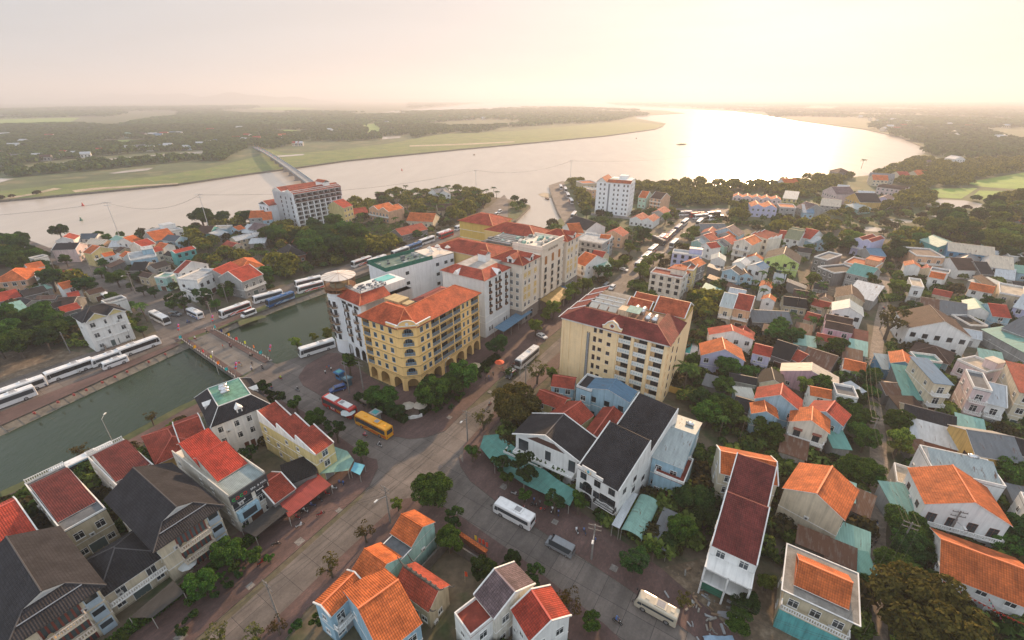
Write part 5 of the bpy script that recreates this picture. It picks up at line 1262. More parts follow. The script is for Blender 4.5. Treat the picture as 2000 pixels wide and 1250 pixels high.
153.5|236|-32.8|6.2|6.6|4|gx|dark|grey|nt|black tiled shed left of the small blue house
-224.5|200.6|57.2|5.4|6.8|6.5|gx|orange|white|nt|orange-roofed house behind the mint street shed
-163.7|199.9|-44.8|4.6|8|3.8|gx|dark|grey|nt|black tiled shed left of the maroon gable house
156.4|140.7|-32.8|5.8|6.6|3.4|gx|silver|white|nt|silver-roofed shed below the black terrace shed
110.8|89.3|-32.8|5|6.5|3.5|shed|mint|grey|nowin|mint sheet-roofed shed below the grey tin balcony house
99|62.6|-32.8|6.5|5.1|6.5|flat|grey|white|nt|flat-topped white house below the dark edge house
-184.3|231.5|-22.8|7.4|5.3|3.5|gx|dark|grey|nt|black tiled shed left of the turquoise house
81.8|136.7|57.2|6|6.8|4|gx|brick|cream|nt|brick-roofed shed below the long grey shed
156.7|149.2|-22.8|5|5.6|3.6|gx|brown|sand|nt|brown tiled shed below the mottled long shed
255.4|217.9|57.2|5.4|5.1|6|flat|grey|white|nt|flat-topped white house right of the silver awning house
103.9|122.8|-32.8|4.8|7.8|3.2|shed|rust|dgrey|nowin|rusty sheet-roofed shed below the mint sheet shed
-188.3|177.3|57.2|5.4|7.1|6|gx|orange|white|nt|orange-roofed house behind the red backyard hut
145.2|152.7|-32.8|4.3|6.5|4.1|gx|brick|cream|nt|brick-roofed shed left of the rusty long shed
55.6|110.9|-32.8|6.1|4.6|3|shed|grey|dgrey|nowin|grey sheet-roofed shed left of the pale sheet hut
93.2|193.3|57.2|5.2|4.3|3.1|shed|rust|dgrey|nowin|rusty sheet-roofed shed left of the sky blue house
-161|163.6|-32.8|5.2|6.6|6.1|flat|grey|white|nt|flat-topped white house below the collapsed roof house
-208.4|227.5|-32.8|6.4|5.8|3.5|gx|silver|white|nt|silver-roofed shed below the orange riverside house
192|197.8|-44.8|6.5|7|6.4|flat|grey|white|nt|flat-topped white house left of the brown roof house
99.4|141.7|-32.8|4.7|7.4|3.1|shed|rust|dgrey|nowin|rusty sheet-roofed shed left of the pink low house
263|240.6|57.2|5.1|4.1|3.6|shed|teal|lblue|nt|teal sheet-roofed shed behind the cream roof house
99.5|207.3|57.2|4.4|5.2|3.4|shed|grey|dgrey|nowin|grey sheet-roofed shed below the white bungalow
129.6|168.7|57.2|5.6|5.5|4|gx|brown|sand|nt|brown tiled shed left of the cream veranda house
239.2|203.1|-22.8|4.8|7.3|3.8|shed|teal|lblue|nt|teal sheet-roofed shed right of the silver awning house
98.9|182|57.2|5.1|5.9|2.9|shed|rust|dgrey|nowin|rusty sheet-roofed shed below the sky blue annex
108.9|152.9|-44.8|4.3|7|3.9|gx|brick|cream|nt|brick-roofed shed behind the pink low house
-198.1|186.8|-32.8|5.8|4.8|4.1|gx|dark|grey|nt|black tiled shed behind the red backyard hut
119.9|166.4|-44.8|5.6|6.2|3.7|gx|brick|cream|nt|brick-roofed shed behind the pale blue gable house
103.3|164.1|57.2|4.4|4.5|6.1|gx|orange|white|nt|orange-roofed house behind the long grey shed
-173|198.5|-22.8|7.2|4.5|4.1|gx|brown|sand|nt|brown tiled shed left of the seafoam house
95.6|135|-22.8|6.2|5.4|3.2|shed|mint|grey|nowin|mint sheet-roofed shed behind the rusty roof house
124.3|216.4|57.2|4.3|7|5.8|gx|orange|white|nt|orange-roofed house left of the lime house
98.7|115.5|-32.8|5.1|6.6|5.7|gx|orange|white|nt|orange-roofed house below the mint sheet shed
192.8|178.4|-44.8|7.2|7.4|5.7|gx|orange|white|nt|orange-roofed house left of the brown gable hut
-202.5|216|-32.8|6.1|6|3|shed|rust|dgrey|nowin|rusty sheet-roofed shed left of the light blue block
-215.2|193.6|-44.8|7.2|5.2|6.4|flat|grey|white|nt|flat-topped white house behind the mint street shed
103.9|137|-32.8|7.1|4.9|4|gx|brick|cream|nt|brick-roofed shed below the pink low house
87.5|101.5|-22.8|4.9|5.8|5.8|flat|grey|white|nt|flat-topped white house below the silver sheet shed
109.3|72|-32.8|6.5|4.4|3|shed|rust|dgrey|nowin|rusty sheet-roofed shed right of the dark edge house
128.2|184.7|57.2|4.4|7.5|3.1|shed|grey|dgrey|nowin|grey sheet-roofed shed left of the dark ruin
144|109.8|-22.8|6.5|4|4|gx|brown|sand|nt|brown tiled shed behind the tall yellow edge house
63.8|112.2|-22.8|6.9|4|3.9|gx|dark|grey|nt|black tiled shed left of the black gable house
283|245.9|-44.8|4.6|6|6.6|gx|orange|white|nt|orange-roofed house right of the cream roof house
-177.1|176.2|57.2|5.1|4.7|3.9|gx|brown|sand|nt|brown tiled shed right of the red backyard hut
202.3|254.5|-32.8|6.2|4.7|6.2|flat|grey|white|nt|flat-topped white house behind the blue shed
211|261.2|-22.8|6.3|4.6|3.5|shed|grey|dgrey|nowin|grey sheet-roofed shed behind the blue shed
283.8|248.1|57.2|7.4|5.5|3.3|gx|silver|white|nt|silver-roofed shed behind the silver awning house
-199.7|168.3|-22.8|6.5|4.4|4|gx|dark|grey|nt|black tiled shed below the dark hut
245.1|235.2|57.2|4.6|5.7|3.6|shed|mint|grey|nowin|mint sheet-roofed shed behind the grey gable house
-238.2|215|-22.8|4.8|5.6|6.8|flat|grey|white|nt|flat-topped white house below the left white house
-162.5|166.2|57.2|6.1|4.2|3.5|gx|silver|white|nt|silver-roofed shed below the collapsed roof house
112.2|217.9|-44.8|4.5|4.9|3.4|gx|silver|white|nt|silver-roofed shed behind the second solar house
181.3|221.5|-44.8|5.9|6.1|4.3|gx|brick|cream|nt|brick-roofed shed right of the blue shed
"""
# what stands where: description, noun, place (rows of PLANTS run from left to right)
SPOTS=[
('brown-tinged','tree','left of the long hall'),
('brown-tinged','tree','left of the red wing'),
('broad spreading','tree','behind the mint house'),
('broad spreading','tree','right of the tiled terrace'),
('broad spreading','tree','below the mint carport'),
('broad spreading','tree','right of the teal roof shack'),
('leafy','tree','below the yellow corner hotel'),
('broad spreading','tree','left of the unfinished house'),
('broad spreading','tree','behind the lane side mint shack'),
('leafy','tree','below the tiled terrace'),
('thin half-bare','tree','behind the red white house'),
('leafy','tree','right of the yellow corner hotel'),
('dark leafy','tree','left of the slab roof house'),
('dark leafy','tree','below the mint carport'),
('leafy','tree','below the villa'),
('dark leafy','tree','behind the mauve house'),
('leafy','tree','right of the villa'),
('leafy','tree','right of the mint house'),
('dark leafy','tree','below the tiled terrace'),
('thin half-bare','tree','right of the maroon sheet shed'),
('thin half-bare','tree','behind the balustrade house'),
('small round','tree','left of the planter house'),
('leafy','tree','below the brown lean-to'),
('leafy','tree','left of the long hall'),
('light green','tree','left of the rusty backyard shed'),
('leafy','tree','right of the teal sheet shed'),
('leafy','tree','below the white hotel'),
('thin half-bare','tree','right of the low villa'),
('leafy','tree','right of the lilac house'),
('leafy','tree','below the teal roof shack'),
('leafy','tree','below the teal sheet shed'),
('leafy','tree','left of the yard block'),
('broad spreading','tree','behind the brown teal hut'),
('leafy','tree','behind the mauve house'),
('leafy','tree','behind the narrow yellow house'),
('thin half-bare','tree','left of the mint house'),
('dark leafy','tree','below the yellow corner hotel'),
('leafy','tree','below the lilac house'),
('small round','tree','below the planter house'),
('leafy','tree','right of the red white house'),
('leafy','tree','below the low villa'),
('thin half-bare','tree','left of the balustrade house'),
('small round','tree','behind the mauve house'),
('thin half-bare','tree','left of the red wing'),
('thin half-bare','tree','left of the small maroon roof'),
('small round','tree','below the tiled terrace'),
('leafy','tree','left of the dark barn'),
('small round','tree','right of the narrow yellow house'),
('small round','tree','right of the mint house'),
('small round','tree','below the round tower hotel'),
('small round','tree','behind the white mansion'),
('broad spreading','tree','below the lemon house'),
('small round','tree','below the red shed house'),
('thin half-bare','tree','left of the river terrace house'),
('light green','tree','left of the cream block'),
('small round','tree','right of the white mansion'),
('leafy','tree','below the lilac annex'),
('light green','tree','left of the slab roof house'),
('leafy','tree','behind the small red roof house'),
('broad spreading','tree','behind the left white house'),
('broad spreading','tree','behind the peach villa at left'),
('small round','tree','behind the narrow yellow house'),
('light green','tree','below the white balcony house'),
('small round','tree','below the white mansion'),
('small round','tree','below the pink-red roof house'),
('small round','tree','right of the stair block'),
('thin half-bare','tree','below the unfinished house'),
('light green','tree','left of the small white tower house'),
('broad spreading','tree','behind the rooftop clutter house'),
('light green','tree','below the grand hotel'),
('leafy','tree','left of the lilac house'),
('leafy','tree','right of the white tin shed'),
('small round','tree','right of the grey teal house'),
('light green','tree','behind the cream block'),
('small round','tree','left of the stair block'),
('leafy','tree','left of the teal warehouse'),
('small round','tree','left of the rusty long shed'),
('leafy','tree','left of the pink low house'),
('leafy','tree','behind the brown roof house'),
('leafy','tree','below the twin white gables'),
('broad spreading','tree','behind the small orange gable hut'),
('leafy','tree','right of the orange hip villa'),
('leafy','tree','below the pink-red roof house'),
('broad spreading','tree','behind the mint street shed'),
('thin half-bare','tree','behind the low yellow house'),
('light green','tree','behind the mint house'),
('light green','tree','behind the small maroon roof'),
('thin half-bare','tree','left of the planter house'),
('small round','tree','right of the yellow-white villa'),
('light green','tree','below the grey ruin'),
('leafy','tree','below the small blue house'),
('light green','tree','right of the peach gable house'),
('light green','tree','left of the round tower hotel'),
('leafy','tree','right of the stair block'),
('broad spreading','tree','behind the navy roof house'),
('leafy','tree','left of the pink twin house'),
('leafy','tree','left of the seafoam house'),
('leafy','tree','behind the yellow-white villa'),
('leafy','tree','below the peach house'),
('light green','tree','behind the left mint row house'),
('small round','tree','below the mint gable pair'),
('leafy','tree','below the lemon house'),
('leafy','tree','below the collapsed roof house'),
('leafy','tree','below the seafoam house'),
('light green','tree','right of the red roof behind mint'),
('small round','tree','right of the mint gable pair'),
('small round','tree','below the seafoam house'),
('broad spreading','tree','behind the small navy gable house'),
('leafy','tree','below the pink twin house'),
('small round','tree','below the small red roof'),
('light green','tree','below the peach gable house'),
('light green','tree','left of the lavender house'),
('light green','tree','right of the grey brick gable'),
('leafy','tree','behind the white inlet house'),
('leafy','tree','behind the pale worn house'),
('leafy','tree','left of the collapsed roof house'),
('light green','tree','left of the stair block'),
('leafy','tree','right of the small navy gable house'),
('light green','tree','left of the left mint row house'),
('leafy','tree','behind the mint riverside shed'),
('leafy','tree','in the dark corner trees at right'),
('dark leafy','tree','in the trees at the right edge'),
('dark leafy','tree','in the hotel garden grove'),
('leafy','tree','in the dark grove left of the yellow-white villa'),
('dark leafy','tree','in the dark corner trees at right'),
('dark leafy','tree','in the dark grove left of the yellow-white villa'),
('leafy','tree','in the hotel garden grove'),
('leafy','tree','in the orchard behind the red gables'),
('broad spreading','tree','in the dark grove left of the yellow-white villa'),
('dark leafy','tree','in the riverside grove at the left edge'),
('broad spreading','tree','in the riverside grove at the left edge'),
('light green','tree','right of the silver awning house'),
('olive','tree','right of the cream roof house'),
('dark leafy','tree','in the lane side trees'),
('dark leafy','tree','in the backyard trees of the right quarter'),
('light green','tree','in the orchard behind the red gables'),
('leafy','tree','in the great grove before the river hotel'),
('olive','tree','behind the cream roof house'),
('leafy','tree','in the roadside trees behind the villa'),
('broad spreading','tree','in the great grove before the river hotel'),
('dark leafy','tree','in the great grove before the river hotel'),
('dark leafy','tree','in the roadside trees behind the villa'),
('leafy','tree','behind the cream roof house'),
('leafy','tree','in the backyard trees of the right quarter'),
('leafy','tree','behind the deep blue house'),
('light green','tree','behind the cream roof house'),
('leafy','tree','behind the mint gable house'),
('broad spreading','tree','in the trees right of the pink mansion'),
('leafy','tree','in the lane side trees'),
('leafy','tree','right of the cream roof house'),
('light green','tree','right of the deep blue house'),
('light green','tree','behind the mint gable house'),
('light green','tree','behind the deep blue house'),
('broad spreading','tree','in the roadside trees behind the villa'),
('broad spreading','tree','in the shore row left of the river hotel'),
('leafy','tree','in the grove left of the river hotel'),
('leafy','tree','in the trees right of the pink mansion'),
('dark leafy','tree','in the grove left of the river hotel'),
('olive','tree','right of the deep blue house'),
('leafy','tree','in the trees left of the pink mansion'),
('light green','tree','in the trees left of the pink mansion'),
('leafy','tree','in the yard trees behind the yellow hotel'),
('leafy','tree','right of the silver awning house'),
('coconut','palm','below the collapsed roof house'),
('slender areca','palm','behind the long mint shed'),
('slender areca','palm','right of the long mint shed'),
('slender areca','palm','below the black hut'),
('slender areca','palm','right of the peach villa at left'),
('coconut','palm','left of the lilac house'),
('coconut','palm','left of the white twin house'),
('coconut','palm','left of the pale side house'),
('slender areca','palm','below the second solar house'),
('slender areca','palm','right of the second solar house'),
('slender areca','palm','left of the lime house'),
('slender areca','palm','below the lime house'),
('slender areca','palm','below the sky blue annex'),
('slender areca','palm','left of the dark low house'),
('slender areca','palm','right of the lime house'),
('slender areca','palm','left of the dark ruin'),
('coconut','palm','left of the mint sheet shed'),
('coconut','palm','behind the silver sheet shed'),
('slender areca','palm','right of the pink low house'),
('coconut','palm','behind the mottled long shed'),
('slender areca','palm','behind the dark low house'),
('slender areca','palm','right of the dark low house'),
('coconut','palm','below the blue-grey far house'),
('coconut','palm','behind the peach house'),
('coconut','palm','right of the pink mansion'),
('coconut','palm','behind the orange far house'),
('coconut','palm','behind the back row shed'),
('coconut','palm','behind the small orange gable hut'),
('coconut','palm','left of the cream gable house'),
('coconut','palm','behind the pale tower house'),
('coconut','palm','below the river hotel'),
('coconut','palm','below the red strip shed'),
('coconut','palm','right of the peach villa'),
('coconut','palm','behind the peach villa'),
('slender areca','palm','in the grove in the middle of the left quarter'),
('coconut','palm','in the grove in the middle of the left quarter'),
('slender areca','palm','in the garden trees by the pavilion'),
('coconut','palm','in the riverside grove behind the coaches'),
('coconut','palm','in the riverside grove left half'),
('slender areca','palm','in the backyard trees of the right quarter'),
('slender areca','palm','in the lane side trees'),
('slender areca','palm','in the garden between the tin roofs'),
('slender areca','palm','in the hotel garden grove'),
('slender areca','palm','in the yard trees behind the yellow hotel'),
('coconut','palm','in the trees right of the pink mansion'),
('banana','plant','in the banana grove'),
('low','shrub','behind the left red house'),
('low','shrub','below the low villa'),
('low','shrub','right of the low villa'),
('low','shrub','below the red shed house'),
('low','shrub','left of the balustrade house'),
('low','shrub','in the hedge by the peach house'),
('low','shrub','in the hotel forecourt shrubs'),
('low','shrub','in the hotel side shrubs'),
('low','shrub','in the plant strip by the corner villas'),
]
# kind, x, y, crown radius, spot
PLANTS="""
brown 63.1 42.7 6.9 0
brown 1.1 96.1 6.7 1
big -16.7 70.1 4.4 2
big 37.4 68.1 4.3 3
big 75.9 61.2 4 4
big 73.5 56.2 3.7 4
big 67.5 53 3.2 5
round -34.2 102 3.6 6
round -21.9 103.5 4.8 6
round -21.8 102.7 4.6 6
round -17 108.3 3.8 6
big 38.4 64.6 3.5 7
big 77.3 75.9 3.9 8
round 22 54.6 2.8 9
sparse 9.4 47.3 2.5 10
round -14.1 111.2 4.3 11
dark 36 44 2.1 12
dark 38.2 46.6 2.5 12
dark 74 58.3 2.8 13
round -53.2 50.3 2.5 14
dark -5 53 2.6 15
round -52.3 56.2 2.6 16
round -11.8 58.6 2.7 17
dark 29.8 59 2 18
dark 32.7 61.2 2.7 18
sparse 133.9 144 5 19
sparse -32.4 53.6 2.4 20
small -9.4 82.7 1.9 21
small -2.4 78.2 2.2 21
small -0.9 74.6 1.8 21
small 2.7 74.7 2.9 21
round 97.7 92.2 3.4 22
round 71.8 50.9 2.2 23
light 91.9 84.1 3 24
light 92.5 84.9 2.9 24
round 86.8 90.3 2.5 25
round 85.5 86.1 3 25
round -4.9 131 3.9 26
sparse -45.9 41.9 1.8 27
round 65.7 117.9 3.5 28
round 56 44.2 1.9 29
round 60.1 49.8 2 29
round 75.2 77.7 2.6 30
round 79 74.7 2.6 31
big -210.9 308.1 7.6 32
round -0.1 55.1 2 33
round -51 94.2 2.9 34
sparse -28.4 60.8 2.1 35
dark -38.4 104.3 3 36
dark -30.9 98.3 2.7 36
round 60.9 109.9 3.1 37
small 2.6 70.7 1.6 38
small 8.9 67.6 2 38
small 13.7 67.5 2.1 38
round 12.8 44.6 1.7 39
round -61.2 41.6 1.5 40
sparse -40.2 42.4 1.6 41
sparse -37.5 43.9 1.6 41
small 3.9 52.1 1.7 42
sparse -7.4 94.5 2.6 43
sparse 0.7 107.4 2.8 43
sparse 7.6 115.6 3 44
small 26.1 56.8 1.8 45
round 98.7 90.3 2.5 46
small -43.6 89.4 2.4 47
small -35.7 82.5 2.3 47
small -11.5 64 1.9 48
small -50.2 119.7 3 49
small -70.3 105.8 2.7 50
big -179.9 194.2 4.3 51
small -46.8 56.1 1.7 52
sparse -102.2 83.3 2.2 53
light 59.7 198.9 4.2 54
light 62.5 205.6 2.5 54
small -64.2 101.2 2.5 55
round 72 116.9 2.8 56
light 44.3 51.3 1.6 57
light 44.6 51.2 1.3 57
round 192.1 167 3.6 58
big -277.3 274.2 5.3 59
big -243.6 225.7 4.5 60
small -58.7 101.2 2.3 61
light 23.6 175.5 3.1 62
light 25.6 180.9 2.8 62
light 27 180.9 3.5 62
light 31.3 186.6 2.9 62
light 33.4 185.6 3.3 62
small -61.5 82.3 1.9 63
small -122.4 180.6 3.5 64
small -125.6 170.9 3.4 65
sparse 28.8 48.1 1.4 66
light 167.3 184.6 3.2 67
light 166.5 179.9 3.5 67
big -196.3 308.1 5.6 68
light 8.6 146.6 2.7 69
light 13.2 157.7 2.9 69
light 16.2 160.7 3.1 69
round 57.7 124.7 2.5 70
round 152.8 176.3 3.3 71
small 157.9 187.5 3.5 72
light 66.4 212.7 3.7 73
light 68 217.7 2.9 73
light 73.5 225.5 3 73
small -131.4 166 3 74
round 155.5 127.8 2.4 75
small 147.8 154.8 2.8 76
small 156.8 160.7 2.6 76
round 113.4 152 2.8 77
round 217.3 215.1 3.7 78
round 77.6 262.3 4.4 79
big -186.1 313.1 5.1 80
big -183.7 311.2 5.1 80
round -114.7 201.1 3.5 81
round -110.4 193.8 2.4 81
round -126.1 182.5 2.1 82
round -121.3 178.5 3.1 82
big -225.2 206.7 3.4 83
sparse -94.9 96.2 1.8 84
light -23.8 68.4 1.4 85
light 12.1 116.9 2.1 86
sparse -8.7 83.2 1.6 87
small -132.3 144.5 2.4 88
light 138.1 196.8 2.7 89
light 138.1 196.8 2.7 89
light 136 192.6 3 89
round 161.4 239.7 3.6 90
light 64.1 239.7 3.6 91
light -73.8 136.7 2.1 92
light -69.6 140.8 1.8 92
light -65.2 142.1 2.2 92
round -125.6 171.2 2.5 93
round -121 169.4 2.1 93
big -252.2 271.5 3.6 94
round -227.8 221.9 3 95
round -155 182 2.5 96
round -167 175.1 2.5 97
round -155.4 169.1 1.9 97
round 198.9 211.5 2.8 98
light 111 273.2 3.5 99
small 40.6 201.1 2.7 100
round -197.9 206.7 2.6 101
round -205.4 218.2 2.8 101
round -161.7 184.7 2.4 102
round -138 168.6 2.2 103
light 53.1 216.4 2.6 104
light 53.4 216.4 2.6 104
small 44.5 205.6 2.4 105
small 45 205.6 2.5 105
small 44.8 198.9 2.3 105
small -139.7 171.2 2.1 106
big -203.8 283.2 3.3 107
round -208.6 205.6 2.4 108
small 150.7 248.9 2.8 109
light 57.1 220.2 2.5 110
light 77.7 228.2 2.6 111
light 105.5 311.2 3.4 112
light 118.2 326 2.9 112
round 52.9 323.4 3.5 113
round -240.3 263.8 2.8 114
round -171.5 190.4 1.7 115
round -175.6 200.3 2.2 115
light -133 167.8 1.7 116
round -187.3 252.7 2.5 117
light 98 247.3 2.3 118
round -238 271.5 2.4 119
round 96.1 58.5 4.1 120
dark 108.1 74.4 3.7 121
dark 62.4 87.8 3.9 122
round -168.6 130.4 3.7 123
round -177.7 140.1 4.5 123
round -171.2 136.1 5.1 123
round -162.6 148.8 3.3 123
dark 92.3 57.9 2.8 124
dark -189.4 153.5 4 125
dark -180.5 145.7 3.3 125
dark -162.9 131 4.7 125
dark -174.4 152.8 4.4 125
dark -158.1 135.6 4 125
dark -160.9 141.7 4.1 125
dark -168.3 150.4 3.8 125
round 51.4 103.4 3.2 126
round 50.7 95.6 3.7 126
round 53.8 99.5 3.2 126
round 57 102.3 2.8 126
round 56.6 95.3 3.5 126
round 88 107.9 3.5 127
big -184.4 150.8 4 128
big -166.7 139.7 3.6 128
big -171.3 144.8 4.4 128
big -181.3 156.2 4.3 128
dark -250.8 217.6 6 129
dark -277.2 245.4 5 129
dark -236.1 206.2 5.3 129
dark -267.6 239.6 5.6 129
big -285 247 6 130
big -268.5 231.9 4.8 130
big -257.8 222 5.9 130
big -262.4 228.7 5.1 130
big -280.2 251.3 6 130
big -242.6 213.4 4.3 130
big -250 226.7 6.1 130
big -245.5 222.1 5.9 130
big -232 213.3 4.2 130
light 268.1 225.3 5.8 131
light 283.4 236.8 4.5 131
light 275 234.3 6 132
dark 89.2 98.6 3 133
dark 88.6 94.7 2.7 133
dark 103.8 111.6 3.2 133
dark 106.5 114.6 3 133
dark 106.7 130.8 3.6 134
light 83.7 108 3.1 135
round -121.9 252.9 5.1 136
round -115.2 244 4.6 136
round -111.7 237.9 4.7 136
round -97.4 239.8 5.3 136
round -109.9 280.8 6.1 136
round -91.3 243.8 5 136
round -95.2 256 5.6 136
round -82.6 231.9 5.7 136
round -90.9 263.8 6.2 136
light 279.7 254.6 5.7 137
light 276.9 247.8 6.1 137
light 265.3 233.4 5.5 137
light 357.2 323.4 6.1 137
round -184.6 183.4 4.7 138
big -118.3 272.3 5.8 139
big -114.7 266.3 5.8 139
big -105.3 247.3 5.9 139
big -107 257.6 5.8 139
big -107.7 270.4 5.8 139
big -99.4 248.7 5.9 139
big -112.3 286.9 5.1 139
big -99.1 274.4 5.4 139
big -84.7 238 5.1 139
dark -115.9 251.6 5.9 140
dark -104.1 231.1 5.6 140
dark -121.7 278.1 5.7 140
dark -103.5 237.7 4.6 140
dark -99.2 226.8 4.6 140
dark -89.6 233.9 5.5 140
dark -100.4 267.9 5.5 140
dark -88 258.2 6 140
dark -204.5 189.1 4.6 141
dark -207.7 195.1 3.7 141
round 284.6 261.8 6 142
round 328.2 304.5 6.3 142
round 294.9 265.9 5.4 142
round 340.1 297.1 5.3 142
round 331.2 288.3 6.2 142
round 92.4 142 3.4 143
round 96.9 146.9 3.3 143
round 95.4 137.9 3.5 143
round 99 140.5 3 143
round 273.9 270.1 6 144
round 264 252 5.5 144
round 315.9 307.4 5.4 144
round 340.2 323 6.2 144
round 360.3 344 6.1 144
light 260 240.2 5.3 145
light 304.9 272.1 5.2 145
light 399 360.5 6.4 145
light 304.4 263.6 5.3 145
light 373.7 330.8 5.8 145
round 259.1 275.2 5.6 146
round 264.2 281 5.1 146
round 282.8 295 6.2 146
round 298.9 307 6.2 146
round 281.7 286.7 6.1 146
big 202.3 229.2 4.9 147
round 96.5 104.2 2.6 148
round 92.8 95.6 2.2 148
round 100.9 106.4 2.6 148
round 256.2 225.5 4.8 149
round 312.5 265.7 4.8 149
light 271.6 254.3 5.2 150
light 290.3 309.3 6.1 151
light 258.6 267.7 5.2 151
light 267.2 274.2 5.3 151
light 335 315.9 6.3 152
light 308 287.5 5.8 152
big -214.3 197.3 4.1 153
big -190.8 189.1 4 153
big -203.9 303.1 5.9 154
big -178.1 307.6 5.7 154
round -134.9 258.6 5.1 155
round 207.6 236.8 4.7 156
round 232.4 251.8 4.9 156
dark -146 264.6 4.8 157
dark -139.2 262.1 5.1 157
dark -141.5 269.3 5.1 157
light 296.5 276.6 5.3 158
round 173.4 241.8 4.7 159
round 181.9 254.1 4.6 159
round 186.8 245.1 4.7 159
light 191.5 249.5 4.8 160
round 74.3 169.7 3.4 161
round 254.1 214.1 4.1 162
palm -144.2 161.1 2.7 163
palm -141.5 158.5 3.6 163
areca -186.4 153.3 2 164
areca -184.3 155.5 2.1 165
areca -165.6 149.8 2.1 166
areca -162.2 148.4 1.9 166
areca -203.7 178.8 2 167
palm 50 110 4.2 168
palm 71.6 149.2 2.6 169
palm 65.3 139.4 2.1 170
areca 105.7 184.8 2.8 171
areca 100.4 168.3 2.6 171
areca 112.6 192.9 2.9 172
areca 108.7 180.9 2.8 172
areca 111.1 180.9 2.6 172
areca 120 197.3 3 173
areca 115.6 184.8 2.8 174
areca 124.1 199.5 2.4 174
areca 122.9 192.9 2.8 174
areca 98.8 171.8 2.7 175
areca 105.2 170 2.6 176
areca 128.7 199.5 2.7 177
areca 131.3 179 2.5 178
areca 134.6 182.8 2.2 178
palm 102.5 123.6 1.9 179
palm 92.6 103.9 1.7 180
areca 112.6 135.8 1.7 181
palm 172 165 2.7 182
areca 113.2 165 2.7 183
areca 120.4 168.3 2.8 184
palm 227.5 273.3 3.3 185
palm 244.7 285.4 4.6 185
palm 232.6 265.7 3.9 186
palm 220.3 258.5 3.6 187
palm 431.1 587.1 4.2 188
palm 135.9 296.3 4 189
palm -191.3 320.9 2.5 190
palm -146.9 217 2.2 191
palm -159.8 316.1 3.7 192
palm -132.5 294.9 3.1 193
palm -99.7 298.5 3.8 194
palm -78.2 303.2 3.4 195
palm -99.7 384.3 3.4 196
palm -93.6 407.1 3.6 196
areca -170.6 238.3 1.8 197
areca -156 229.8 1.9 197
areca -164.6 245.5 1.8 197
areca -161.7 241.3 1.8 197
areca -148.6 227.7 1.9 197
areca -150.7 232.4 2.3 197
areca -149.8 237.6 1.7 197
areca -139.7 234.3 2.1 197
areca -134.1 226.1 2.2 197
areca -134.2 231.7 2.2 197
palm -162.6 233.9 3.1 198
palm -169.3 250 3.3 198
palm -127.9 222.6 3.4 198
areca -127.1 226.7 2.2 199
areca -123.5 220 2.1 199
areca -115.9 221.5 1.9 199
areca -109.2 221.2 2.2 199
areca -100.2 206.5 2 199
palm -80.8 383.6 3.1 200
palm -82.8 398.8 3.1 200
palm -76.6 388.9 3.3 200
palm -64.6 332.3 2.9 200
palm -63.9 357.5 3.4 200
palm -60.5 378.2 3.2 200
palm -59.3 384.8 3.4 200
palm -51 329 3.3 200
palm -58.2 404.2 3.3 200
palm -58.1 412.2 3.4 200
palm -48.8 350.9 3.3 200
palm -50.7 393.7 2.9 200
palm -51.8 421.2 3.2 200
palm -40.4 383.8 3.1 200
palm -33.1 400.1 3.4 200
palm -31.2 383.7 3.3 200
palm -26 343.3 3.2 200
palm -22.3 359.5 3.5 200
palm -24.5 406.1 3.3 200
palm -21.7 399.3 3 200
palm -19.4 379.9 3.3 200
palm -15.8 406.4 3.4 200
palm -13.4 398.9 3.5 200
palm -113.7 391.5 3 201
palm -98 390.3 3.2 201
palm -93.6 376.8 3.1 201
palm -90.3 392.4 3.1 201
palm -93.8 411.7 3.3 201
palm -79.6 347 3.5 201
palm -80.9 355.2 3.4 201
palm -86.6 406.3 3.3 201
palm -81.9 388 3.4 201
palm -68.8 329.3 3.4 201
palm -77.6 378.4 3.1 201
palm -73.5 370.3 3.2 201
palm -62.2 337.2 2.9 201
palm -72.2 397.6 3 201
palm -56.8 325.9 3.1 201
palm -69.4 410.1 3.4 201
palm -56.3 333.7 3.4 201
palm -60.9 375 3 201
palm -61.5 409.7 3.5 201
palm -57.6 381.7 3.1 201
palm -58.2 422 3.1 201
palm -49 351.5 3.3 201
palm -56.6 415.4 3.4 201
palm -50.1 365.6 3.4 201
palm -53.2 404.7 3.2 201
palm -48.4 374.8 3.1 201
palm -47 388.1 3.4 201
palm -47.4 397.3 3.2 201
palm -42.5 368.2 3 201
palm -46.8 409.8 3.5 201
palm -39.5 351.3 3.2 201
palm -42.2 380 3.4 201
areca 105.4 154.6 2 202
areca 104.2 150.1 1.8 202
areca 109.7 149.8 2.1 202
areca 109 144.2 1.8 202
areca 103.7 135 2 202
areca 99.9 112.2 1.8 203
areca 96.8 99.6 1.8 203
areca 126.9 181.4 1.9 204
areca 119.6 167.9 2.1 204
areca 122.6 171.6 1.9 204
areca 116.3 159.9 1.8 204
areca 131.2 180.8 2.2 204
areca 122.7 161.5 1.7 204
areca 52.2 90.3 2.3 205
areca 60.5 104.6 2 205
areca 56.9 89.3 2.2 205
areca 59.5 84.4 1.8 205
areca 80.2 182.3 2.1 206
areca 73.8 156 2 206
areca 81.2 166.5 2.1 206
palm 223.4 255 3.1 207
palm 237.9 256.3 3.4 207
banana -105.8 295.2 2.9 208
banana -106.7 300.8 3 208
banana -101.7 286.1 2.7 208
banana -103.2 291.8 2.9 208
banana -104.2 298.3 1.9 208
banana -102.2 294.7 1.9 208
banana -100.2 290.1 2.2 208
banana -101.2 298.4 2.6 208
banana -96.9 285.3 2.8 208
banana -95.9 282.3 2.8 208
banana -100.8 301.6 2.2 208
banana -97.7 293.1 2.6 208
banana -98.4 297.1 2.1 208
banana -93.3 279.9 2.6 208
banana -95.7 289 2.7 208
banana -93.5 284.7 2.3 208
banana -91.5 282.5 1.8 208
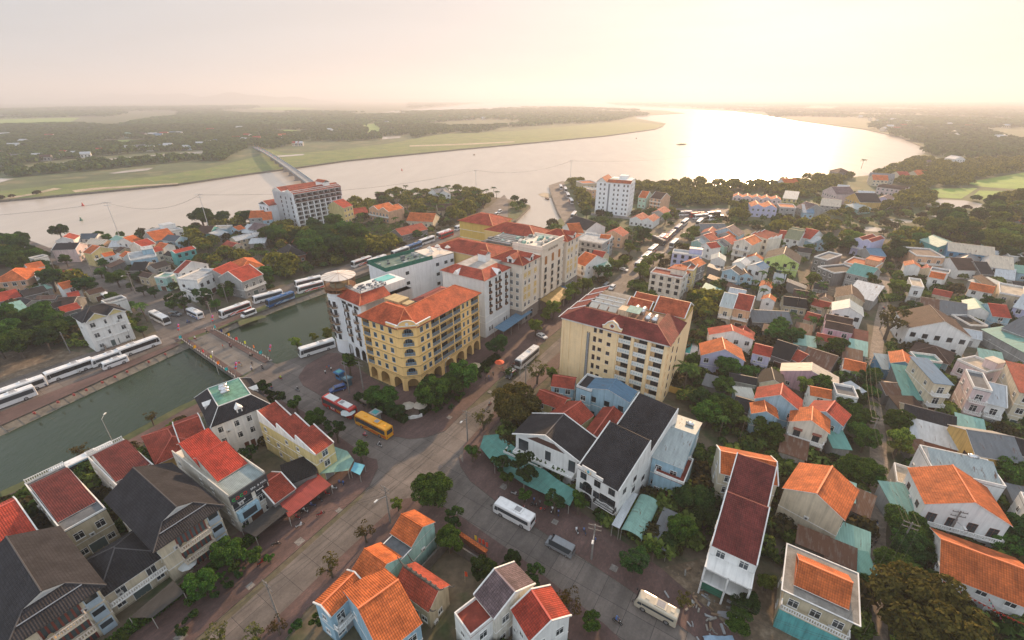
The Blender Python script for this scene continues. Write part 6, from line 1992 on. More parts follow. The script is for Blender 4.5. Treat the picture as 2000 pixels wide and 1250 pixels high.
banana -92.7 289.4 2.1 208
banana -93.2 293.6 2.4 208
banana -94.4 298.1 2 208
banana -95.4 301.7 2.4 208
banana -88.1 278.6 2.3 208
banana -89 286.9 2 208
banana -86.8 282 2 208
banana -90.8 296.9 2 208
banana -91.9 301.5 2.5 208
banana -88.3 290.3 2.3 208
banana -88.4 293.9 2.9 208
banana -84.3 279.9 1.9 208
banana -89.9 304 1.9 208
banana -87.7 297.2 2.6 208
banana -85.6 289.1 2.9 208
banana -88.6 300.9 2.9 208
banana -83.4 285.5 2.7 208
banana -86.7 304.6 2.5 208
banana -80.8 283.3 2.4 208
banana -84.3 298.7 2.9 208
banana -85.1 301.8 2.2 208
banana -83.1 294.4 2.9 208
banana -81.2 288.3 2.9 208
banana -80 291.6 2.7 208
banana -78.4 286.3 2.2 208
banana -82.7 304.8 2.4 208
banana -79.3 295.7 2.8 208
banana -80.5 301.2 2.3 208
banana -76.9 289.5 2.1 208
banana -78.5 298.9 2.8 208
banana -75.1 285.7 2.5 208
banana -79.6 305.2 2.7 208
banana -75.3 293.7 2.8 208
banana -76.8 302.1 2.8 208
banana -75.2 299.6 2 208
banana -72 287.3 2.3 208
banana -72.5 290.9 2.8 208
banana -72.9 296.5 2.2 208
bush -103.3 70.9 1.5 209
bush -68.5 47.7 1.4 210
bush -62.1 45 1.3 210
bush -62.5 55.1 1.3 211
bush -49.4 56.5 1.8 212
bush -52.5 63.6 1.3 212
bush -44.9 56.5 1.2 212
bush -35.4 44.5 1.6 213
bush -32.1 45.5 1.5 213
bush 177.6 198.6 1.5 214
bush 182.5 205 1.6 214
bush 175.8 195.9 1.6 214
bush 180.3 201.8 1.6 214
bush 185.3 205.9 1.6 214
bush 178.7 195.9 1.6 214
bush 184.7 203.3 1.6 214
bush 182.6 200.3 1.6 214
bush 181.6 196.4 1.6 214
bush 186.7 201.2 1.6 214
bush 184.5 197.9 1.4 214
bush 189.5 201.9 1.6 214
bush 194.7 206 1.6 214
bush 188.7 198.5 1.5 214
bush 187.3 195.8 1.6 214
bush 194.1 203.4 1.6 214
bush 192.2 200.2 1.6 214
bush 191.1 197.4 1.6 214
bush 197.5 204.4 1.6 214
bush 191.4 193.7 1.6 214
bush 194.1 195.1 1.6 214
bush 201.6 203.1 1.6 214
bush 200.1 200.9 1.6 214
bush 193.5 191.6 1.6 214
bush 196.6 192.6 1.6 214
bush 202.2 199 1.6 214
bush 195.3 189.6 1.6 214
bush 199.3 193.7 1.6 214
bush 202.6 196.3 1.6 214
bush 198.3 188.1 1.6 214
bush 202.6 192.9 1.5 214
bush 197 185.4 1.5 214
bush 200.7 189 1.6 214
bush -39.7 104.5 1.1 215
bush -38.2 102.9 1.3 215
bush -36.5 101.1 1.4 215
bush -37.8 108.1 1.2 215
bush -36.8 105 1.3 215
bush -33.8 102.7 1.3 215
bush -34.4 105.3 1.2 215
bush -31.1 101.5 1.1 215
bush -21.2 101.8 1.2 215
bush -19.4 103.3 1.1 215
bush -18.1 105.7 1.2 215
bush -17.1 102.9 1.3 215
bush -14.9 106.4 1.4 215
bush -14.8 109.2 1.6 215
bush -18.5 109.8 1.4 216
bush -17.7 107.1 1.6 216
bush -15.8 114 1.3 216
bush -10 119.1 1.3 216
bush -7.7 121.8 1.6 216
bush -52.9 44.3 1.5 217
bush -54.9 48.3 1.1 217
bush -53.3 46.3 1.4 217
bush -53.5 50.3 1 217
bush -51.4 50.4 1.3 217
bush -51.9 53.1 1.1 217
bush -50 52.1 1.4 217
bush -50.6 55.2 1.5 217
bush -48.9 53.9 1.3 217
bush -48 57.6 1.3 217
"""
NEAR_WOODS=[
(8,[(110,533),(171,520),(202,497),(236,497),(294,509),(382,545),(333,471),(285,430),(244,391),(229,430),(203,430),(178,377),(151,364),(127,377),(140,430),(115,421)]),
(9,[(120,358),(172,364),(183,352),(163,320),(142,341),(117,330)]),
(9,[(294,545),(386,559),(485,603),(575,674),(580,637),(719,674),(755,637),(624,520),(589,545),(441,456),(401,447),(380,456),(411,545),(302,456),(244,391),(231,421)]),
(9,[(354,421),(380,421),(343,371),(322,358),(296,358),(269,341),(227,325),(242,352),(279,358),(309,377)]),
(8.5,[(272,301),(303,315),(327,310),(304,280),(315,262),(251,201),(256,231),(265,262),(252,265)]),
(9,[(424,405),(498,421),(345,280),(322,288),(330,315)]),
(6.5,[(-218,196),(-210,199),(-191,190),(-184,183),(-184,179),(-197,185),(-206,188)]),
(7.5,[(-302,262),(-285,269),(-258,242),(-228,215),(-235,206),(-268,228)]),
(6,[(-192,265),(-175,261),(-165,247),(-144,236),(-136,239),(-124,219),(-143,230),(-152,222),(-163,227),(-177,246)]),
(7,[(-135,280),(-106,288),(-83,255),(-79,231),(-89,220),(-107,231),(-122,252)]),
(6.5,[(-162,297),(-150,306),(-127,262),(-129,249),(-145,262)]),
(6,[(-130,228),(-123,234),(-102,215),(-99,203),(-110,203)]),
(8,[(-212,315),(-184,320),(-174,301),(-198,292)]),
(8,[(-94,430),(-74,447),(-35,447),(-2,402),(-5,374),(-18,325),(-32,310),(-54,330),(-74,330)]),
(8,[(-123,421),(-101,430),(-48,438),(-37,330),(-56,320),(-76,330),(-85,364),(-114,391)]),
(7,[(-125,358),(-115,371),(-103,330),(-114,325)]),
(6,[(-87,265),(-76,269),(-67,262),(-74,242),(-80,242)]),
(8,[(57,476),(75,509),(61,413),(67,384),(54,335),(53,358),(56,405)]),
(4.6,[(127,183),(140,187),(129,167),(118,152),(111,155)]),
(6,[(79,185),(88,185),(84,170),(73,155),(71,162)]),
(8,[(163,352),(185,358),(170,325),(151,315)]),
(9,[(173,306),(218,320),(223,306),(201,284),(183,288),(166,280)]),
(7.5,[(185,269),(206,273),(184,236),(170,231),(175,252)]),
(8,[(224,262),(246,273),(249,262),(222,242),(201,228)]),
(3,[(-19,108),(-10,122),(-8,126),(-6,123),(-15,107),(-18,103)]),
]
# kind, x, y, heading, label, row
VEHICLES="""
coachw|-144|110.5|-122.8|white coach at the left edge, upper of the first two along the canal|canal
coachw|-142.2|105.3|-122.8|white coach at the left edge, nearer the water of the first two|canal
coachw|-138.4|121.1|-122.8|long white coach beside the dug earth plot along the canal|canal
midiw|-132.7|128.7|-122.8|white bus squeezed between the long coaches along the canal|canal
coachw|-127.6|136.2|57.2|long white coach before the yellow-white villa facing the bridge|canal
minibusw|-128.5|126.3|-122.8|small white bus on the water side before the yellow-white villa|canal
coachw|-136.3|158.7|-32.8|white coach on the side street right of the coconut palm|side street
midib|-125.5|163.1|147.2|white and blue bus parked below the white restaurant|side street
coachw|-176.2|181|-32.8|white bus half hidden by trees far up the side street|side street
coachr|-111.2|166.1|-122.8|white coach with red roof edge and orange swoosh by the bridge|canal
vanw|-104.8|163.9|-122.8|white van beside the orange swoosh coach|canal
coachw|-104.6|179.6|-135.1|white coach behind the blue coach on the canal road|canal
coachb|-97.9|176.7|-122.8|blue coach on the canal road|canal
coachw|-94.4|197.3|-138.8|white coach nearest the garden wall opposite the tower hotel|canal
coachr|-90.8|190.5|-135.5|white coach with red belly opposite the tower hotel|canal
coachw|-66.4|135.1|-140.4|white coach between the canal and the tower hotel|forecourt
coachred|-47.7|102.5|147.2|red coach with white roof hatches at the corner hotel|forecourt
coachy|-36|94.4|147.2|yellow coach behind the red one at the corner|forecourt
coachw|5|128.9|-122.8|white coach coming down the main street|main street
suvk|-0.1|120|-122.8|black car with red and white roof load before the white coach|main street
sedanw|10.8|145.6|-48.9|white sedan on the pavement under the blue canopy|main street
midiw|0.4|66.6|147.2|white bus driving on the side street by the planter house|crossroad
vans|9.2|59.4|147.2|silver van with white roof behind the white bus|crossroad
minibust|24.2|47.4|147.2|beige minibus at the building plot|crossroad
coachbw|-99.7|80.9|-122.8|blue and white coach between the water and the parapet houses|canal path
coachred|-41.1|278.2|-122.8|red coach on the far canal road behind the grand hotel|far canal road
coachw|-42.8|280.9|-122.8|white coach beside the far red one|far canal road
coachb|-26.7|309.4|-122.8|blue coach farthest up the far canal road|far canal road
midiw|-34.4|296.8|-122.8|white bus left of the farthest blue coach|far canal road
coachw|-50.9|265.4|-122.8|white coach left of the far red one, nearer the roof terrace|far canal road
coachr|-78.2|225.8|-122.8|white and red coach right behind the round tower|far canal road
coachw|-70.8|228.1|-122.8|white coach right of the white and red one behind the tower|far canal road
coachw|-61.9|243.2|-122.8|white coach behind the green roof fence of the tower hotel|far canal road
coachb|-56.4|252.6|-122.8|blue coach between white ones behind the tower hotel|far canal road
coachw|-51|264.9|-122.8|white coach left of the far red coach|far canal road
vanw|-9.4|345.2|-109.2|white van on the peninsula road, upper one|peninsula
vanw|-11.8|335.4|-107.4|white van on the peninsula road, lower one|peninsula
coachw|49.8|433.2|-92.9|white coach first in the row on the inlet quay|inlet quay
coachw|49|405.7|-91.3|white coach second in the row on the inlet quay|inlet quay
coachr|49|380.8|-89.4|red striped coach at the near end of the inlet quay row|inlet quay
coachw|46.8|447.7|-92.4|white coach alone on the water side of the inlet quay|inlet quay
coachw|45|331.5|-107.8|white coach parked where the inlet quay meets the houses|inlet quay
midiw|55|378.2|-93.3|white bus under the trees beside the inlet quay|inlet quay
coachr|79.1|247.4|-122.8|white and red coach, third up the wide street|wide street
coachw|71.9|234.2|-122.8|white and black coach, second up the wide street|wide street
coachw|66.1|223.8|-122.8|white coach, first up the wide street|wide street
midiw|91.7|272.4|-122.8|small white bus beside the far red bus|wide street
coachred|93.9|270.1|-122.8|red coach in the line of the wide street|wide street
coachb|99.9|280.1|-122.8|white and blue coach above the red one in the wide street|wide street
coachb|108.9|294.6|-122.8|white and blue coach fifth up the wide street|wide street
coachw|118.4|310|-122.8|white coach alone nearest the junction|wide street
coachk|87.6|264.8|-73.7|dark coach parked askew at the roadside bushes|wide street
coachw|94.8|259.3|-122.8|white coach parked at the right kerb of the wide street|wide street
coachw|128.5|309.8|-122.8|white coach parked at the right kerb near the junction|wide street
coachred|134.9|332|-163.7|red roofed coach at the far junction|far junction
coachw|135.6|326.6|-159.8|white coach before the red roofed one at the far junction|far junction
coachr|147.8|334.7|-159.7|white and red coach at the right of the far junction|far junction
coachw|144.6|322.8|-164.7|white coach behind the coconut palm at the far junction|far junction
coachw|127|336.3|-168.4|white coach left of the far junction|far junction
coachb|116.4|340.4|-174.3|white and blue coach farthest left at the far junction|far junction
sedanw|109|282.6|-122.8|white sedan by the walkers in the wide street|wide street
suvk|82.1|240.1|-122.8|dark car below the right kerb of the wide street|wide street
vans|42.8|193.3|-122.8|grey blue van parked in the main street|main street
suvw|45.4|192.1|-122.8|white SUV next to the grey blue van|main street
sedanw|56.3|216.7|-45.6|white sedan under the street trees|main street
suvb|-51.6|112.1|-148.7|blue car next to the blue kiosk|forecourt
suvg|-134.1|164|-9|grey car on the side street corner|side street
"""
# kind, x, y, heading, colour, label
SMALL="""
ride|-98|138.4|-33|black|rider on the bridge road middle
ride|-88|126|-33|red|rider on the bridge road, left of the pair
ride|-82.8|123.3|-60|white|rider in the pair near the bridge end, left
ride|-79.8|124.1|-40|dark|rider in front of the hotel forecourt
ride|-71.3|118.1|150|lime|rider in a lime shirt at the junction
ride|-63.5|112|150|dark|rider passing the mansion corner
ride|-71.7|113|150|red|rider near the street trees by the mansion
ride|-87.4|132|60|grey|rider at the bridge kerb
ride|-37.7|91.8|150|pink|rider behind the yellow coach
ride|-33|88.1|150|dark|rider nearest the crossroad corner
ride|-124.5|157.1|57|blue|rider crossing above the bridge
ride|-113|149.5|-33|dark|rider entering the bridge
ride|-113.7|143.8|150|white|rider beside the left bridge rail
ride|-98.3|139|-33|dark|rider on the bridge near the right rail
ride|-88.1|126.3|-33|dark|rider leaving the bridge
ride|17.4|45.7|-33|blue|rider before the beige minibus
ride|-6.2|104.9|57|grey|rider on the main street below the brown tree
ride|73.1|64.2|90|white|rider on the lane
ride|152.2|169.7|80|red|rider far up the lane
bike|-45.6|60.1|20|-|black parked motorbike on the dark paving
bike|-46.5|56.3|60|-|parked motorbike at the hedge
bike|12.9|63.1|100|-|white scooter outside the arched shophouse, left
bike|14.4|63|100|-|white scooter outside the arched shophouse, right
bike|4.7|69.5|-20|-|motorbike by the pavement tyres
bike|2.2|68.9|-20|-|motorbike parked under the teal awning
bike|0.5|72.6|-20|-|motorbike parked by the street trees
bike|-7.1|118.4|100|-|motorbike in the row by the red parasol, left
bike|-5.9|120.4|100|-|motorbike in the row by the red parasol, middle
bike|-2.9|123.3|100|-|motorbike in the row by the red parasol, right
bike|-136|121.5|150|-|motorbike on the canal walk by the long coach
bike|-139.9|114.2|150|-|motorbike on the canal walk near the edge coaches
bike|-43.3|68|40|-|motorbike under the market awning
bike|-39.7|67.2|40|-|motorbike at the market awning post
bike|-42.8|64.4|40|-|motorbike at the lower awning corner
walk|-58.9|123.5|10|red|walker in red by the tower hotel
walk|-58.4|124.1|60|blue|walker in blue by the tower hotel
walk|-57.3|122.8|120|white|walker in white by the tower hotel
walk|109.4|292|60|dark|dark clad walker in the wide street, left
walk|111.4|292.7|60|dark|dark clad walker in the wide street, right
walk|8.7|141.5|60|dark|walker behind the white coach
walk|81.6|72.4|60|white|walker beside the yard wall in the lane
walk|73.4|64.6|60|dark|walker in the lane before the mint roofs
"""
FAR_WOODS=[
[(-1618,1562),(-1412,1611),(-1185,1472),(-1638,2344),(-1323,2577),(-463,878),(-498,819),(-580,768),(-618,701),(-643,653),(-626,581)],
[(-599,554),(-574,581),(-560,611),(-589,645),(-536,645),(-484,701),(-429,722),(-393,662),(-453,653),(-473,619),(-502,567),(-529,541),(-543,517)],
[(-3739,3659),(-3960,4624),(-2854,5605),(-1323,2577),(-1638,2344),(-2024,2344),(-2126,2064)],
[(-1758,2860),(-1446,3211),(-768,3025),(-329,3211),(-137,1319),(-246,1285),(-266,1023),(-322,983),(-414,983),(-403,819),(-428,819),(-483,910),(-402,662),(-474,744)],
[(-657,3211),(-238,3560),(113,4624),(565,4624),(903,3659),(715,2577),(534,2150),(487,1985),(326,1779),(37,1516),(-74,1285),(-118,1023),(-156,983),(-223,1067)],
[(-2410,11876),(-867,18450),(2602,21408),(3991,21408),(6503,21408),(1548,5068),(1399,7110),(2469,13709),(2602,21408),(-442,10904),(-867,4251)],
[(10845,21408),(15009,21408),(21687,21408),(24033,21408),(828,701),(758,711),(611,672),(598,701),(540,662),(604,733),(718,833),(784,945),(863,1090),(992,1354),(1047,1516),(1133,1843),(1261,2455)],
[(5891,21408),(14095,21408),(1155,1719),(1544,3211),(1622,4251),(1769,5605)],
]
# x, y, roof colour, wall colour, label
FAR_HOUSES="""
#far village across the river
-760 716 13 brick grey
-705 666 12 red cream
-1112 1076 16 silver white
-717 685 12 brown grey
-846 825 15 silver white
-696 675 12 grey grey
-901 900 16 silver grey
-675 685 12 silver grey
-646 666 12 brown grey
-974 1032 16 red white
-661 695 12 grey white
-674 726 12 red white
-647 716 12 silver white
-624 705 12 silver white
-647 761 12 red cream
-842 1076 16 mint mint
-629 798 13 silver grey
-620 811 13 grey grey
-809 1076 16 brown grey
-595 798 12 silver white
-788 1076 16 silver lblue
-595 811 13 blue white
-759 1053 16 blue white
-779 1100 16 red white
-594 839 13 silver white
-770 1115 16 blue lblue
-755 1115 16 silver white
-545 811 12 silver lblue
-557 869 13 silver white
-560 900 13 silver lblue
-756 1235 16 red white
-555 917 13 blue lblue
-559 991 14 red white
-522 953 14 silver white
-567 1053 15 red white
#village right of the far bridge
-559 991 14 red white
-736 1333 16 silver grey
-570 1053 15 red white
-517 991 14 red cream
-494 1053 15 orange white
-452 971 13 silver cream
-469 1032 14 brown white
-392 884 12 red cream
-386 884 12 silver grey
-457 1235 16 silver white
-413 1632 16 blue white
#hazy village on the river island
-313 2186 16 red cream
-252 1940 16 brown cream
-252 2098 16 silver cream
-189 2016 16 silver white
-165 2048 16 red white
-116 2016 16 silver white
#hazy right bank
1528 2186 16 silver cream
1397 1940 16 silver cream
1281 1743 16 silver cream
979 1299 16 silver cream
1196 1581 16 red cream
1076 1407 16 silver cream
1434 1870 16 silver cream
1013 1299 16 red cream
1145 1447 16 red cream
1346 1685 16 silver cream
458 531 9 orange cream
533 615 10 mauve cream
556 615 10 red cream
1354 1534 16 silver cream
1035 1150 16 silver white
966 1067 16 silver white
1299 1407 16 orange cream
318 294 8 silver grey
1005 1011 16 silver white
337 314 8 cream grey
1028 1023 16 silver white
1448 1447 16 silver cream
348 309 8 red cream
339 301 8 orange grey
401 361 8 blue lblue
"""

# ---------------------------------------------------------------- land, water, roads
RG=R(57.2)
M_DIRT=ground_mat('ground',(.13,.10,.07),(.07,.068,.036),(.045,.065,.022),.06,.8)
M_FAR=ground_mat('far_land',(.075,.10,.035),(.05,.075,.026),(.14,.13,.06),.012,.08)
M_GRASS=ground_mat('river_grass',(.13,.17,.035),(.08,.12,.028),(.17,.16,.06),.03,.4)
M_FIELD=ground_mat('rice_field',(.20,.30,.045),(.13,.22,.035),(.16,.22,.05),.02,.2)
M_MARSH=ground_mat('marsh',(.08,.095,.03),(.05,.062,.022),(.10,.09,.04),.05,.5)
M_SAND=ground_mat('sand',(.42,.34,.24),(.30,.24,.16),(.18,.16,.08),.05,.6)
M_PLOT=ground_mat('bare_earth',(.16,.115,.075),(.09,.068,.045),(.22,.17,.12),.25,1.5)
M_LANE=ground_mat('lane_surface',(.26,.21,.17),(.19,.155,.125),(.30,.25,.20),.35,1.2)
M_ROAD=slab_mat('road_slabs',(.15,.125,.11),RG,4.6,4.8,(.03,.027,.025),(.11,.095,.085),mort=.035)
M_PAVE=slab_mat('red_paving',(.12,.068,.06),RG,.5,.25,(.075,.052,.046),(.09,.055,.048),.012,fine=True)
M_BANK=concrete((.20,.18,.15),.6)
def sheet(name,pts,z,m,kind='structure',thick=0.0,side=None):
 b=MB()
 if thick:b.prism(pts,z-thick,z,0,1 if side else 0)
 else:
  a=sum(pts[i][0]*pts[(i+1)%len(pts)][1]-pts[(i+1)%len(pts)][0]*pts[i][1]for i in range(len(pts)))
  b.poly([(x,y,z)for x,y in(pts if a>0 else pts[::-1])],0)
 o=b.build(name,[m]+([side]if side else[]))
 return struct(o,kind)
def water_mat(name,c1,c2,rough,bstr,spec):
 m,nt,p=base(name,rough);u=objv(nt);p.inputs['Specular IOR Level'].default_value=spec
 n1=noise(nt,mapping(nt,u,(1,.45,1),R(30)),.55,6,0,1,.2,.8,.65)
 n2=noise(nt,mapping(nt,u,(1,.3,1),R(20)),.05,4,0,1,.2,.8)
 bump(nt,p,n1,bstr,.12);nt.links.new(rampmix(nt,n2,c1,c2),p.inputs['Base Color'])
 return m
wm=water_mat('river_surface',(.36,.32,.27),(.44,.39,.33),.27,.5,.7)
cm=water_mat('canal_surface',(.014,.030,.015),(.026,.044,.024),.10,.6,.28)
sheet('river_water',[(-60000,-2000),(60000,-2000),(60000,60000),(-60000,60000)],-1.6,wm)
pond_n=0;zr={'verge':.135,'roadbase':.014,'road':.022,'lane':.042,'grass':.02,'sand':.12,'fieldgreen':.05,'marsh':.062,'plot':.018,'gardengreen':.05,'pond':.16};cnt_={}
for nm,pts in GROUND:
 if nm=='landA':
  pts=pts+[(-3500,100),(-3500,-400),(-300,-400)]
  sheet('ground',pts,0,M_DIRT,thick=3,side=M_BANK)
 elif nm=='landBnear':
  n=len(pts)
  far=pts+[(-60000,6000),(-60000,58000),(58000,58000),(58000,-1500),(-200,-1500)]
  sheet('ground',far,0,M_DIRT if 0 else M_FAR,thick=3,side=M_BANK)
 elif nm=='noveg':pass
 elif nm=='canal':sheet('canal_water',pts,-1.52,cm)
 elif nm=='pave':sheet('pavement',pts,.14,M_PAVE,thick=.14,side=M_BANK)
 elif nm=='pavedge':sheet('canal_path',pts,.12,M_PAVE,thick=.12,side=M_BANK)
 else:
  m,nn={'road':(M_ROAD,'road'),'roadbase':(M_ROAD,'road'),'lane':(M_LANE,'lane'),'grass':(M_GRASS,'riverbank_grass'),'sand':(M_SAND,'sand'),'fieldgreen':(M_FIELD,'rice_field'),
                 'marsh':(M_MARSH,'marsh'),'plot':(M_PLOT,'bare_earth'),'verge':(M_MARSH,'grass_verge'),'gardengreen':(M_MARSH,'garden_lawn'),'pond':(wm,'pond_water')}[nm]
  cnt_[nm]=cnt_.get(nm,-1)+1;sheet(nn,pts,zr[nm]+.004*cnt_[nm],m)
bp=[p for n_,p in GROUND if n_=='landA'][0][:7]
m=MB()
for a,b in zip(bp,bp[1:]):
 L_=math.dist(a,b);nx,ny=(b[1]-a[1])/L_*3.4,-(b[0]-a[0])/L_*3.4
 m.add([(a[0],a[1],-.03),(b[0],b[1],-.03),(b[0]+nx,b[1]+ny,-1.75),(a[0]+nx,a[1]+ny,-1.75)],[(0,3,2,1)],0)
 k=int(L_/3)
 for i in range(k):x_,y_=a[0]+(b[0]-a[0])*i/k,a[1]+(b[1]-a[1])*i/k;m.tube((x_,y_,.0),(x_+nx,y_+ny,-1.7),.09,n=4)
struct(m.build('canal_bank',M_BANK))
# town ground of the near right bank lies as its own sheet over the far land
sheet('town_ground',[(-105,60),(-88,104),(-60,128),(20,240),(60,300),(110,330),(230,330),(330,260),(420,120),(420,-60),(-30,-60)],.008,M_DIRT)

def ring_hills(name,dist,h,x0,x1,seed,col):
 q=random.Random(seed);b=MB();n=70;vs=[]
 ph=[q.uniform(0,6.28)for _ in range(6)]
 for i in range(n+1):
  t=i/n;x=x0+(x1-x0)*t
  hh=h*max(.08,math.sin(math.pi*t)**1.5*(.62+.22*math.sin(t*9+ph[0])+.13*math.sin(t*23+ph[1])+.06*math.sin(t*51+ph[2])))
  vs+=[(x,dist,-5),(x,dist+500,hh),(x,dist+1500,-5)]
 b.add(vs,[f for i in range(n)for f in((3*i,3*i+3,3*i+4,3*i+1),(3*i+1,3*i+4,3*i+5,3*i+2))])
 struct(b.build(name,plain(col,.95)))
ring_hills('hills',10200,250,-11500,-5200,3,(.05,.06,.05))
ring_hills('hills',9300,190,-7600,-2500,5,(.05,.06,.05))

# ---------------------------------------------------------------- haze: one closed box of thin air
HZ=MB();HZ.box(-12500,12500,-400,12500,-6.5,290)
hz=HZ.build('haze',[])
hm=bpy.data.materials.new('haze');hm.use_nodes=True
hn=hm.node_tree;hn.nodes.remove(hn.nodes['Principled BSDF'])
pv=hn.nodes.new('ShaderNodeVolumePrincipled')
pv.inputs['Color'].default_value=(*HAZE_COL,1);pv.inputs['Density'].default_value=HAZE_DEN;pv.inputs['Anisotropy'].default_value=HAZE_ANI
hn.links.new(pv.outputs[0],hn.nodes['Material Output'].inputs['Volume'])
hz.data.materials.append(hm);struct(hz,'stuff')

# ---------------------------------------------------------------- houses of the town
def relief(root,parts):return root
for ln in HOUSES.strip().split('\n'):
 x,y,a,w,d,h,rf,rc,wc,op,label=ln.split('|')
 x,y,a,w,d,h=map(float,(x,y,a,w,d,h));a=R(a)
 far=math.hypot(x,y)>250
 nm='shed' if h<4.5 or 'nowin' in op else 'villa' if 'villa' in label else 'house'
 kw=dict(name=nm,cat='shed' if nm=='shed' else 'house',z=0.0)
 if far:op+=' F'
 if rf=='hipg':
  r=house(x,y,a,w,d,h,'none',rc,wc,label,op.replace(' b','')+' sides=13',**kw)
  g=MB();o_,pt,gg=.9,.58,2.5;rr=w/2+o_;rh=rr*pt;z1=(gg+o_)*pt;zb=h-.1;tt=tile(RC[rc])
  g.poly([(-o_,-o_,zb),(w+o_,-o_,zb),(w-gg,gg,zb+z1),(gg,gg,zb+z1)],0)
  g.poly([(w+o_,-o_,zb),(w+o_,d+o_,zb),(w/2,d+o_,zb+rh),(w/2,gg-.5,zb+rh),(w-gg,gg,zb+z1)],0)
  g.poly([(-o_,d+o_,zb),(-o_,-o_,zb),(gg,gg,zb+z1),(w/2,gg-.5,zb+rh),(w/2,d+o_,zb+rh)],0)
  g.box(-o_,w+o_,-o_,d+o_,zb-.16,zb-.03,1);g.poly([(w,d,h),(0,d,h),(w/2,d,zb+rh-.1)],1)
  for p0,p1 in(((w/2,gg-.5),(w/2,d+o_)),):g.tube((*p0,zb+rh),(*p1,zb+rh),.12,n=5,mi=2)
  for xa,xb in((-o_,gg),(w+o_,w-gg)):g.tube((xa,-o_,zb),(xb,gg,zb+z1),.12,n=5,mi=2)
  g.tube((1.2,.9,zb+1.25),(w-1.2,.9,zb+1.25),.09,n=5,mi=3)
  g.build('roof',[tt,plain((.05,.045,.045)),plain((.06,.055,.055)),plain((.25,.27,.3))],r)
  g=MB();g.poly([(gg,gg-.02,zb+z1),(w-gg,gg-.02,zb+z1),(w/2,gg-.45,zb+rh-.06)],0);g.poly([(gg+.9,gg-.06,zb+z1+.12),(w-gg-.9,gg-.06,zb+z1+.12),(w/2,gg-.4,zb+rh-.5)],1);g.build('gablet',[plaster(WHITE,.1),plaster((.6,.62,.63),.1)],r)
  nf=int(round(h/3.2));fh_=h/nf
  for f_ in range(nf):
   zz=fh_*f_;x0,x1=w*.26,w*.72
   g=MB();g.box(x0,x1,-.04,-.005,zz+.1,zz+2.5,0)
   for k in range(7):xx=x0+(x1-x0)*k/6;g.box(xx-.14,xx+.14,-.09,-.045,zz+.1,zz+2.5,1)
   g.build('balcony_door',[glass((.05,.08,.09)),plain((.16,.035,.025))],r)
   if f_:
    q=MB();q.box(0,x1-x0+.6,-1.5,0,-.2,0,0);q=q.build('balcony',plaster(WC['cream'],.2),r,loc=(x0-.3,0,zz))
    link('railing',baluster_mesh(x1-x0+.5,.9,(.60,.52,.44)),q,(.05,-1.4,0));link('railing',baluster_mesh(1.3,.9,(.60,.52,.44)),q,(.1,-.1,0),R(-90));link('railing',baluster_mesh(1.3,.9,(.60,.52,.44)),q,(x1-x0+.5,-.1,0),R(-90))
    q2=MB();q2.cyl(1.0,-.8,0,.75,.45,.4,10);q2.build('garden_table',plain((.35,.28,.18)),q)
   for xa,xb in((w*.78,w*.97),(.2,w*.2)):
    g=MB();g.box(xa,xb,-.35,-.01,zz+.15,zz+2.7,0)
    for k in range(9):g.box(xa-.02,xb+.02,-.39,-.36,zz+.3+k*.13,zz+.36+k*.13,0)
    g.box(xa+.15,xb-.15,-.38,-.355,zz+1.5,zz+2.5,1);g.build('bay_window',[plain((.36,.44,.50)),glass()],r)
    if rf:break
  for xx in(w*.78,):pass
 elif rf=='terr':
  r=house(x,y,a,w,d,h,'flat','grey',wc,label,op+' ph=.5',**kw)
  g=MB();g.slab([(.3,d*.16,h+.4),(w-.3,d*.16,h+.4),(w-.3,d*.72,h+2.6),(.3,d*.72,h+2.6)],.12,0,1)
  g.slab([(.3,d*.72,h+2.6),(w-.3,d*.72,h+2.6),(w-.3,d*.82,h+1.9),(.3,d*.82,h+1.9)],.12,0,1)
  for xx in(.3,w-.31):g.poly([(xx,d*.16,h+.2),(xx,d*.82,h+.2),(xx,d*.82,h+1.8),(xx,d*.72,h+2.5)],1)
  g.poly([(.3,d*.82,h),(w-.3,d*.82,h),(w-.3,d*.82,h+1.8),(.3,d*.82,h+1.8)],1)
  g.build('tiled_roof',[tile(RC[rc]),plaster(WHITE,.4)],r)
  g=MB();q=random.Random(3)
  for k in range(6):xx=.6+(w-1.2)*.35+.25*(k%3);yy=d*.4+(k//3)*.4;g.box(xx,xx+.2,yy,yy+.32,h+1.3+(yy-d*.16)*.07,h+1.42+(yy-d*.16)*0.07)
  for k in range(int(w/.35)):link('baluster',win_mesh(.2,.2,'do'),r)if 0 else None
  link('railing',baluster_mesh(w-.4,.9),r,(.2,d-.1,h+.4))
 elif rf=='mans':
  r=house(x,y,a,w,d,h,'flat','mint',wc,label,op+' ph=.2',**kw)
  g=MB();i0=2.6;zt=h+3.0;e=.45
  A=[(-e,-e,h+.1),(w+e,-e,h+.1),(w+e,d+e,h+.1),(-e,d+e,h+.1)]
  B=[(i0,i0,zt),(w-i0,i0,zt),(w-i0,d-i0,zt),(i0,d-i0,zt)]
  for k in range(4):g.poly([A[k],A[(k+1)%4],B[(k+1)%4],B[k]],0)
  g.poly(B,2)
  for k in range(4):g.tube(B[k],B[(k+1)%4],.14,n=4,mi=1);g.tube(A[k],B[k],.1,n=4,mi=1)
  g.build('mansard_roof',[tile(RC[rc]),plain((.6,.6,.58)),concrete((.16,.36,.27),.8)],r)
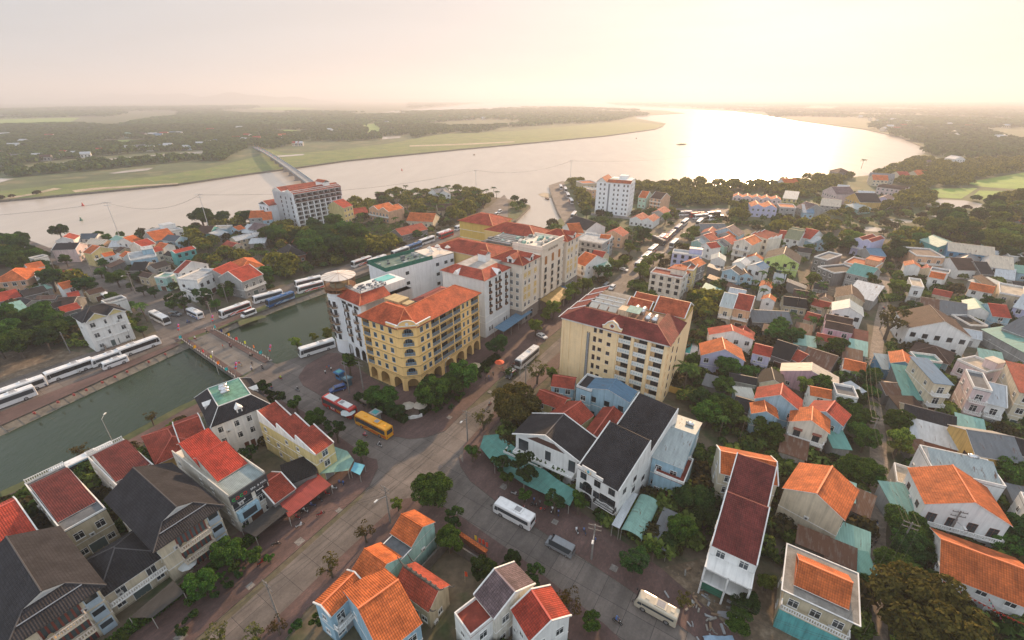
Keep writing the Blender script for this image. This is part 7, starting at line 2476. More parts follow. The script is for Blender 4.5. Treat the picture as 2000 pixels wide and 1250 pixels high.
  for(xx,yy,aa)in((w*.5,.6,0),(w-.6,d*.45,R(90)),(.6,d*.5,R(-90))):
   g=MB();g.T=Matrix.Translation((xx,yy,h+.5))@Matrix.Rotation(aa,4,'Z')
   g.box(-.6,.6,-.3,1.8,0,1.3,0);g.xprism([(-.85,1.3),(.85,1.3),(0,2.1)],-.45,2.6,0);g.box(-.35,.35,-.33,-.3,.2,1.1,1)
   g.build('dormer',[plaster(WHITE,.15),glass()],r)
  for k in range(2):tank(r,w*.42,d*.42+k*1.8,zt,2)
  g=MB();g.T=Matrix.Translation((w+.1,2,0));
  for k in range(10):g.box(0,.9,k*.45,k*.45+.4,k*.5,k*.5+.06,0)
  g.tube((.9,0,1),(.9,4.5,6),.04,n=4);g.tube((0,0,1),(0,4.5,6),.04,n=4)
  for k in range(4):g.tube((.9,k*1.2,0),(.9,k*1.2,1+k*1.35),.03,n=4)
  g.build('outside_stair',plain((.25,.26,.28)),r)
  g=MB()
  for k in range(7):g.box(w*k/6-.2,w*k/6+.2,-.12,-.02,0,h,0)
  for k in range(8):g.box(w+.02,w+.12,d*k/7-.2,d*k/7+.2,0,h,0)
  g.build('pilaster',plaster(WHITE,.2),r)
 elif rf=='two':
  r=house(x,y,a,w,d,h-1.5,'flat','grey',wc,label,op+' ph=.2',**kw)
  for k,(xa,xb)in enumerate(((0,w*.42),(w*.6,w))):
   g=MB();g.T=Matrix.Translation((xa,0,0))@Matrix.Rotation(R(90),4,'Z')
   g.T=Matrix.Translation((xb,0,0))@Matrix.Rotation(R(90),4,'Z')
   ww=xb-xa;rh=gable_x(g,d,0,ww,h-.6,.6,.25,0,1,False)
   g.T=None
   for yy in(0,d):
    q=[(xa,yy,h-1.5),(xb,yy,h-1.5),(xb,yy,h-.6),((xa+xb)/2,yy,h-.6+rh),(xa,yy,h-.6)]
    g.poly(q if yy==0 else q[::-1],3)
   for xx in(xa,xb):
    q=[(xx,0,h-1.5),(xx,d,h-1.5),(xx,d,h-.6),(xx,0,h-.6)];g.poly(q if xx==xb else q[::-1],3)
   g.build('roof',[tile(RC[rc]),plaster(WHITE,.3),tile(RC[rc]),plaster(WC[wc])],r)
 elif rf=='villa':
  r=house(x,y,a,w,d,h,'hip',rc,wc,label,op+' p=.7',**kw)
  for xa,xb,hh in((w*.05,w*.55,0),(w*.55,w*.97,-.4)):
   g=MB();xm=(xa+xb)/2;t=(xb-xa)*.33
   g.xprism([(xa,h-.3),(xb,h-.3),(xm,h+t)],-.55,3.5,0)
   for s_,(p0,p1)in enumerate((((xa-.4,h-.55),(xm,h+t+.05)),((xm,h+t+.05),(xb+.4,h-.55)))):
    g.poly([(p0[0],-.9,p0[1]+.12),(p1[0],-.9,p1[1]+.12),(p1[0],3.6,p1[1]+.12),(p0[0],3.6,p0[1]+.12)],1)
    g.add([(p0[0],-.9,p0[1]-.15),(p1[0],-.9,p1[1]-.15),(p1[0],-.9,p1[1]+.14),(p0[0],-.9,p0[1]+.14)],[(0,1,2,3)],2)
   g.build('gable',[plaster(WC['lyellow'],.1),tile(RC[rc]),plain(WHITE)],r)
  g=MB();g.box(-.03,.9,-.25,-.03,0,h-.3,0);g.box(w*.5,w*.58,-.25,-.03,0,h-.3,0);g.box(w-.9,w+.03,-.25,-.03,0,h-.3,0)
  g.box(-.05,-.03,0,d,0,h,0)
  for k in(1,2):g.box(.9,w-.9,-.3,-.03,h/3*k-.3,h/3*k+.1,0)
  g.build('trim',plaster(WHITE,.15),r)
 else:
  r=house(x,y,a,w,d,h,rf,rc,wc,label,op,**kw)
 if 'dragon' in op:
  g=MB();rh=d/2*.8 if rf=='gx' else d*.38
  def horn(xx,yy,zz,s_):
   for k in range(5):g.tube((xx+s_*.28*k,yy,zz+.05*k*k),(xx+s_*.28*(k+1),yy,zz+.05*(k+1)**2),.16-.02*k,.14-.02*k,5)
  if rf=='gx':
   g.box(0,w,d/2-.15,d/2+.15,h+rh,h+rh+.45)
   for k in range(7):g.box(w*(k+.5)/7-.15,w*(k+.5)/7+.15,d/2-.2,d/2+.2,h+rh+.4,h+rh+.65+.12*(k%2))
   horn(w,d/2,h+rh+.3,1);horn(0,d/2,h+rh+.3,-1)
   for xx,s_ in((-.2,-1),(w+.2,1)):
    for yy in(0,d):horn(xx,yy,h+.1,s_)
  else:
   for xx,s_ in((-.4,-1),(w+.4,1)):
    for yy in(-.4,d+.4):horn(xx,yy,h+.0,s_)
   horn(w*.5+1,d/2,h+rh*.9,1);horn(w*.5-1,d/2,h+rh*.9,-1)
  g.build('ridge_ornament',concrete((.12,.11,.10),1.5)if rf=='gx' else plain((.35,.08,.03)),r)
 if 'arch' in op.split():
  g=MB();g.xprism([(0,h-.2),(w*.62,h-.2),(w*.62,h+.9),(w*.45,h+.9),(w*.45,h+1.5),(w*.12,h+1.5),(w*.12,h+.9),(0,h+.9)],-.2,.0,0)
  for(xc,zb,zt,ww)in((w*.28,.2,3.0,2.6),(w*.28,3.8,6.2,2.2),(w*.75,.2,3.0,3.2)):
   n=8;pts=[(xc+ww/2*math.cos(math.pi*k/n),zt-.2+ww/2*.7*math.sin(math.pi*k/n))for k in range(n+1)]
   pts=[(xc+ww/2,zb)]+pts+[(xc-ww/2,zb)]
   g.xprism(pts[::-1],-.06,-.02,1)
   for k in range(1,len(pts)-2):g.tube((pts[k][0],-.08,pts[k][1]),(pts[k+1][0],-.08,pts[k+1][1]),.1,n=4,mi=0)
  g.box(w*.58,w*.94,-.06,-.02,3.7,5.9,1)
  g.build('front',[plaster(WHITE,.2),glass()],r)
  g=MB();n=16
  for k in range(n):
   t0,t1=math.pi*(.85+1.3*k/n),math.pi*(.85+1.3*(k+1)/n)
   g.tube((w*.28+.62*math.cos(t0),-.24,h+.6+.62*math.sin(t0)),(w*.28+.62*math.cos(t1),-.24,h+.6+.62*math.sin(t1)),.06,n=4,mi=0)
  g.T=Matrix.Translation((w*.28,-.24,h+.65));g.tube((0,0,0),(0,-.05,0),.28,n=12,mi=1);g.tube((0,0,.3),(0,-.05,.3),.16,n=10,mi=1);g.T=None
  g.build('emblem',[plain((.6,.35,.04)),plain((.05,.35,.45))],r)
  balcony(r,(w*.5,0,0),w*.48,1.1,3.5,WHITE,(.04,.04,.04),True)
 if 'frame' in op.split():
  g=MB()
  for xx in(0,w*.5,w-.3):g.box(xx,xx+.3,-3.2,-2.9,0,7.0,0)
  for zz in(3.3,6.6):g.box(0,w,-3.2,-2.9,zz,zz+.3,0);g.box(0,w,-2.9,-.02,zz,zz+.2,0)
  g.box(0,.25,-2.9,-.02,0,7,0);g.box(w-.25,w,-2.9,-.02,0,7,0)
  g.build('open_front',plaster(WHITE,.25),r)
  g=MB();g.box(.3,w*.5,-2.2,-2.1,.2,2.9,0);g.build('green_hoarding',plain((.03,.16,.10)),r)
  for k in range(7):q=MB();q.tube((w*.5,-5.2-.0,.1+k*.12),(w,-5.0+k*.3,.1+k*.12),.08,n=5);q.build('scaffold_pole',plain((.28,.28,.3),.5,.3),r)
 if 'bal' in op.split():
  for zz,cc in((h-3.2,'sand'),):balcony(r,(-.1,0,0),w+.2,1.3,zz,WC[cc])
  g=MB();g.box(.02,w-.02,-1.2,-.02,0,h-3.4,0);g.build('teal_wall',plaster(WC['teal'],.5),r)
 if 'planted balconies' in label:
  for zz,x0,x1 in((h*.5,.2,w-.2),(3.0,-2.4,w*.5)):
   g=MB();g.box(x0,x1,-1.7,-.02,zz-.15,zz,0);g.box(x0,x1,-1.75,-1.55,zz,zz+.5,0);g.box(x0,x0+.15,-1.55,-.02,zz,zz+.5,0);g.box(x1-.15,x1,-1.55,-.02,zz,zz+.5,0);g.build('balcony',plaster(WHITE,.15),r)
   for k in range(int((x1-x0)/1.1)):
    if(k*7+int(zz))%4:me,_a,_b=crown_mesh(.5,.8,160,.1,k+5,4,LEAF['green']);link('potted_plant',me,r,(x0+.6+k*1.1,-1.35,zz+.3))
  g=MB()
  for k in range(9):g.box(.3,w*.62,-.09,-.02,.4+k*.3,.58+k*.3,0);g.box(w*.2+k*.3,w*.8-k*.3,-.09,-.02,h+.15+k*.16,h+.25+k*.16,0)
  g.build('timber_slats',plain((.10,.05,.04)),r);g=MB();g.box(.8,3.4,-.06,-.02,h*.5+.2,h-.9,0);g.box(w*.5,w*.5+1.4,-.06,-.02,h*.5+.5,h-1.2,0);g.box(w-2.0,w-.4,-.06,-.02,h*.5+.2,h-1,0);g.build('picture_window',glass(),r)
 if 'spa building' in label or 'spa sign' in label:
  spa=r;SW,SD,SHH=w,d,h

# ---------------------------------------------------------------- the big hotels
class Face:
 """a wall line in a thing's local frame: origin, direction angle, length; outside is to the right of the direction"""
 def __init__(s,root,ox,oy,ang,L):s.root,s.ox,s.oy,s.a,s.L=root,ox,oy,R(ang),L
 def M(s):return Matrix.Translation((s.ox,s.oy,0))@Matrix.Rotation(s.a,4,'Z')
 def put(s,name,mesh,t,z,off=0.0):
  c,n=math.cos(s.a),math.sin(s.a)
  return link(name,mesh,s.root,(s.ox+c*t+n*off,s.oy+n*t-c*off,z),s.a)
 def wall(s,mb,z0,z1,holes,mi=0,mih=None):
  mb.T=s.M();facade(mb,s.L,z0,z1,holes,mi,mih);mb.T=None
 def band(s,mb,z,hgt=.22,out=.14,mi=1,x0=0,x1=None):
  mb.T=s.M();mb.box(x0-out,(s.L if x1 is None else x1)+out,-out,-.002,z,z+hgt,mi);mb.T=None
BLUE_RAIL=(.20,.30,.38)
def flat_top(mb,pts,z,mi=0):mb.poly([(x,y,z)for x,y in pts],mi)

# --- yellow corner hotel
YH=thing('hotel','yellow six-storey corner hotel with red tiled roof, arcades and blue railings','hotel',(-44.2,120,0),R(-33))
w=MB();Z0,FH,NF=5.2,3.16,5;HT=Z0+FH*NF
fl_=Face(YH,0,0,0,15.2);fc=Face(YH,15.2,0,45,4.95);fr=Face(YH,18.7,3.5,90,28.9)
bl=[(.4,3.2)];br=[(6.0,9.3),(9.7,15.5),(15.9,19.2),(24.7,28.4)]
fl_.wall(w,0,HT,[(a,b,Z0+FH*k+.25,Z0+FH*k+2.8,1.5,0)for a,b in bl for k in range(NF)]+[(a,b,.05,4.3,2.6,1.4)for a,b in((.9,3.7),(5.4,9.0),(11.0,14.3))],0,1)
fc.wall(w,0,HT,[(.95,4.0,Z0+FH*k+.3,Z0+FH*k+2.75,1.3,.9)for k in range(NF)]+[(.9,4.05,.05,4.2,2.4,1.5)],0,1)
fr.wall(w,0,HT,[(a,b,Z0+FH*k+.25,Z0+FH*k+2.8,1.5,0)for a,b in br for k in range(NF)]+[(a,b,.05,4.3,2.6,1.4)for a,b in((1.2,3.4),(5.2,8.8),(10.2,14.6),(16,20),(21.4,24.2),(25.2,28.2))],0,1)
w.poly([(0,0,0),(0,0,HT),(0,13,HT),(0,13,0)],0);w.poly([(0,13,0),(0,13,HT),(7,13,HT),(7,13,0)],0)
w.poly([(7,13,0),(7,13,HT),(7,32.4,HT),(7,32.4,0)],0);w.poly([(18.7,32.4,0),(18.7,32.4,HT),(7,32.4,HT),(7,32.4,0)][::-1],0)
w.poly([(.1,.1,HT),(15.2,.1,HT),(18.6,3.5,HT),(18.6,32.3,HT),(7.1,32.3,HT),(7.1,13,HT),(.1,13,HT)],2)
for f_ in(fl_,fc,fr):
 for k in range(NF+1):f_.band(w,Z0+FH*k-.12)
 f_.band(w,Z0-.6,.12,.07)
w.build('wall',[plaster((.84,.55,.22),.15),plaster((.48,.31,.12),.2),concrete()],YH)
for k in range(NF):
 z=Z0+FH*k
 for t in(5.4,8.6,11.9):fl_.put('window',win_mesh(1.1,1.45,'u'),t,z+.85)
 for t in(1.9,4.3,20.6,22.8):fr.put('window',win_mesh(1.0 if t<5 else .7,1.45,'u'),t,z+.85)
 for F_,bays in((fl_,bl),(fr,br)):
  for a,b in bays:
   F_.put('railing',baluster_mesh(b-a,1.0,BLUE_RAIL,True),a,z+.28,-.12)
   F_.put('balcony_door',win_mesh(min(2.4,b-a-1.0),2.05,'b'),(a+b)/2,z+.3,-1.46)
 fc.put('railing',baluster_mesh(3.05,.95,BLUE_RAIL),.95,z+.32,-.1)
 fc.put('balcony_door',win_mesh(1.8,2.0,'u'),2.47,z+.32,-1.26)
rf=MB();E=.75;TOP=HT+3.3
rf.poly([(-E,-E,HT),(15.4,-E,HT),(12.6,5.5,TOP),(4.5,5.5,TOP)],0)
rf.poly([(15.4,-E,HT),(19.4,3.3,HT),(12.6,5.5,TOP)],0)
rf.poly([(19.4,3.3,HT),(19.4,33.1,HT),(12.9,27.5,TOP),(12.6,5.5,TOP)],0)
rf.poly([(-E,13.6,HT),(-E,-E,HT),(4.5,5.5,TOP)],0);rf.poly([(-E,13.6,HT),(4.5,5.5,TOP),(12.6,5.5,TOP),(12.6,8.5,TOP-1.4),(7.5,13.6,HT)],0)
rf.poly([(19.4,33.1,HT),(6.3,33.1,HT),(12.9,27.5,TOP)],0)
rf.box(-E,15.4,-E,-.15,HT-.2,HT-.03,1);rf.box(19.0,19.4,3.3,33.1,HT-.2,HT-.03,1)
for a,b in(((15.4,-E,HT),(12.6,5.5,TOP)),((19.4,3.3,HT),(12.6,5.5,TOP)),((12.6,5.5,TOP),(12.9,27.5,TOP)),((4.5,5.5,TOP),(12.6,5.5,TOP)),((-E,-E,HT),(4.5,5.5,TOP)),((19.4,33.1,HT),(12.9,27.5,TOP))):rf.tube(a,b,.13,n=5,mi=2)
rf.build('roof',[tile((.43,.085,.032)),plain((.10,.09,.08)),plain((.55,.16,.06))],YH)
pd=MB();pd.T=fc.M();n=10
pd.xprism([(-.6,HT-.1),(5.55,HT-.1),(5.55,HT+.7)]+[(2.47+2.4*math.cos(math.pi*i/n),HT+.7+1.5*math.sin(math.pi*i/n))for i in range(n+1)]+[(-.6,HT+.7)],-.35,.3,0)
for i in range(n):
 t0,t1=math.pi*i/n,math.pi*(i+1)/n
 pd.tube((2.47+2.45*math.cos(t0),-.4,HT+.75+1.55*math.sin(t0)),(2.47+2.45*math.cos(t1),-.4,HT+.75+1.55*math.sin(t1)),.13,n=5,mi=1)
pd.box(-.9,5.85,-.5,-.36,HT+.55,HT+.75,1);pd.tube((2.47,-.36,HT+1.2),(2.47,-.44,HT+1.2),.45,n=12,mi=1);pd.T=None
pd.build('pediment',[plaster((.84,.55,.22),.15),plaster(WHITE,.1)],YH)
pr_=MB()
for F_,x0,x1 in((fl_,11.0,15.6),(fr,-.4,5.4)):
 pr_.T=F_.M();pr_.box(x0,x1,-.5,-.2,HT-.15,HT+.95,0);pr_.box(x0-.05,x1+.05,-.58,-.16,HT+.95,HT+1.1,1)
pr_.T=None;pr_.build('parapet',[plaster((.84,.55,.22),.15),plaster(WHITE,.1)],YH)
ac=MB()
ac.box(1,7,8.6,13,HT+.05,HT+2.7,1);ac.box(7.4,9.8,9.5,12.5,HT,HT+2.2,1)
ac.box(8.2,12.2,13,30,HT+.3,HT+.5,2)
for i in range(12):ac.box(8.6,9.4,13.4+i*1.35,14.3+i*1.35,HT+.5,HT+1.4,0);ac.box(9.9,10.7,13.6+i*1.35,14.4+i*1.35,HT+.5,HT+1.25,0)
ac.build('rooftop_plant',[plain((.20,.20,.20)),plaster((.5,.38,.2)),concrete((.1,.09,.08))],YH)
q=MB();hip(q,7.4,12.6,14,27,HT+1.8,.25,.2);q.box(7.8,8.1,14.3,26.8,HT,HT+1.8,1);q.build('terrace_roof',[tin((.30,.06,.045),.0),plain((.2,.2,.2)),plain((.3,.08,.05))],YH)

# --- white round tower hotel
WT=thing('hotel','white hotel with a round corner tower, wooden rooftop pavilion and red skirt roof','hotel',(-58.5,137,0),R(-39))
w=MB();Ha=20.5;Wd_,Dp=15.5,20
F1=Face(WT,0,0,0,Wd_)
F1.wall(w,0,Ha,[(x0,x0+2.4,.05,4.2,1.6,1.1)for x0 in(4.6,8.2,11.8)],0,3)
w.box(0,Wd_,.06+1.7,Dp,0,Ha,0);
w.poly([(Wd_,0,0),(Wd_,Dp,0),(Wd_,Dp,Ha),(Wd_,0,Ha)],0);w.poly([(0,Dp,0),(0,0,0),(0,0,Ha),(0,Dp,Ha)],0)
w.poly([(0,0,Ha),(Wd_,0,Ha),(Wd_,Dp,Ha),(0,Dp,Ha)],2)
for z in(4.9,8.0,Ha-.5):F1.band(w,z,.25,.12)
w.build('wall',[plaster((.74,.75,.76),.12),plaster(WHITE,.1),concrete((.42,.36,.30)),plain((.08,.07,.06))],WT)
t=MB();t.cyl(1.0,2.6,0,Ha+1.6,4.3,n=28,mi=0)
for z in(4.9,Ha-.4,Ha+1.3):t.cyl(1.0,2.6,z,z+.22,4.45,n=28,mi=1)
t.build('tower',[plaster((.74,.75,.76),.12),plaster(WHITE,.1)],WT)
pv_=MB();zt=Ha+1.6
pv_.cyl(1.0,2.6,zt,zt+.2,5.0,n=24,mi=0);pv_.cyl(1.0,2.6,zt+1.1,zt+1.25,5.0,5.0,n=24,mi=0)
for i in range(24):
 a=2*math.pi*i/24;x_,y_=1+4.85*math.cos(a),2.6+4.85*math.sin(a)
 if i%3==0:pv_.tube((x_,y_,zt),(x_,y_,zt+4.3),.13,n=6,mi=0)
 pv_.box(x_-.05,x_+.05,y_-.05,y_+.05,zt+.2,zt+1.1,0)
pv_.cyl(1.0,2.6,zt+.2,zt+2.6,3.0,n=16,mi=1)
pv_.build('roof_pavilion',[plain((.22,.10,.04),.6),plain((.25,.2,.12))],WT)
ds=MB();ds.cyl(1.0,2.6,zt+4.3,zt+4.5,5.2,5.2,32,0);ds.cyl(1.0,2.6,zt+4.5,zt+5.3,5.4,.3,32,0)
for i in range(12):
 a=2*math.pi*i/12;ds.tube((1,2.6,zt+5.33),(1+5.4*math.cos(a),2.6+5.4*math.sin(a),zt+4.54),.05,n=4,mi=1)
ds.build('pavilion_roof',[plaster((.66,.60,.54),.25),plain((.35,.22,.14))],WT)
sk=MB();e=.8
A=[(3.4,-e),(Wd_+e,-e),(Wd_+e,11)];B=[(4.6,2.2),(Wd_-2.6,2.2),(Wd_-2.6,11)]
for i in range(2):sk.poly([(A[i][0],A[i][1],Ha+.7),(A[i+1][0],A[i+1][1],Ha+.7),(B[i+1][0],B[i+1][1],Ha+2.9),(B[i][0],B[i][1],Ha+2.9)],0)
sk.tube((A[1][0],A[1][1],Ha+.72),(B[1][0],B[1][1],Ha+2.92),.12,n=5,mi=1)
sk.box(4.4,Wd_-.02,.02,2.3,Ha+.02,Ha+.6,2);sk.box(Wd_-2.6,Wd_-.03,2.32,11,Ha+.02,Ha+.6,2)
sk.box(4.6,Wd_-2.6,2.35,19.8,Ha+.04,Ha+2.8,2)
sk.build('roof',[tile((.36,.07,.035)),plain((.5,.15,.06)),plaster(WHITE,.2)],WT)
po=MB();po.box(5.4,9.5,12.5,18.5,Ha+2.85,Ha+3.0,0);po.build('rooftop_pool',plain((.16,.50,.46),.1),WT)
tb=MB();qq=random.Random(2)
for i in range(14):
 x_,y_=qq.uniform(5.2,12.2),qq.uniform(2.8,12)
 tb.cyl(x_,y_,Ha+2.82,Ha+3.5,.06,n=5);tb.cyl(x_,y_,Ha+3.5,Ha+3.56,.5,n=8)
 for s_ in(-1,1):tb.box(x_+s_*.8-.2,x_+s_*.8+.2,y_-.2,y_+.2,Ha+2.82,Ha+3.3)
tb.build('terrace_furniture',plain((.12,.14,.17)),WT)
for xa,ya,xb,yb in((4.7,2.4,Wd_-2.8,2.4),(Wd_-2.75,2.4,Wd_-2.75,12)):
 o=link('railing',baluster_mesh(math.dist((xa,ya),(xb,yb)),1.0,(.3,.3,.3),True),WT,(xa,ya,Ha+2.85),math.atan2(yb-ya,xb-xa))
curve=MB()      # half-round iron balconies
n=9
curve.box(-1.0,1.0,-.05,0,0,.1,0)
prev=None
ring=[(1.05*math.cos(math.pi*i/n+math.pi),1.0*math.sin(math.pi*i/n+math.pi))for i in range(n+1)]
curve.prism(ring,-.15,0,1)
for i in range(n):curve.tube((*ring[i],.95),(*ring[i+1],.95),.04,n=4)
for i in range(n+1):curve.tube((*ring[i],0),(*ring[i],.95),.03,n=4)
for i in range(n):
 curve.tube((*ring[i],.35),(*ring[i+1],.35),.03,n=4);curve.tube((ring[i][0]*.8,ring[i][1]*.8,-.45),(*ring[i],-.1),.05,n=4)
CM=curve.mesh('balcony',[plain((.10,.05,.025)),plain((.3,.2,.12))])
for k in range(5):
 z=5.4+k*2.95
 for t_ in(7.6,12.2):
  F1.put('window',win_mesh(1.1,1.9,'d'),t_,z+.1)
  if k>0:F1.put('balcony',CM,t_,z)
 if k:F1.put('window',win_mesh(.5,1.4,'d'),5.6,z+.4)
 for i,ang in enumerate((232,262)):
  a=R(ang);o=link('window',win_mesh(1.0,1.8,'d'),WT,(1+4.3*math.cos(a),2.6+4.3*math.sin(a),z+.1),a+R(90))
  if k:link('balcony',CM,WT,(1+4.3*math.cos(a),2.6+4.3*math.sin(a),z),a+R(90))
 a=R(292);link('window',win_mesh(1.0,1.8,'d'),WT,(1+4.3*math.cos(a),2.6+4.3*math.sin(a),z+.1),a+R(90))
 if k:link('balcony',CM,WT,(1+4.3*math.cos(a),2.6+4.3*math.sin(a),z),a+R(90))
for t_ in(6.2,9.6,13.0):F1.put('window',win_mesh(2.2,.9,'d'),t_,Ha-1.5)

def simple_block(label,x,y,a,w_,d_,h_,wc,nf,cols,style='w',side_cols=(),z0=1.0,top=None,name='hotel',cat='hotel',band=True,ww=1.2,wh=1.5,root=None,loc=None):
 if root is None:root=thing(name,label,cat,(x,y,0),R(a))
 off=loc or(0,0)
 ox,oy=off
 m=MB();m.box(ox,ox+w_,oy,oy+d_,-.1,h_,0)
 fh=(h_-z0)/nf
 if band:
  for k in range(nf+1):m.box(ox-.08,ox+w_+.08,oy-.08,oy+d_+.08,z0+fh*k-.15,z0+fh*k+.02,1)
 m.build('wall',[plaster(wc,.15),plaster(WHITE,.12)],root)
 for k in range(nf):
  for t_ in cols:link('window',win_mesh(ww,wh,style),root,(ox+t_,oy,z0+fh*k+.8),0)
  for t_ in side_cols:link('window',win_mesh(ww,wh,style),root,(ox+w_,oy+t_,z0+fh*k+.8),R(90))
 return root

# --- white block behind the tower with the green net fence
r=simple_block('long plain white hotel block with a green net fence around its roof',-44,150,45,30,12,23.5,(.74,.75,.76),4,(3,8.5,22,26,29),'doe',band=False,ww=1.3,wh=1.1,z0=8)
g=MB()
for(x0,x1,y0,y1)in((0,20,0,.1),(0,.1,.1,12),(0,20,11.9,12)):g.box(x0,x1,y0,y1,23.5,25.0,0)
g.build('net_fence',tin((.03,.17,.12)),r)
g=MB();g.box(.2,29.8,.2,11.8,23.5,23.7,0);g.build('roof',concrete((.16,.24,.2),.5),r)
g=MB();qq=random.Random(4)
for i in range(18):x_,y_=qq.uniform(1,19),qq.uniform(1,11);s_=qq.uniform(.3,.9);g.box(x_-s_,x_+s_,y_-s_*.6,y_+s_*.6,23.7,23.9+s_,i%2)
g.build('rooftop_plant',[plain((.35,.38,.38)),plain((.12,.14,.15))],r)
g=MB();g.box(20,30,0,12,23.7,24.0,0)
for i in range(5):g.cyl(21.5+i*1.9,2.5+(i%2)*4,24,26.3,.05,n=5,mi=1);g.cyl(21.5+i*1.9,2.5+(i%2)*4,25.6,26.6,1.25,.05,6,0)
g.build('terrace_parasol',[plain((.68,.60,.52),.8),plain((.3,.3,.3))],r)

# --- white hotel with brown balcony boxes
MW=simple_block('white seven-storey hotel with brown balcony boxes, between the yellow hotel and the grand hotel',-25.2,155.4,-33,18.8,15.8,22.3,(.74,.75,.74),1,(),band=False)
w=MB()
for z in(5.5,8.2,21.3):w.box(-.12,18.92,-.12,15.92,z,z+.25,0)
w.build('cornice',plaster(WHITE,.1),MW)
FS=Face(MW,18.8,0,90,15.8)
for k in range(5):
 z=8.6+k*2.62
 for t_ in(3.2,7.0,9.2,13.2):
  FS.put('window',win_mesh(.95,1.7,'d'),t_,z+.25)
 for t_,L_ in((3.2,1.3),(8.1,3.3),(13.2,1.3)):
  b_=MB();b_.box(-L_/2,L_/2,-.6,0,0,.15,0)
  for i in range(int(L_/.3)+1):b_.box(-L_/2+i*.3-.03,-L_/2+i*.3+.03,-.6,-.55,.15,.75,0)
  b_.box(-L_/2,L_/2,-.62,-.54,.7,.8,0);b_.box(-L_/2,-L_/2+.06,-.55,0,.15,.8,0);b_.box(L_/2-.06,L_/2,-.55,0,.15,.8,0)
  FS.put('balcony',b_.mesh('balcony',plain((.16,.075,.03))),t_,z)
for t_ in(2.5,4,12,13.4):FS.put('window',win_mesh(.9,1.7,'w'),t_,2.0)
g=MB();e=.6;hh=22.3
ring_=[((-e,-e),(18.8+e,-e),(15.2,3.6),(3.6,3.6)),((18.8+e,-e),(18.8+e,15.8+e),(15.2,12.2),(15.2,3.6)),((-e,15.8+e),(-e,-e),(3.6,3.6),(3.6,12.2))]
for p0,p1,p2,p3 in ring_:g.poly([(*p0,hh),(*p1,hh),(*p2,hh+2.1),(*p3,hh+2.1)],0)
g.tube((19.4,-.6,hh),(15.2,3.6,hh+2.1),.12,n=5,mi=2);g.tube((-.6,-.6,hh),(3.6,3.6,hh+2.1),.12,n=5,mi=2)
g.box(3.6,15.2,3.65,15.8,hh,hh+2.0,1)
g.build('roof',[tile((.36,.07,.04)),concrete((.50,.46,.42),.3),plain((.52,.18,.07))],MW)
g=MB();g.box(8,11.5,11,14,hh+2,hh+4.6,0);gable_x(g,3.5,11,14,hh+4.6,.6,.2,1,0,True,x0=8);g.build('stair_hut',[plaster(WHITE,.1),tile((.36,.07,.04)),plain((.5,.2,.1))],MW)
g=MB();g.xprism([(5.5,hh-.1),(8.1,hh-.1),(6.8,hh+1.5)],-.7,2.5,0);g.T=FS.M();g.xprism([(6.6,hh-.1),(9.8,hh-.1),(8.2,hh+1.8)],-.75,2.5,0);g.box(7.4,9.0,-.8,-.76,hh,hh+.9,1);g.T=None
g.build('dormer',[plaster(WHITE,.1),glass()],MW)

# --- grand hotel
GH=thing('hotel','grand cream and white hotel with yellow panels, red roofs and a gold entrance canopy','hotel',(3.7,156,0),R(57.2))
GW=plaster((.68,.60,.50),.14);GY=plaster((.62,.42,.10),.12);GS=plaster((.26,.22,.19),.2)
HGT=24.0
def section(x0,x1,y0,y1,h_,nm='wall'):
 m=MB();m.box(x0,x1,y0,y1,0,h_,0);m.box(x0-.1,x1+.1,y0-.1,y1-.01,0,5.6,1);m.box(x0-.2,x1+.2,y0-.25,y1-.02,5.6,5.9,0)
 m.box(x0-.25,x1+.25,y0-.35,y1-.03,h_-.5,h_-.1,0);m.box(x0-.12,x1+.12,y0-.15,y1-.04,h_-3.5,h_-3.3,0)
 return m.build(nm,[GW,GS],GH)
section(0,12,0,14,HGT);section(12.3,15.0,1.2,14,HGT);section(15.3,33,.4,14,HGT+1.8);section(33.3,35.5,1.2,14,HGT);section(35.8,48,0,14,HGT)
nwin=0
for xs_,n_,zz0,fhh in(((2.2,5.0,9.6),6,6.3,2.95),((13.6,),6,6.3,2.95),((34.4,),6,6.3,2.95),((38,41,45.5),6,6.3,2.95)):
 for xx in xs_:
  yy=1.2 if xx in(13.6,34.4)else 0
  for k in range(n_):
   link('window',win_mesh(1.1,1.55,'w'),GH,(xx,yy,zz0+fhh*k+.6))
   if yy==0:
    m=MB();m.box(xx-.95,xx+.95,-.045,-.004,zz0+fhh*k+.2,zz0+fhh*k+2.55,0)
    if k in(1,2,4):m.build('panel',GY,GH)
for xx in(18.5,24.2,29.8):
 for k in range(4):
  link('window',win_mesh(1.6,1.9,'d'),GH,(xx,.4,6.4+3.0*k+.2));
  m=MB();m.box(xx-1.5,xx+1.5,-.6,.39,6.2+3.0*k,6.35+3*k,0);m.box(xx-1.5,xx+1.5,-.6,-.5,6.35+3*k,7.2+3*k,0);m.build('balcony',GW,GH)
 m=MB();n=8;pts=[(xx+.85,18.9)]+[(xx+.85*math.cos(math.pi*i/n),21.6+.85*math.sin(math.pi*i/n))for i in range(n+1)]+[(xx-.85,18.9)]
 m.xprism(pts[::-1],.3,.38,0);m.build('arched_window',plain((.35,.14,.03),.4),GH)
for xx in(3,7,39,43):
 m=MB();pts=[(xx+.9,1.2)]+[(xx+.9*math.cos(math.pi*i/8),3.2+.9*math.sin(math.pi*i/8))for i in range(9)]+[(xx-.9,1.2)]
 m.xprism(pts[::-1],-.16,-.105,1);m.xprism([(a*1.0+(a-xx)*.2,b+(.15 if b>3.2 else 0))for a,b in pts][::-1],-.12,-.103,0);m.build('arched_window',[plaster(WHITE),glass()],GH)
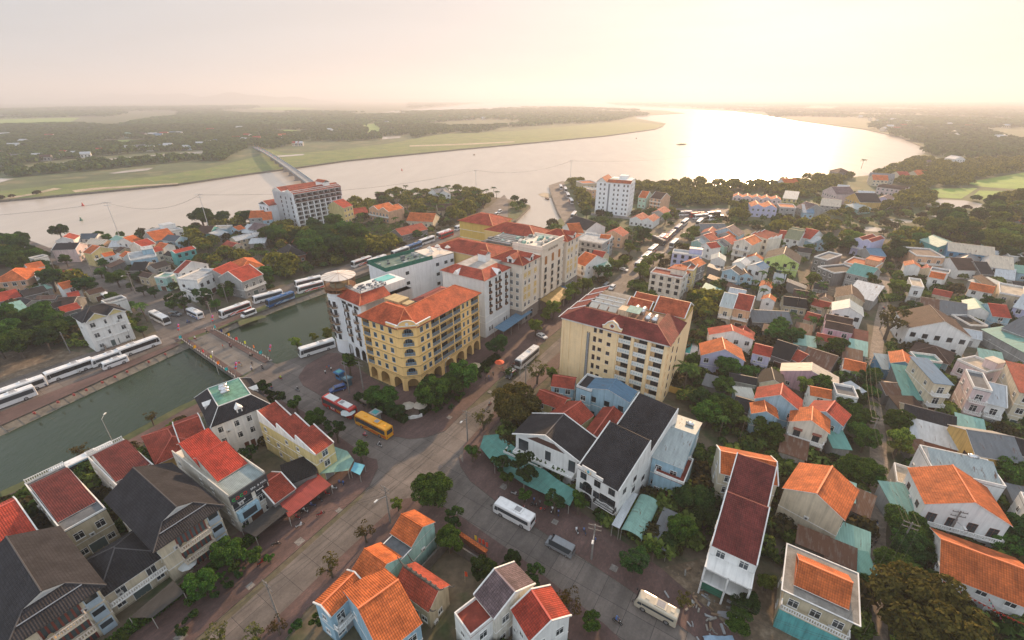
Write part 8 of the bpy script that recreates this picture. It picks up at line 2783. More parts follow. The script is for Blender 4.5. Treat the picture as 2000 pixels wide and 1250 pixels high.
# wing towards the canal
m=MB();m.box(0,16,14.02,42,0,HGT-.02,0);m.box(32,47.9,14.02,40,0,HGT-.03,0);m.box(15.98,32.02,14.03,30,0,HGT+.3,2)
m.box(-.16,0,0.1,29,5.6,5.9,1);m.box(-.25,-.02,0.1,42,HGT-.5,HGT-.1,1)
m.build('wing_wall',[plaster((.62,.46,.20),.12),GW,concrete((.12,.11,.10),.6)],GH)
for k in range(5):
 for yy in(2.0,4.6):link('window',win_mesh(1.1,1.55,'w'),GH,(0,yy,7.0+2.95*k),R(270))
g=MB();e=.7
def ringroof(g,x0,x1,y0,y1,z,inset,rise,sides='fbrl'):
 A=[(x0-e,y0-e),(x1+e,y0-e),(x1+e,y1+e),(x0-e,y1+e)];B=[(x0+inset,y0+inset),(x1-inset,y0+inset),(x1-inset,y1-inset),(x0+inset,y1-inset)]
 for i,s_ in enumerate('frbl'):
  j=(i+1)%4
  if s_ in sides:g.poly([(*A[i],z),(*A[j],z),(*B[j],z+rise),(*B[i],z+rise)],0)
  g.tube((*A[i],z+.02),(*B[i],z+rise+.02),.13,n=5,mi=2)
 g.poly([(*p,z+rise)for p in B],0)
ringroof(g,0,12,0,14,HGT,5.9,3.0);ringroof(g,36,48,0,14,HGT,5.9,3.0)
ringroof(g,0,15.5,14,42,HGT-.01,7.0,2.6);ringroof(g,33,47.5,14,40,HGT,6.6,3.0)
g.build('roof',[tile((.36,.068,.038)),GW,plain((.55,.2,.07))],GH)
for(xx,yy,aa)in((6,-.3,0),(42,-.3,0),(-.3,5,R(-90))):
 g=MB();g.T=Matrix.Translation((xx,yy,HGT-.1))@Matrix.Rotation(aa,4,'Z')
 g.box(-1.3,1.3,0,4,0,1.7,0);g.xprism([(-1.8,1.7),(1.8,1.7),(0,3.0)],-.3,5,0);g.box(-.6,.6,-.04,-.001,.3,1.6,1)
 g.poly([(-1.9,-.5,1.72),(0,-.5,3.12),(0,5,3.12),(-1.9,5,1.72)][::-1],2);g.poly([(0,-.5,3.12),(1.9,-.5,1.72),(1.9,5,1.72),(0,5,3.12)][::-1],2)
 g.build('dormer',[plaster(WHITE,.1),glass(),tile((.36,.068,.038))],GH)
g=MB();qq=random.Random(9)
for i in range(44):
 x_,y_=qq.uniform(17,31),qq.uniform(3,29);s_=qq.uniform(.3,1.1);zb=HGT+(1.8 if y_<14 else .3)
 g.box(x_-s_,x_+s_,y_-s_*.7,y_+s_*.7,zb,zb+s_*1.2,i%3)
for i in range(6):g.tube((17+i*2.2,16,HGT+1.0),(17+i*2.2,28,HGT+1.0),.25,n=6,mi=0)
g.build('rooftop_plant',[plain((.42,.42,.40)),plain((.14,.15,.15)),plain((.20,.36,.32))],GH)
m=MB();m.box(15.3,33,.2,.6,HGT+1.8,HGT+3.0,0);m.box(15.1,33.2,0,.7,HGT+3.0,HGT+3.25,0);m.box(15.3,15.6,.6,14,HGT+1.8,HGT+2.6,0);m.box(32.7,33,.6,14,HGT+1.8,HGT+2.6,0)
m.build('parapet',GW,GH)
def text_obj(s,size,m,parent,loc,rot,name='lettering',depth=.04,align='CENTER'):
 cu=bpy.data.curves.new(name,'FONT');cu.body=s;cu.size=size;cu.extrude=depth;cu.align_x=align
 t_=bpy.data.objects.new('tmp',cu);COL.objects.link(t_);bpy.context.view_layer.update()
 me=bpy.data.meshes.new_from_object(t_.evaluated_get(bpy.context.evaluated_depsgraph_get()));bpy.data.objects.remove(t_)
 me.materials.clear();me.materials.append(m)
 o=link(name,me,parent,loc);o.rotation_euler=rot;return o
text_obj('HOTEL ROYAL',1.25,plain((.22,.17,.13)),GH,(24.2,.34,23.9),(R(90),0,0))
g=MB();n=9     # scalloped gold canopy
for i in range(n):
 x0=13.5+i*1.9;g.slab([(x0,-6.2-.5*(i%2),4.4),(x0+1.9,-6.2-.5*((i+1)%2),4.4),(x0+1.9,-.2,5.6),(x0,-.2,5.6)],.2,0)
g.build('entrance_canopy',[tin((.36,.24,.08))],GH)
for i in range(4):
 g=MB();g.cyl(0,0,0,4.2,.35,n=10);g.build('column',GS,GH,loc=(14.5+i*5,-5.2,0))
# rear yellow wing
simple_block('',0,0,0,16,20,HGT,(.62,.42,.12),4,(3,8,13),'w',root=GH,loc=(40,41),z0=8)
g=MB();ringroof(g,40,56,41,61,HGT,7,3.2);g.build('roof',[tile((.36,.068,.038)),GW,plain((.55,.2,.07))],GH)

# --- red-roofed yellow hotel (right)
RH=thing('hotel','pale yellow seven-storey hotel with dark red roofs and solar panels, right of the main street','hotel',(14.7,119.3,0),R(-33))
w=MB();HR=21.0;RF=2.93
F1=Face(RH,0,0,0,30.6);F2=Face(RH,30.6,0,90,15.2)
bays=((17.3,20.7),(21.7,25.2),(26.3,29.6))
hl=[(a,b,HR-RF*(k+1)+.35,HR-RF*(k+1)+2.6,1.3,0)for a,b in bays for k in range(7)]
F1.wall(w,0,HR,hl,0,0)
F2.wall(w,0,HR,[(.6,2.0,HR-RF*(k+1)+.5,HR-RF*(k+1)+2.4,.8,0)for k in range(7)],0,0)
w.poly([(0,26,0),(0,0,0),(0,0,HR),(0,26,HR)],0);w.poly([(30.6,26,0),(0,26,0),(0,26,HR),(30.6,26,HR)],0)
w.poly([(30.6,15.2,0),(30.6,26,0),(30.6,26,HR),(30.6,15.2,HR)],0)
w.poly([(.1,.1,HR),(30.5,.1,HR),(30.5,26,HR),(.1,26,HR)],2)
for t_ in(0,2.0,5.9,16.4,21.0,25.5,29.9):
 w.T=F1.M();w.box(t_,t_+.6,-.22,-.002,0,HR,0)
w.T=None
for F_ in(F1,F2):F_.band(w,HR-.7,.5,.25);F_.band(w,HR-.15,.15,.45)
for k in range(1,7):w.T=F1.M();w.box(2.6,17,-.06,-.002,HR-RF*k-.05,HR-RF*k+.03,0)
w.T=None
w.build('wall',[plaster((.86,.64,.37),.12),plaster(WHITE,.12),concrete()],RH)
for k in range(7):
 z=HR-RF*(k+1)
 for a,b in bays:
  F1.put('balcony_door',win_mesh(2.2,1.95,'b'),(a+b)/2+.4,z+.38,-1.26)
  m=MB();m.box(a,b,-.1,.02,z-.35,z+1.05,0)
  for i in range(5):m.tube((a+(b-a)*(i+.5)/5,-.1,z+.4),(a+(b-a)*(i+.5)/5,-.14,z+.4),.22,n=8,mi=1)
  m.build('balcony_front',[plaster((.70,.68,.62),.15),plain((.40,.48,.50))],RH)
 F1.put('window',win_mesh(.7,1.5,'b'),10.4,z+.8)
 F1.put('window',win_mesh(.9,.95,'b'),12.1,z+1.1)
 F1.put('window',win_mesh(.9,.95,'b'),14.6,z+.6)
 F2.put('window',win_mesh(.8,1.5,'b'),6,z+.8);F2.put('window',win_mesh(.8,1.5,'b'),12,z+.8)
 for t_ in(3,9,15,21):link('window',win_mesh(1.1,1.5,'b'),RH,(0,26-t_,z+.8),R(270))
m=MB()
for k in range(34):m.box(8.2,8.8,-.35,-.02,2+k*.48,2.3+k*.48,0)
m.box(8.15,8.2,-.4,-.02,1.5,18.5,1);m.box(8.8,8.85,-.4,-.02,1.5,18.5,1);m.build('service_duct',[plain((.35,.36,.37)),plain((.12,.12,.12))],RH)
g=MB();e=.8;I=4.6;z=HR;t_=HR+2.5
g.poly([(-e,-e,z),(30.6+e,-e,z),(30.6-I,I,t_),(I,I,t_)],0)
g.poly([(30.6+e,-e,z),(30.6+e,15.6,z),(30.6-I,13.5,t_),(30.6-I,I,t_)],0);g.poly([(30.6+e,15.6,z),(30.6-I,15.6,z),(30.6-I,13.5,t_)],0)
g.tube((30.6+e,-e,z),(30.6-I,I,t_),.13,n=5,mi=2);g.tube((I,I,t_),(30.6-I,I,t_),.13,n=5,mi=2)
g.box(I,30.6-I,I+.02,13.4,HR+.02,t_-.9,3)
for k in range(4):      # stepped gables on the street side
 ya=0+k*6.4;gg=5.6
 g.poly([(-e,ya-e,z),(-e,ya+gg,z),(I,ya+gg,t_),(I,ya+(I if k==0 else 0),t_)][::-1],0)
 g.tube((-e,ya+gg,z+.05),(I,ya+gg,t_+.05),.17,n=5,mi=1);g.tube((-e,ya-e,z+.05),(-e,ya+gg,z+.3),.14,n=5,mi=1)
g.build('roof',[tile((.21,.042,.034)),plaster(WHITE,.12),plain((.36,.10,.06)),concrete((.36,.20,.13),.4)],RH)
g=MB();gable_x(g,9,15.7,25.6,HR+1.2,.55,.3,0,1,True,x0=21.5);g.box(21.5,30.5,15.7,25.6,HR,HR+1.2,3)
gable_x(g,7,15.7,21,HR+1.2,.55,.2,0,1,True,x0=13.5);gable_x(g,7,21.2,26,HR+1.2,.55,.2,0,1,True,x0=13.5);g.box(13.5,20.5,15.7,26,HR,HR+1.2,3)
g.build('rear_roof',[tile((.42,.10,.045)),plaster(WHITE,.12),plain((.5,.18,.08)),plaster((.62,.42,.14))],RH)
g=MB();g.T=F1.M();g.xprism([(12.6,HR-.2),(18.0,HR-.2),(18.0,HR+.9),(17.4,HR+1.1),(16.5,HR+2.2),(15.3,HR+2.9),(14.1,HR+2.2),(13.2,HR+1.1),(12.6,HR+.9)],-.5,.3,0)
g.tube((15.3,-.5,HR+1.3),(15.3,-.56,HR+1.3),.75,n=16,mi=1);g.tube((15.3,-.56,HR+1.3),(15.3,-.6,HR+1.3),.5,n=16,mi=2)
pts_=[(12.5,HR+.95),(13.2,HR+1.2),(14.1,HR+2.3),(15.3,HR+3.0),(16.5,HR+2.3),(17.4,HR+1.2),(18.1,HR+.95)]
for i in range(6):g.tube((pts_[i][0],-.55,pts_[i][1]),(pts_[i+1][0],-.55,pts_[i+1][1]),.17,n=5,mi=1)
g.T=None;g.poly([(12.8,-.6,HR+1.0),(15.3,-.6,HR+2.9),(15.3,4.5,HR+2.9),(12.8,2.8,HR+1.2)][::-1],3);g.poly([(15.3,-.6,HR+2.9),(17.8,-.6,HR+1.0),(17.8,2.8,HR+1.2),(15.3,4.5,HR+2.9)][::-1],3)
g.build('pediment',[plaster((.86,.64,.37),.12),plaster(WHITE,.1),plain((.2,.05,.03)),tile((.21,.042,.034))],RH)
for i in range(9):
 g=MB();x_,y_=5.4+(i%3)*2.9,6+(i//3)*2.9;zb=HR+2.0
 g.slab([(0,0,zb+.3),(2.5,0,zb+.3),(2.5,2.0,zb+1.3),(0,2.0,zb+1.3)],.06,0,1)
 g.tube((-.1,2.0,zb+1.45),(2.6,2.0,zb+1.45),.22,n=8,mi=1)
 for s_ in(.3,2.2):g.tube((s_,2,zb-.5),(s_,2,zb+1.3),.03,n=4,mi=1)
 g.build('solar_panel',[plain((.50,.44,.36),.12),plain((.6,.58,.55),.3)],RH,loc=(x_,y_,0))
for x_,y_ in((17.8,9.8),(19.8,9.8),(22.5,6.2),(24.4,6.2)):
 g=MB();g.tube((0,0,HR+2.6),(0,3.0,HR+2.6),.75,n=12);g.box(-.5,.5,.3,2.7,HR+1.6,HR+1.95);g.build('water_tank',plain((.6,.6,.6),.25,.7),RH,True,(x_,y_,0))
g=MB();g.box(14.5,17.5,5.2,8.5,HR+1.6,HR+4.0,0);g.slab([(16.8,4.9,HR+4.1),(20.6,4.9,HR+4.1),(20.6,8.6,HR+4.5),(16.8,8.6,HR+4.5)],.1,1);g.build('stair_hut',[plaster((.62,.46,.3)),tin(RC['mint'])],RH)

# --- river hotel
RV=thing('hotel','white nine-storey river hotel with balcony grid and brown top floors','hotel',(-139.8,296,0),R(55))
w=MB();HV=23.0;LV=36.0;F1=Face(RV,0,0,0,LV)
hl=[]
for k in range(8):
 for i in range(8):
  x0=1.0+i*4.35;hl.append((x0,x0+3.5,.6+k*2.8,.6+k*2.8+2.15,1.4,0))
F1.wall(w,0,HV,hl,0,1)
w.box(0,LV,1.6,24,0,HV-.01,0);w.poly([(0,24,0),(0,0,0),(0,0,HV),(0,24,HV)],0);w.poly([(LV,0,0),(LV,24,0),(LV,24,HV),(LV,0,HV)],0)
for k in range(9):F1.band(w,.35+k*2.8,.14,.1)
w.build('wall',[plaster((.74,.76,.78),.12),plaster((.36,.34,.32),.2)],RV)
m=MB();m.T=F1.M()
for k in(6,7):
 for i in range(8):m.box(1.0+i*4.35,4.5+i*4.35,-.1,.0,.6+k*2.8,1.5+k*2.8,0)
 m.box(0,LV,-.16,-.11,.45+k*2.8,.62+k*2.8,0)
for i in range(9):m.box(.3+i*4.35,.7+i*4.35,-.16,-.101,17.0,HV,0)
m.T=None;m.build('timber_balustrade',plain((.09,.04,.03)),RV)
for k in range(8):
 for i in range(8):F1.put('balcony_door',win_mesh(2.2,1.8,'d'),2.7+i*4.35,.7+k*2.8,-1.36)
for k in range(7):
 for yy in(3.5,9.5,15):link('window',win_mesh(1.0 if yy!=9.5 else .6,1.6,'doe'),RV,(0,yy,2+k*2.8),R(270))
g=MB()
gable_x(g,LV,0,10,HV,.42,.4,0,1,True);gable_x(g,LV,13,24,HV,.42,.4,0,1,True);g.box(.2,LV-.2,10,13,HV,HV+.6,1)
for yy,d_ in((0,10),(13,11)):
 for xx in(0.0,LV):q_=[(xx,yy,HV),(xx,yy+d_,HV),(xx,yy+d_/2,HV+d_/2*.42)];g.poly(q_ if xx else q_[::-1],1)
for zz in(.9,1.6):g.box(-.1,LV+.1,5-2.5*zz-.3,5-2.5*zz,HV+2.1-zz*.95,HV+2.4-zz*.95,1)
g.build('roof',[tile((.30,.065,.04)),plaster(WHITE,.1),plain((.5,.2,.1))],RV)
g=MB();g.box(25,29.5,3,12,HV+.5,HV+3.6,0);gable_x(g,9,-29.5,-25,HV+3.6,.6,.3,1,0)if 0 else None
g.T=Matrix.Rotation(R(90),4,'Z');gable_x(g,9,-29.5,-25,HV+3.6,.55,.2,1,0,True,x0=3);g.T=None
g.build('roof_tower',[plaster(WHITE,.1),tile((.40,.09,.04)),plain((.5,.2,.1))],RV)
simple_block('',0,0,0,16,12,14,(.74,.76,.78),4,(),'doe',root=RV,loc=(-6,22),z0=1,band=False)
for k in range(4):
 for yy in(24,28.5,32):link('window',win_mesh(1.0,1.5,'doe'),RV,(-6,yy,1.6+k*3.1),R(270))
g=MB();gable_x(g,16,22,34,14,.4,.4,0,1,True,x0=-6);g.build('roof',[tile((.30,.065,.04)),plaster(WHITE,.1),plain((.5,.2,.1))],RV)

# --- white tower block by the inlet
IH=simple_block('white seven-storey hotel standing alone near the river inlet',61.4,339.4,-26,24,17,24,(.76,.78,.80),7,(3,6,13,16,20,22.6),'w',(4,9,14),z0=1.2,band=True,ww=1.1,wh=1.5)
g=MB();g.box(8.6,9.8,-.1,-.01,2,23,0);g.build('recess_strip',plain((.22,.24,.26)),IH)
g=MB();g.xprism([(0,24),(7,24),(3.5,27)],-.1,17,1)
g.poly([(-.5,-.5,23.9),(3.5,-.5,27.2),(3.5,17,27.2),(-.5,17,23.9)][::-1],0);g.poly([(3.5,-.5,27.2),(7.5,-.5,23.9),(7.5,17,23.9),(3.5,17,27.2)][::-1],0)
g.poly([(7.6,-.6,24.1),(24.6,-.6,24.1),(24.6,3,25.8),(7.6,3,25.8)],0);g.box(8,23.8,3.02,16.8,24,25.7,1);g.box(14,20,8,14,25.7,28,1);g.box(8.5,13.5,5,9,25.7,25.85,2)
g.build('roof',[tile((.45,.12,.05)),plaster(WHITE,.1),tin(RC['mint'])],IH)
g=MB();g.box(-2,28,-3,-2.7,0,1.8,0);g.box(27.7,28,-2.7,12,0,1.8,0);g.build('garden_wall',concrete((.45,.42,.4)),IH)

# --- canopies along the street
canopy(-2.9,142.9,R(57.2),20,4.2,3.8,'blue','long blue-grey metal canopy before the white hotel with brown balcony boxes')
canopy(20.7,179.2,R(57.2),13.5,3.6,3.6,'blue','blue-grey sheet canopy right of the gold entrance canopy')

# ---------------------------------------------------------------- canal bridge
BR=thing('bridge','low road bridge over the canal with brown posts, white rails and coloured cloth flags','bridge',(0,0,0))
CA,CB,CC,CD=(-119.5,144.3),(-111.8,151.6),(-80.0,129.4),(-85.2,118.6)
def lerp(a,b,t):return(a[0]+(b[0]-a[0])*t,a[1]+(b[1]-a[1])*t)
m=MB();m.prism([CA,CB,CC,CD],-1.1,.05,0)
m.build('deck',[slab_mat('bridge_deck',(.16,.145,.13),R(-34),4.8,4.8,(.06,.055,.05))],BR)
for s_,(a,b,c,d)in enumerate(((CA,CD,CB,CC),(CB,CC,CA,CD))):
 m=MB();m.prism([a,b,lerp(b,d,.17),lerp(a,c,.17)],.052,.2,0);m.build('footway',M_PAVE,BR)
 m=MB();L_=math.dist(a,b);u_=((b[0]-a[0])/L_,(b[1]-a[1])/L_);aa=math.atan2(u_[1],u_[0])
 m.T=Matrix.Translation((a[0],a[1],.2))@Matrix.Rotation(aa,4,'Z')
 n=24
 for i in range(n+1):m.box(L_*i/n-.13,L_*i/n+.13,-.13,.13,0,1.15,0);m.cyl(L_*i/n,0,1.15,1.3,.16,.08,6,0)
 for z in(.35,.75):m.tube((0,0,z),(L_,0,z),.07,n=5,mi=1)
 m.T=None;m.build('railing',[plain((.07,.04,.035)),plain((.55,.53,.50))],BR)
 for i,cc in enumerate(((.02,.45,.5),(.03,.05,.2),(.7,.45,.02),(.6,.03,.06),(.6,.65,.03),(.75,.3,.03),(.02,.45,.5))):
  t_=(i+.6)/7.3;P_=lerp(a,b,t_);f_=MB();q=random.Random(i+s_*9)
  f_.tube((0,0,.9),(.15,0,2.7),.03,n=4,mi=1)
  for k in range(4):
   x0,x1=.15+k*.22,.15+(k+1)*.22;y0,y1=.16*math.sin(k*1.3+i),.16*math.sin((k+1)*1.3+i)
   f_.add([(x0,y0,1.6-.06*k),(x1,y1,1.55-.06*k),(x1,y1,2.65-.1*k),(x0,y0,2.7-.1*k)],[(0,1,2,3),(3,2,1,0)],0)
  f_.build('flag',[plain(cc,.8),plain((.3,.3,.3))],BR,loc=(P_[0],P_[1],.2),rz=q.uniform(2,4))
 for c_,o_ in((a,1),(b,1)):
  pass
m=MB();m.prism([lerp(CA,CB,0),CB,lerp(CB,CC,.06),lerp(CA,CD,.06)],-4,-1.1,0);m.prism([lerp(CA,CD,.94),lerp(CB,CC,.94),CC,CD],-4,-1.1,0)
m.build('abutment',concrete((.2,.17,.15),.6),BR)
def lantern_pole(x,y,rz,label):
 r=thing('lantern_pole',label,'lantern pole',(x,y,0),rz,'leaning lantern poles at the bridge ends')
 m=MB();m.box(-.9,.9,-.45,.45,0,.35,0);m.build('planter',concrete((.3,.28,.26)),r)
 m=MB();pr0=(0,0,.3)
 for k in range(6):
  t1=(k+1)/6;p1=(-2.4*t1**1.8,0,.3+6.6*t1);m.tube(pr0,p1,.09-.01*k,n=6);pr0=p1
 m.build('pole',plain((.4,.42,.44),.4,.4),r)
 for k in range(4):
  m=MB();t1=.6+k*.11;m.cyl(0,0,-.28,-.1,.16,.3,8);m.cyl(0,0,-.1,.12,.3,.3,8);m.cyl(0,0,.12,.28,.3,.14,8)
  m.build('lantern',plain(((.6,.03,.03),(.15,.2,.5),(.6,.03,.03),(.55,.1,.35))[k],.6),r,True,(-2.4*t1**1.8-.45,0,.3+6.6*t1))
 return r
for c_,rz_,lb in((CA,R(150),'leaning lantern pole at the far left bridge corner'),(CD,R(150),'leaning lantern pole at the near left bridge corner'),
     (CB,R(150),'leaning lantern pole at the far right bridge corner'),(CC,R(150),'leaning lantern pole at the near right bridge corner')):
 lantern_pole(c_[0],c_[1],rz_,lb)

# ---------------------------------------------------------------- river bridge
FB=thing('bridge','long narrow concrete bridge with bright flags crossing the wide river','bridge',(0,0,0))
P0,P1_=(-454,857),(-130,349);L_=math.dist(P0,P1_);aa=math.atan2(P1_[1]-P0[1],P1_[0]-P0[0])
m=MB();T_=Matrix.Translation((P0[0],P0[1],0))@Matrix.Rotation(aa,4,'Z');m.T=T_
n=16
def hz_(t):return 1.0+5.6*math.sin(math.pi*min(1,max(0,(t-.1)/.98)))**.6 if t>.1 else .6
for i in range(n):
 x0,x1=L_*i/n,L_*(i+1)/n;za,zb=hz_(i/n),hz_((i+1)/n)
 m.add([(x0,-3.6,za),(x1,-3.6,zb),(x1,3.6,zb),(x0,3.6,za),(x0,-3.0,za-1.3),(x1,-3.0,zb-1.3),(x1,3.0,zb-1.3),(x0,3.0,za-1.3)],
          [(0,1,2,3),(7,6,5,4),(0,4,5,1),(3,2,6,7)],0)
m.build('deck',concrete((.42,.40,.38),.2),FB)
for s_ in(-1,1):
 m=MB();m.T=T_
 for i in range(n):m.add([(L_*i/n,s_*3.6,hz_(i/n)),(L_*(i+1)/n,s_*3.6,hz_((i+1)/n)),(L_*(i+1)/n,s_*3.6,hz_((i+1)/n)+1.2),(L_*i/n,s_*3.6,hz_(i/n)+1.2),(L_*i/n,s_*3.4,hz_(i/n)),(L_*(i+1)/n,s_*3.4,hz_((i+1)/n)),(L_*(i+1)/n,s_*3.4,hz_((i+1)/n)+1.2),(L_*i/n,s_*3.4,hz_(i/n)+1.2)],[(0,1,2,3),(7,6,5,4),(3,2,6,7)],0)
 m.build('parapet',plain((.22,.28,.32)),FB)
for i in range(6,16):
 m=MB();m.T=T_;x=L_*i/n;z=hz_(i/n)-1.3
 m.box(x-.8,x+.8,-2.6,2.6,-3,z,0);m.box(x-1.6,x+1.6,-3.8,3.8,-3,-.6,0);m.build('pier',concrete((.34,.32,.30),.4),FB)
q=random.Random(8);cols=[(.7,.05,.04),(.75,.45,.03),(.05,.4,.2),(.7,.3,.05),(.65,.1,.3),(.6,.55,.5)]
for i in range(46):
 t_=.03+.5*i/46;x=L_*t_;m=MB();m.T=T_;z=hz_(t_)+(1.2);s_=1 if i%2 else-1
 m.tube((x,s_*3.5,z-1),(x,s_*3.5,z+3.2),.06,n=4,mi=1);m.add([(x,s_*3.5,z+1.4),(x+1.5,s_*3.2,z+1.2),(x+1.6,s_*3.3,z+3.0),(x,s_*3.5,z+3.2)],[(0,1,2,3),(3,2,1,0)],0)
 m.build('flag',[plain(cols[i%6],.8),plain((.3,.3,.3))],FB)

# ---------------------------------------------------------------- vehicles
VW,VR=(.72,.72,.72),(.62,.07,.03)
PV={'coachw':(make_coach(12,VW),12),'midiw':(make_coach(9,VW,H=3.1),9),'midib':(make_coach(9,VW,(.05,.12,.35),H=3.1),9),'minibusw':(make_coach(7,VW,name='minibus',H=2.6,Wd=2.1),7),
      'minibust':(make_coach(7,(.50,.44,.34),name='minibus',H=2.65,Wd=2.1,roofc=(.5,.44,.34)),7),'coachr':(make_coach(12,VW,VR),12),'coachb':(make_coach(12,(.02,.09,.25),(.30,.40,.5),roofc=(.05,.2,.45)),12),
      'coachbw':(make_coach(12,VW,(.03,.30,.50)),12),'coachred':(make_coach(12,(.42,.02,.015),roofc=(.6,.62,.62)),12),'coachy':(make_coach(12,(.75,.33,.012),(.55,.10,.01),roofc=(.75,.33,.012)),12),
      'coachk':(make_coach(12,(.05,.05,.05)),12),'vanw':(make_car('van',VW,'van'),5.6),'vans':(make_car('van',(.20,.22,.24),'van'),5.6),'sedanw':(make_car('sedan',VW,'car'),4.5),
      'suvw':(make_car('suv',VW,'car'),4.7),'suvk':(make_car('suv',(.03,.03,.035),'car'),4.7),'suvb':(make_car('suv',(.02,.06,.20),'car'),4.7),'suvg':(make_car('suv',(.18,.20,.22),'car'),4.7)}
COACH_RED=COACH_Y=None
for ln in VEHICLES.strip().split('\n'):
 k,x,y,a,label,row=ln.split('|');p,L_=PV[k];x,y,a=float(x),float(y),R(float(a))
 c='coach' if 'coach' in k else 'bus' if k[:4]in('midi','mini')else 'van' if 'van' in k else 'car'
 o=place(p,(x-math.cos(a)*L_/2,y-math.sin(a)*L_/2,.03 if abs(y)<2000 else 0),a,label,c,'vehicles on the '+row)
 if 'red coach with white roof hatches' in label:COACH_RED=o
 if 'black car with red' in label:
  m=MB();m.box(.9,2.9,-.7,.7,1.8,1.95,0)
  for i in range(4):m.box(.95+i*.5,1.2+i*.5,-.68,.68,1.95,2.1,1)
  m.build('roof_load',[plain((.5,.03,.03)),plain((.6,.6,.6))],o)
if COACH_RED is not None:
 m=MB();m.box(1.0,4.6,-.9,.9,3.44,3.62,0);m.box(6.6,10.6,-.95,.95,3.44,3.6,0);m.build('roof_cover',plain((.62,.63,.62)),COACH_RED)
 text_obj('BUS',.95,plain((.75,.75,.75)),COACH_RED,(7.3,1.275,.72),(R(90),0,R(180)),'lettering',.01)
 text_obj('TOUR',.85,plain((.7,.4,.03)),COACH_RED,(4.6,1.275,.72),(R(90),0,R(180)),'lettering',.01)

# ---------------------------------------------------------------- motorbikes and people
MBK=[make_motorbike(c)for c in((.03,.03,.03),(.35,.02,.02),(.6,.6,.6),(.05,.08,.2))]
SH={'black':(.03,.03,.03),'red':(.5,.04,.03),'white':(.6,.6,.58),'dark':(.04,.045,.06),'lime':(.45,.6,.05),'grey':(.25,.25,.26),'pink':(.6,.25,.3),'blue':(.05,.12,.35)}
PP={}
nb=0
for ln in SMALL.strip().split('\n'):
 k,x,y,a,c,label=ln.split('|');x,y,a=float(x),float(y),R(float(a));nb+=1
 if k in('ride','bike'):
  lb=label if k=='bike' else 'motorbike under the '+label
  z_=.2 if k=='bike' else .04
  if 'bridge' in label and k=='ride':z_=.06
  place(MBK[nb%4],(x,y,z_),a,lb,'motorbike','motorbikes '+('parked' if k=='bike' else 'riding'))
 if k in('ride','walk'):
  key=(c,k)
  if key not in PP:
   PP[key]=make_person(SH[c],((.04,.05,.09),(.03,.03,.03),(.15,.13,.1))[nb%3],k=='ride',((.5,.5,.5),(.4,.03,.03),(.05,.05,.06),(.1,.2,.4))[nb%4]if k=='ride' else None)
  place(PP[key],(x,y,.04 if k=='ride' else .15),a,('motorbike ' if k=='ride' else '')+label,'person','riders' if k=='ride' else 'walkers')

for i in range(9):
 place(MBK[i%4],(-2.6+i*.62+(i%3)*.2,121.2+i*1.0,.15),R(-30+5*(i%4)),'parked motorbike in the kerb row beside the red parasol','motorbike','motorbikes in the row by the parasol')
for i in range(7):
 place(MBK[(i+1)%4],(-44.2+i*.95,66.5+i*1.55,.15),R(150+9*(i%3)),'parked motorbike under the front edge of the red market awning','motorbike','motorbikes under the red awning')
for i in range(6):
 place(MBK[(i+2)%4],(3.4+i*1.25,71.4-i*.8,.15),R(60+11*(i%3)),'parked motorbike on the red paving before the teal awning','motorbike','motorbikes before the teal awning')
WK=[PP[k_]for k_ in PP if k_[1]=='walk']
for i,(x,y,lb)in enumerate(((-41.0,73.0,'shopper at the market awning corner'),(-37.6,75.3,'person at the blue cloth awning'),(-14.5,108.5,'walker on the hotel side pavement below the arcade'),(-8.0,117.0,'walker between the hedge and the red parasol'),(6.0,68.0,'person behind the white bus on the pavement'),(16.2,60.8,'person at the arched shophouse door'),(-58.5,121.0,'person walking past the blue kiosk'),(-84.0,126.0,'walker on the bridge footway, near end'),(-100.0,137.5,'walker in the middle of the bridge'),(-96.0,98.5,'person sitting place on the canal path verge'),(25.5,170.5,'person before the gold canopy'),(70,60,'woman walking in the lane before the mint roofs'))):
 place(WK[i%len(WK)],(x,y,.16),i*1.3,lb.replace('sitting place','standing'),'person','walkers')
for i,(x,y,w_)in enumerate(((-41.5,61.0,1.5),(-46.5,52.0,1.2),(-53.3,43.5,1.6),(-36.4,68.5,1.1),(-17.0,99.5,1.3),(-6.5,111.5,1.2),(-33.0,94.5,1.4),(-1.8,75.0,1.5),(8.8,65.6,1.2),(-58.8,33.8,1.4),(18.8,55.4,1.3))):
 m=MB();m.T=Matrix.Translation((x,y,0))@Matrix.Rotation(RG,4,'Z');m.box(-w_/2,w_/2,-w_/2,w_/2,.1,.152,0);m.T=None;struct(m.build('drain_cover',concrete((.26,.24,.22),1.5)))
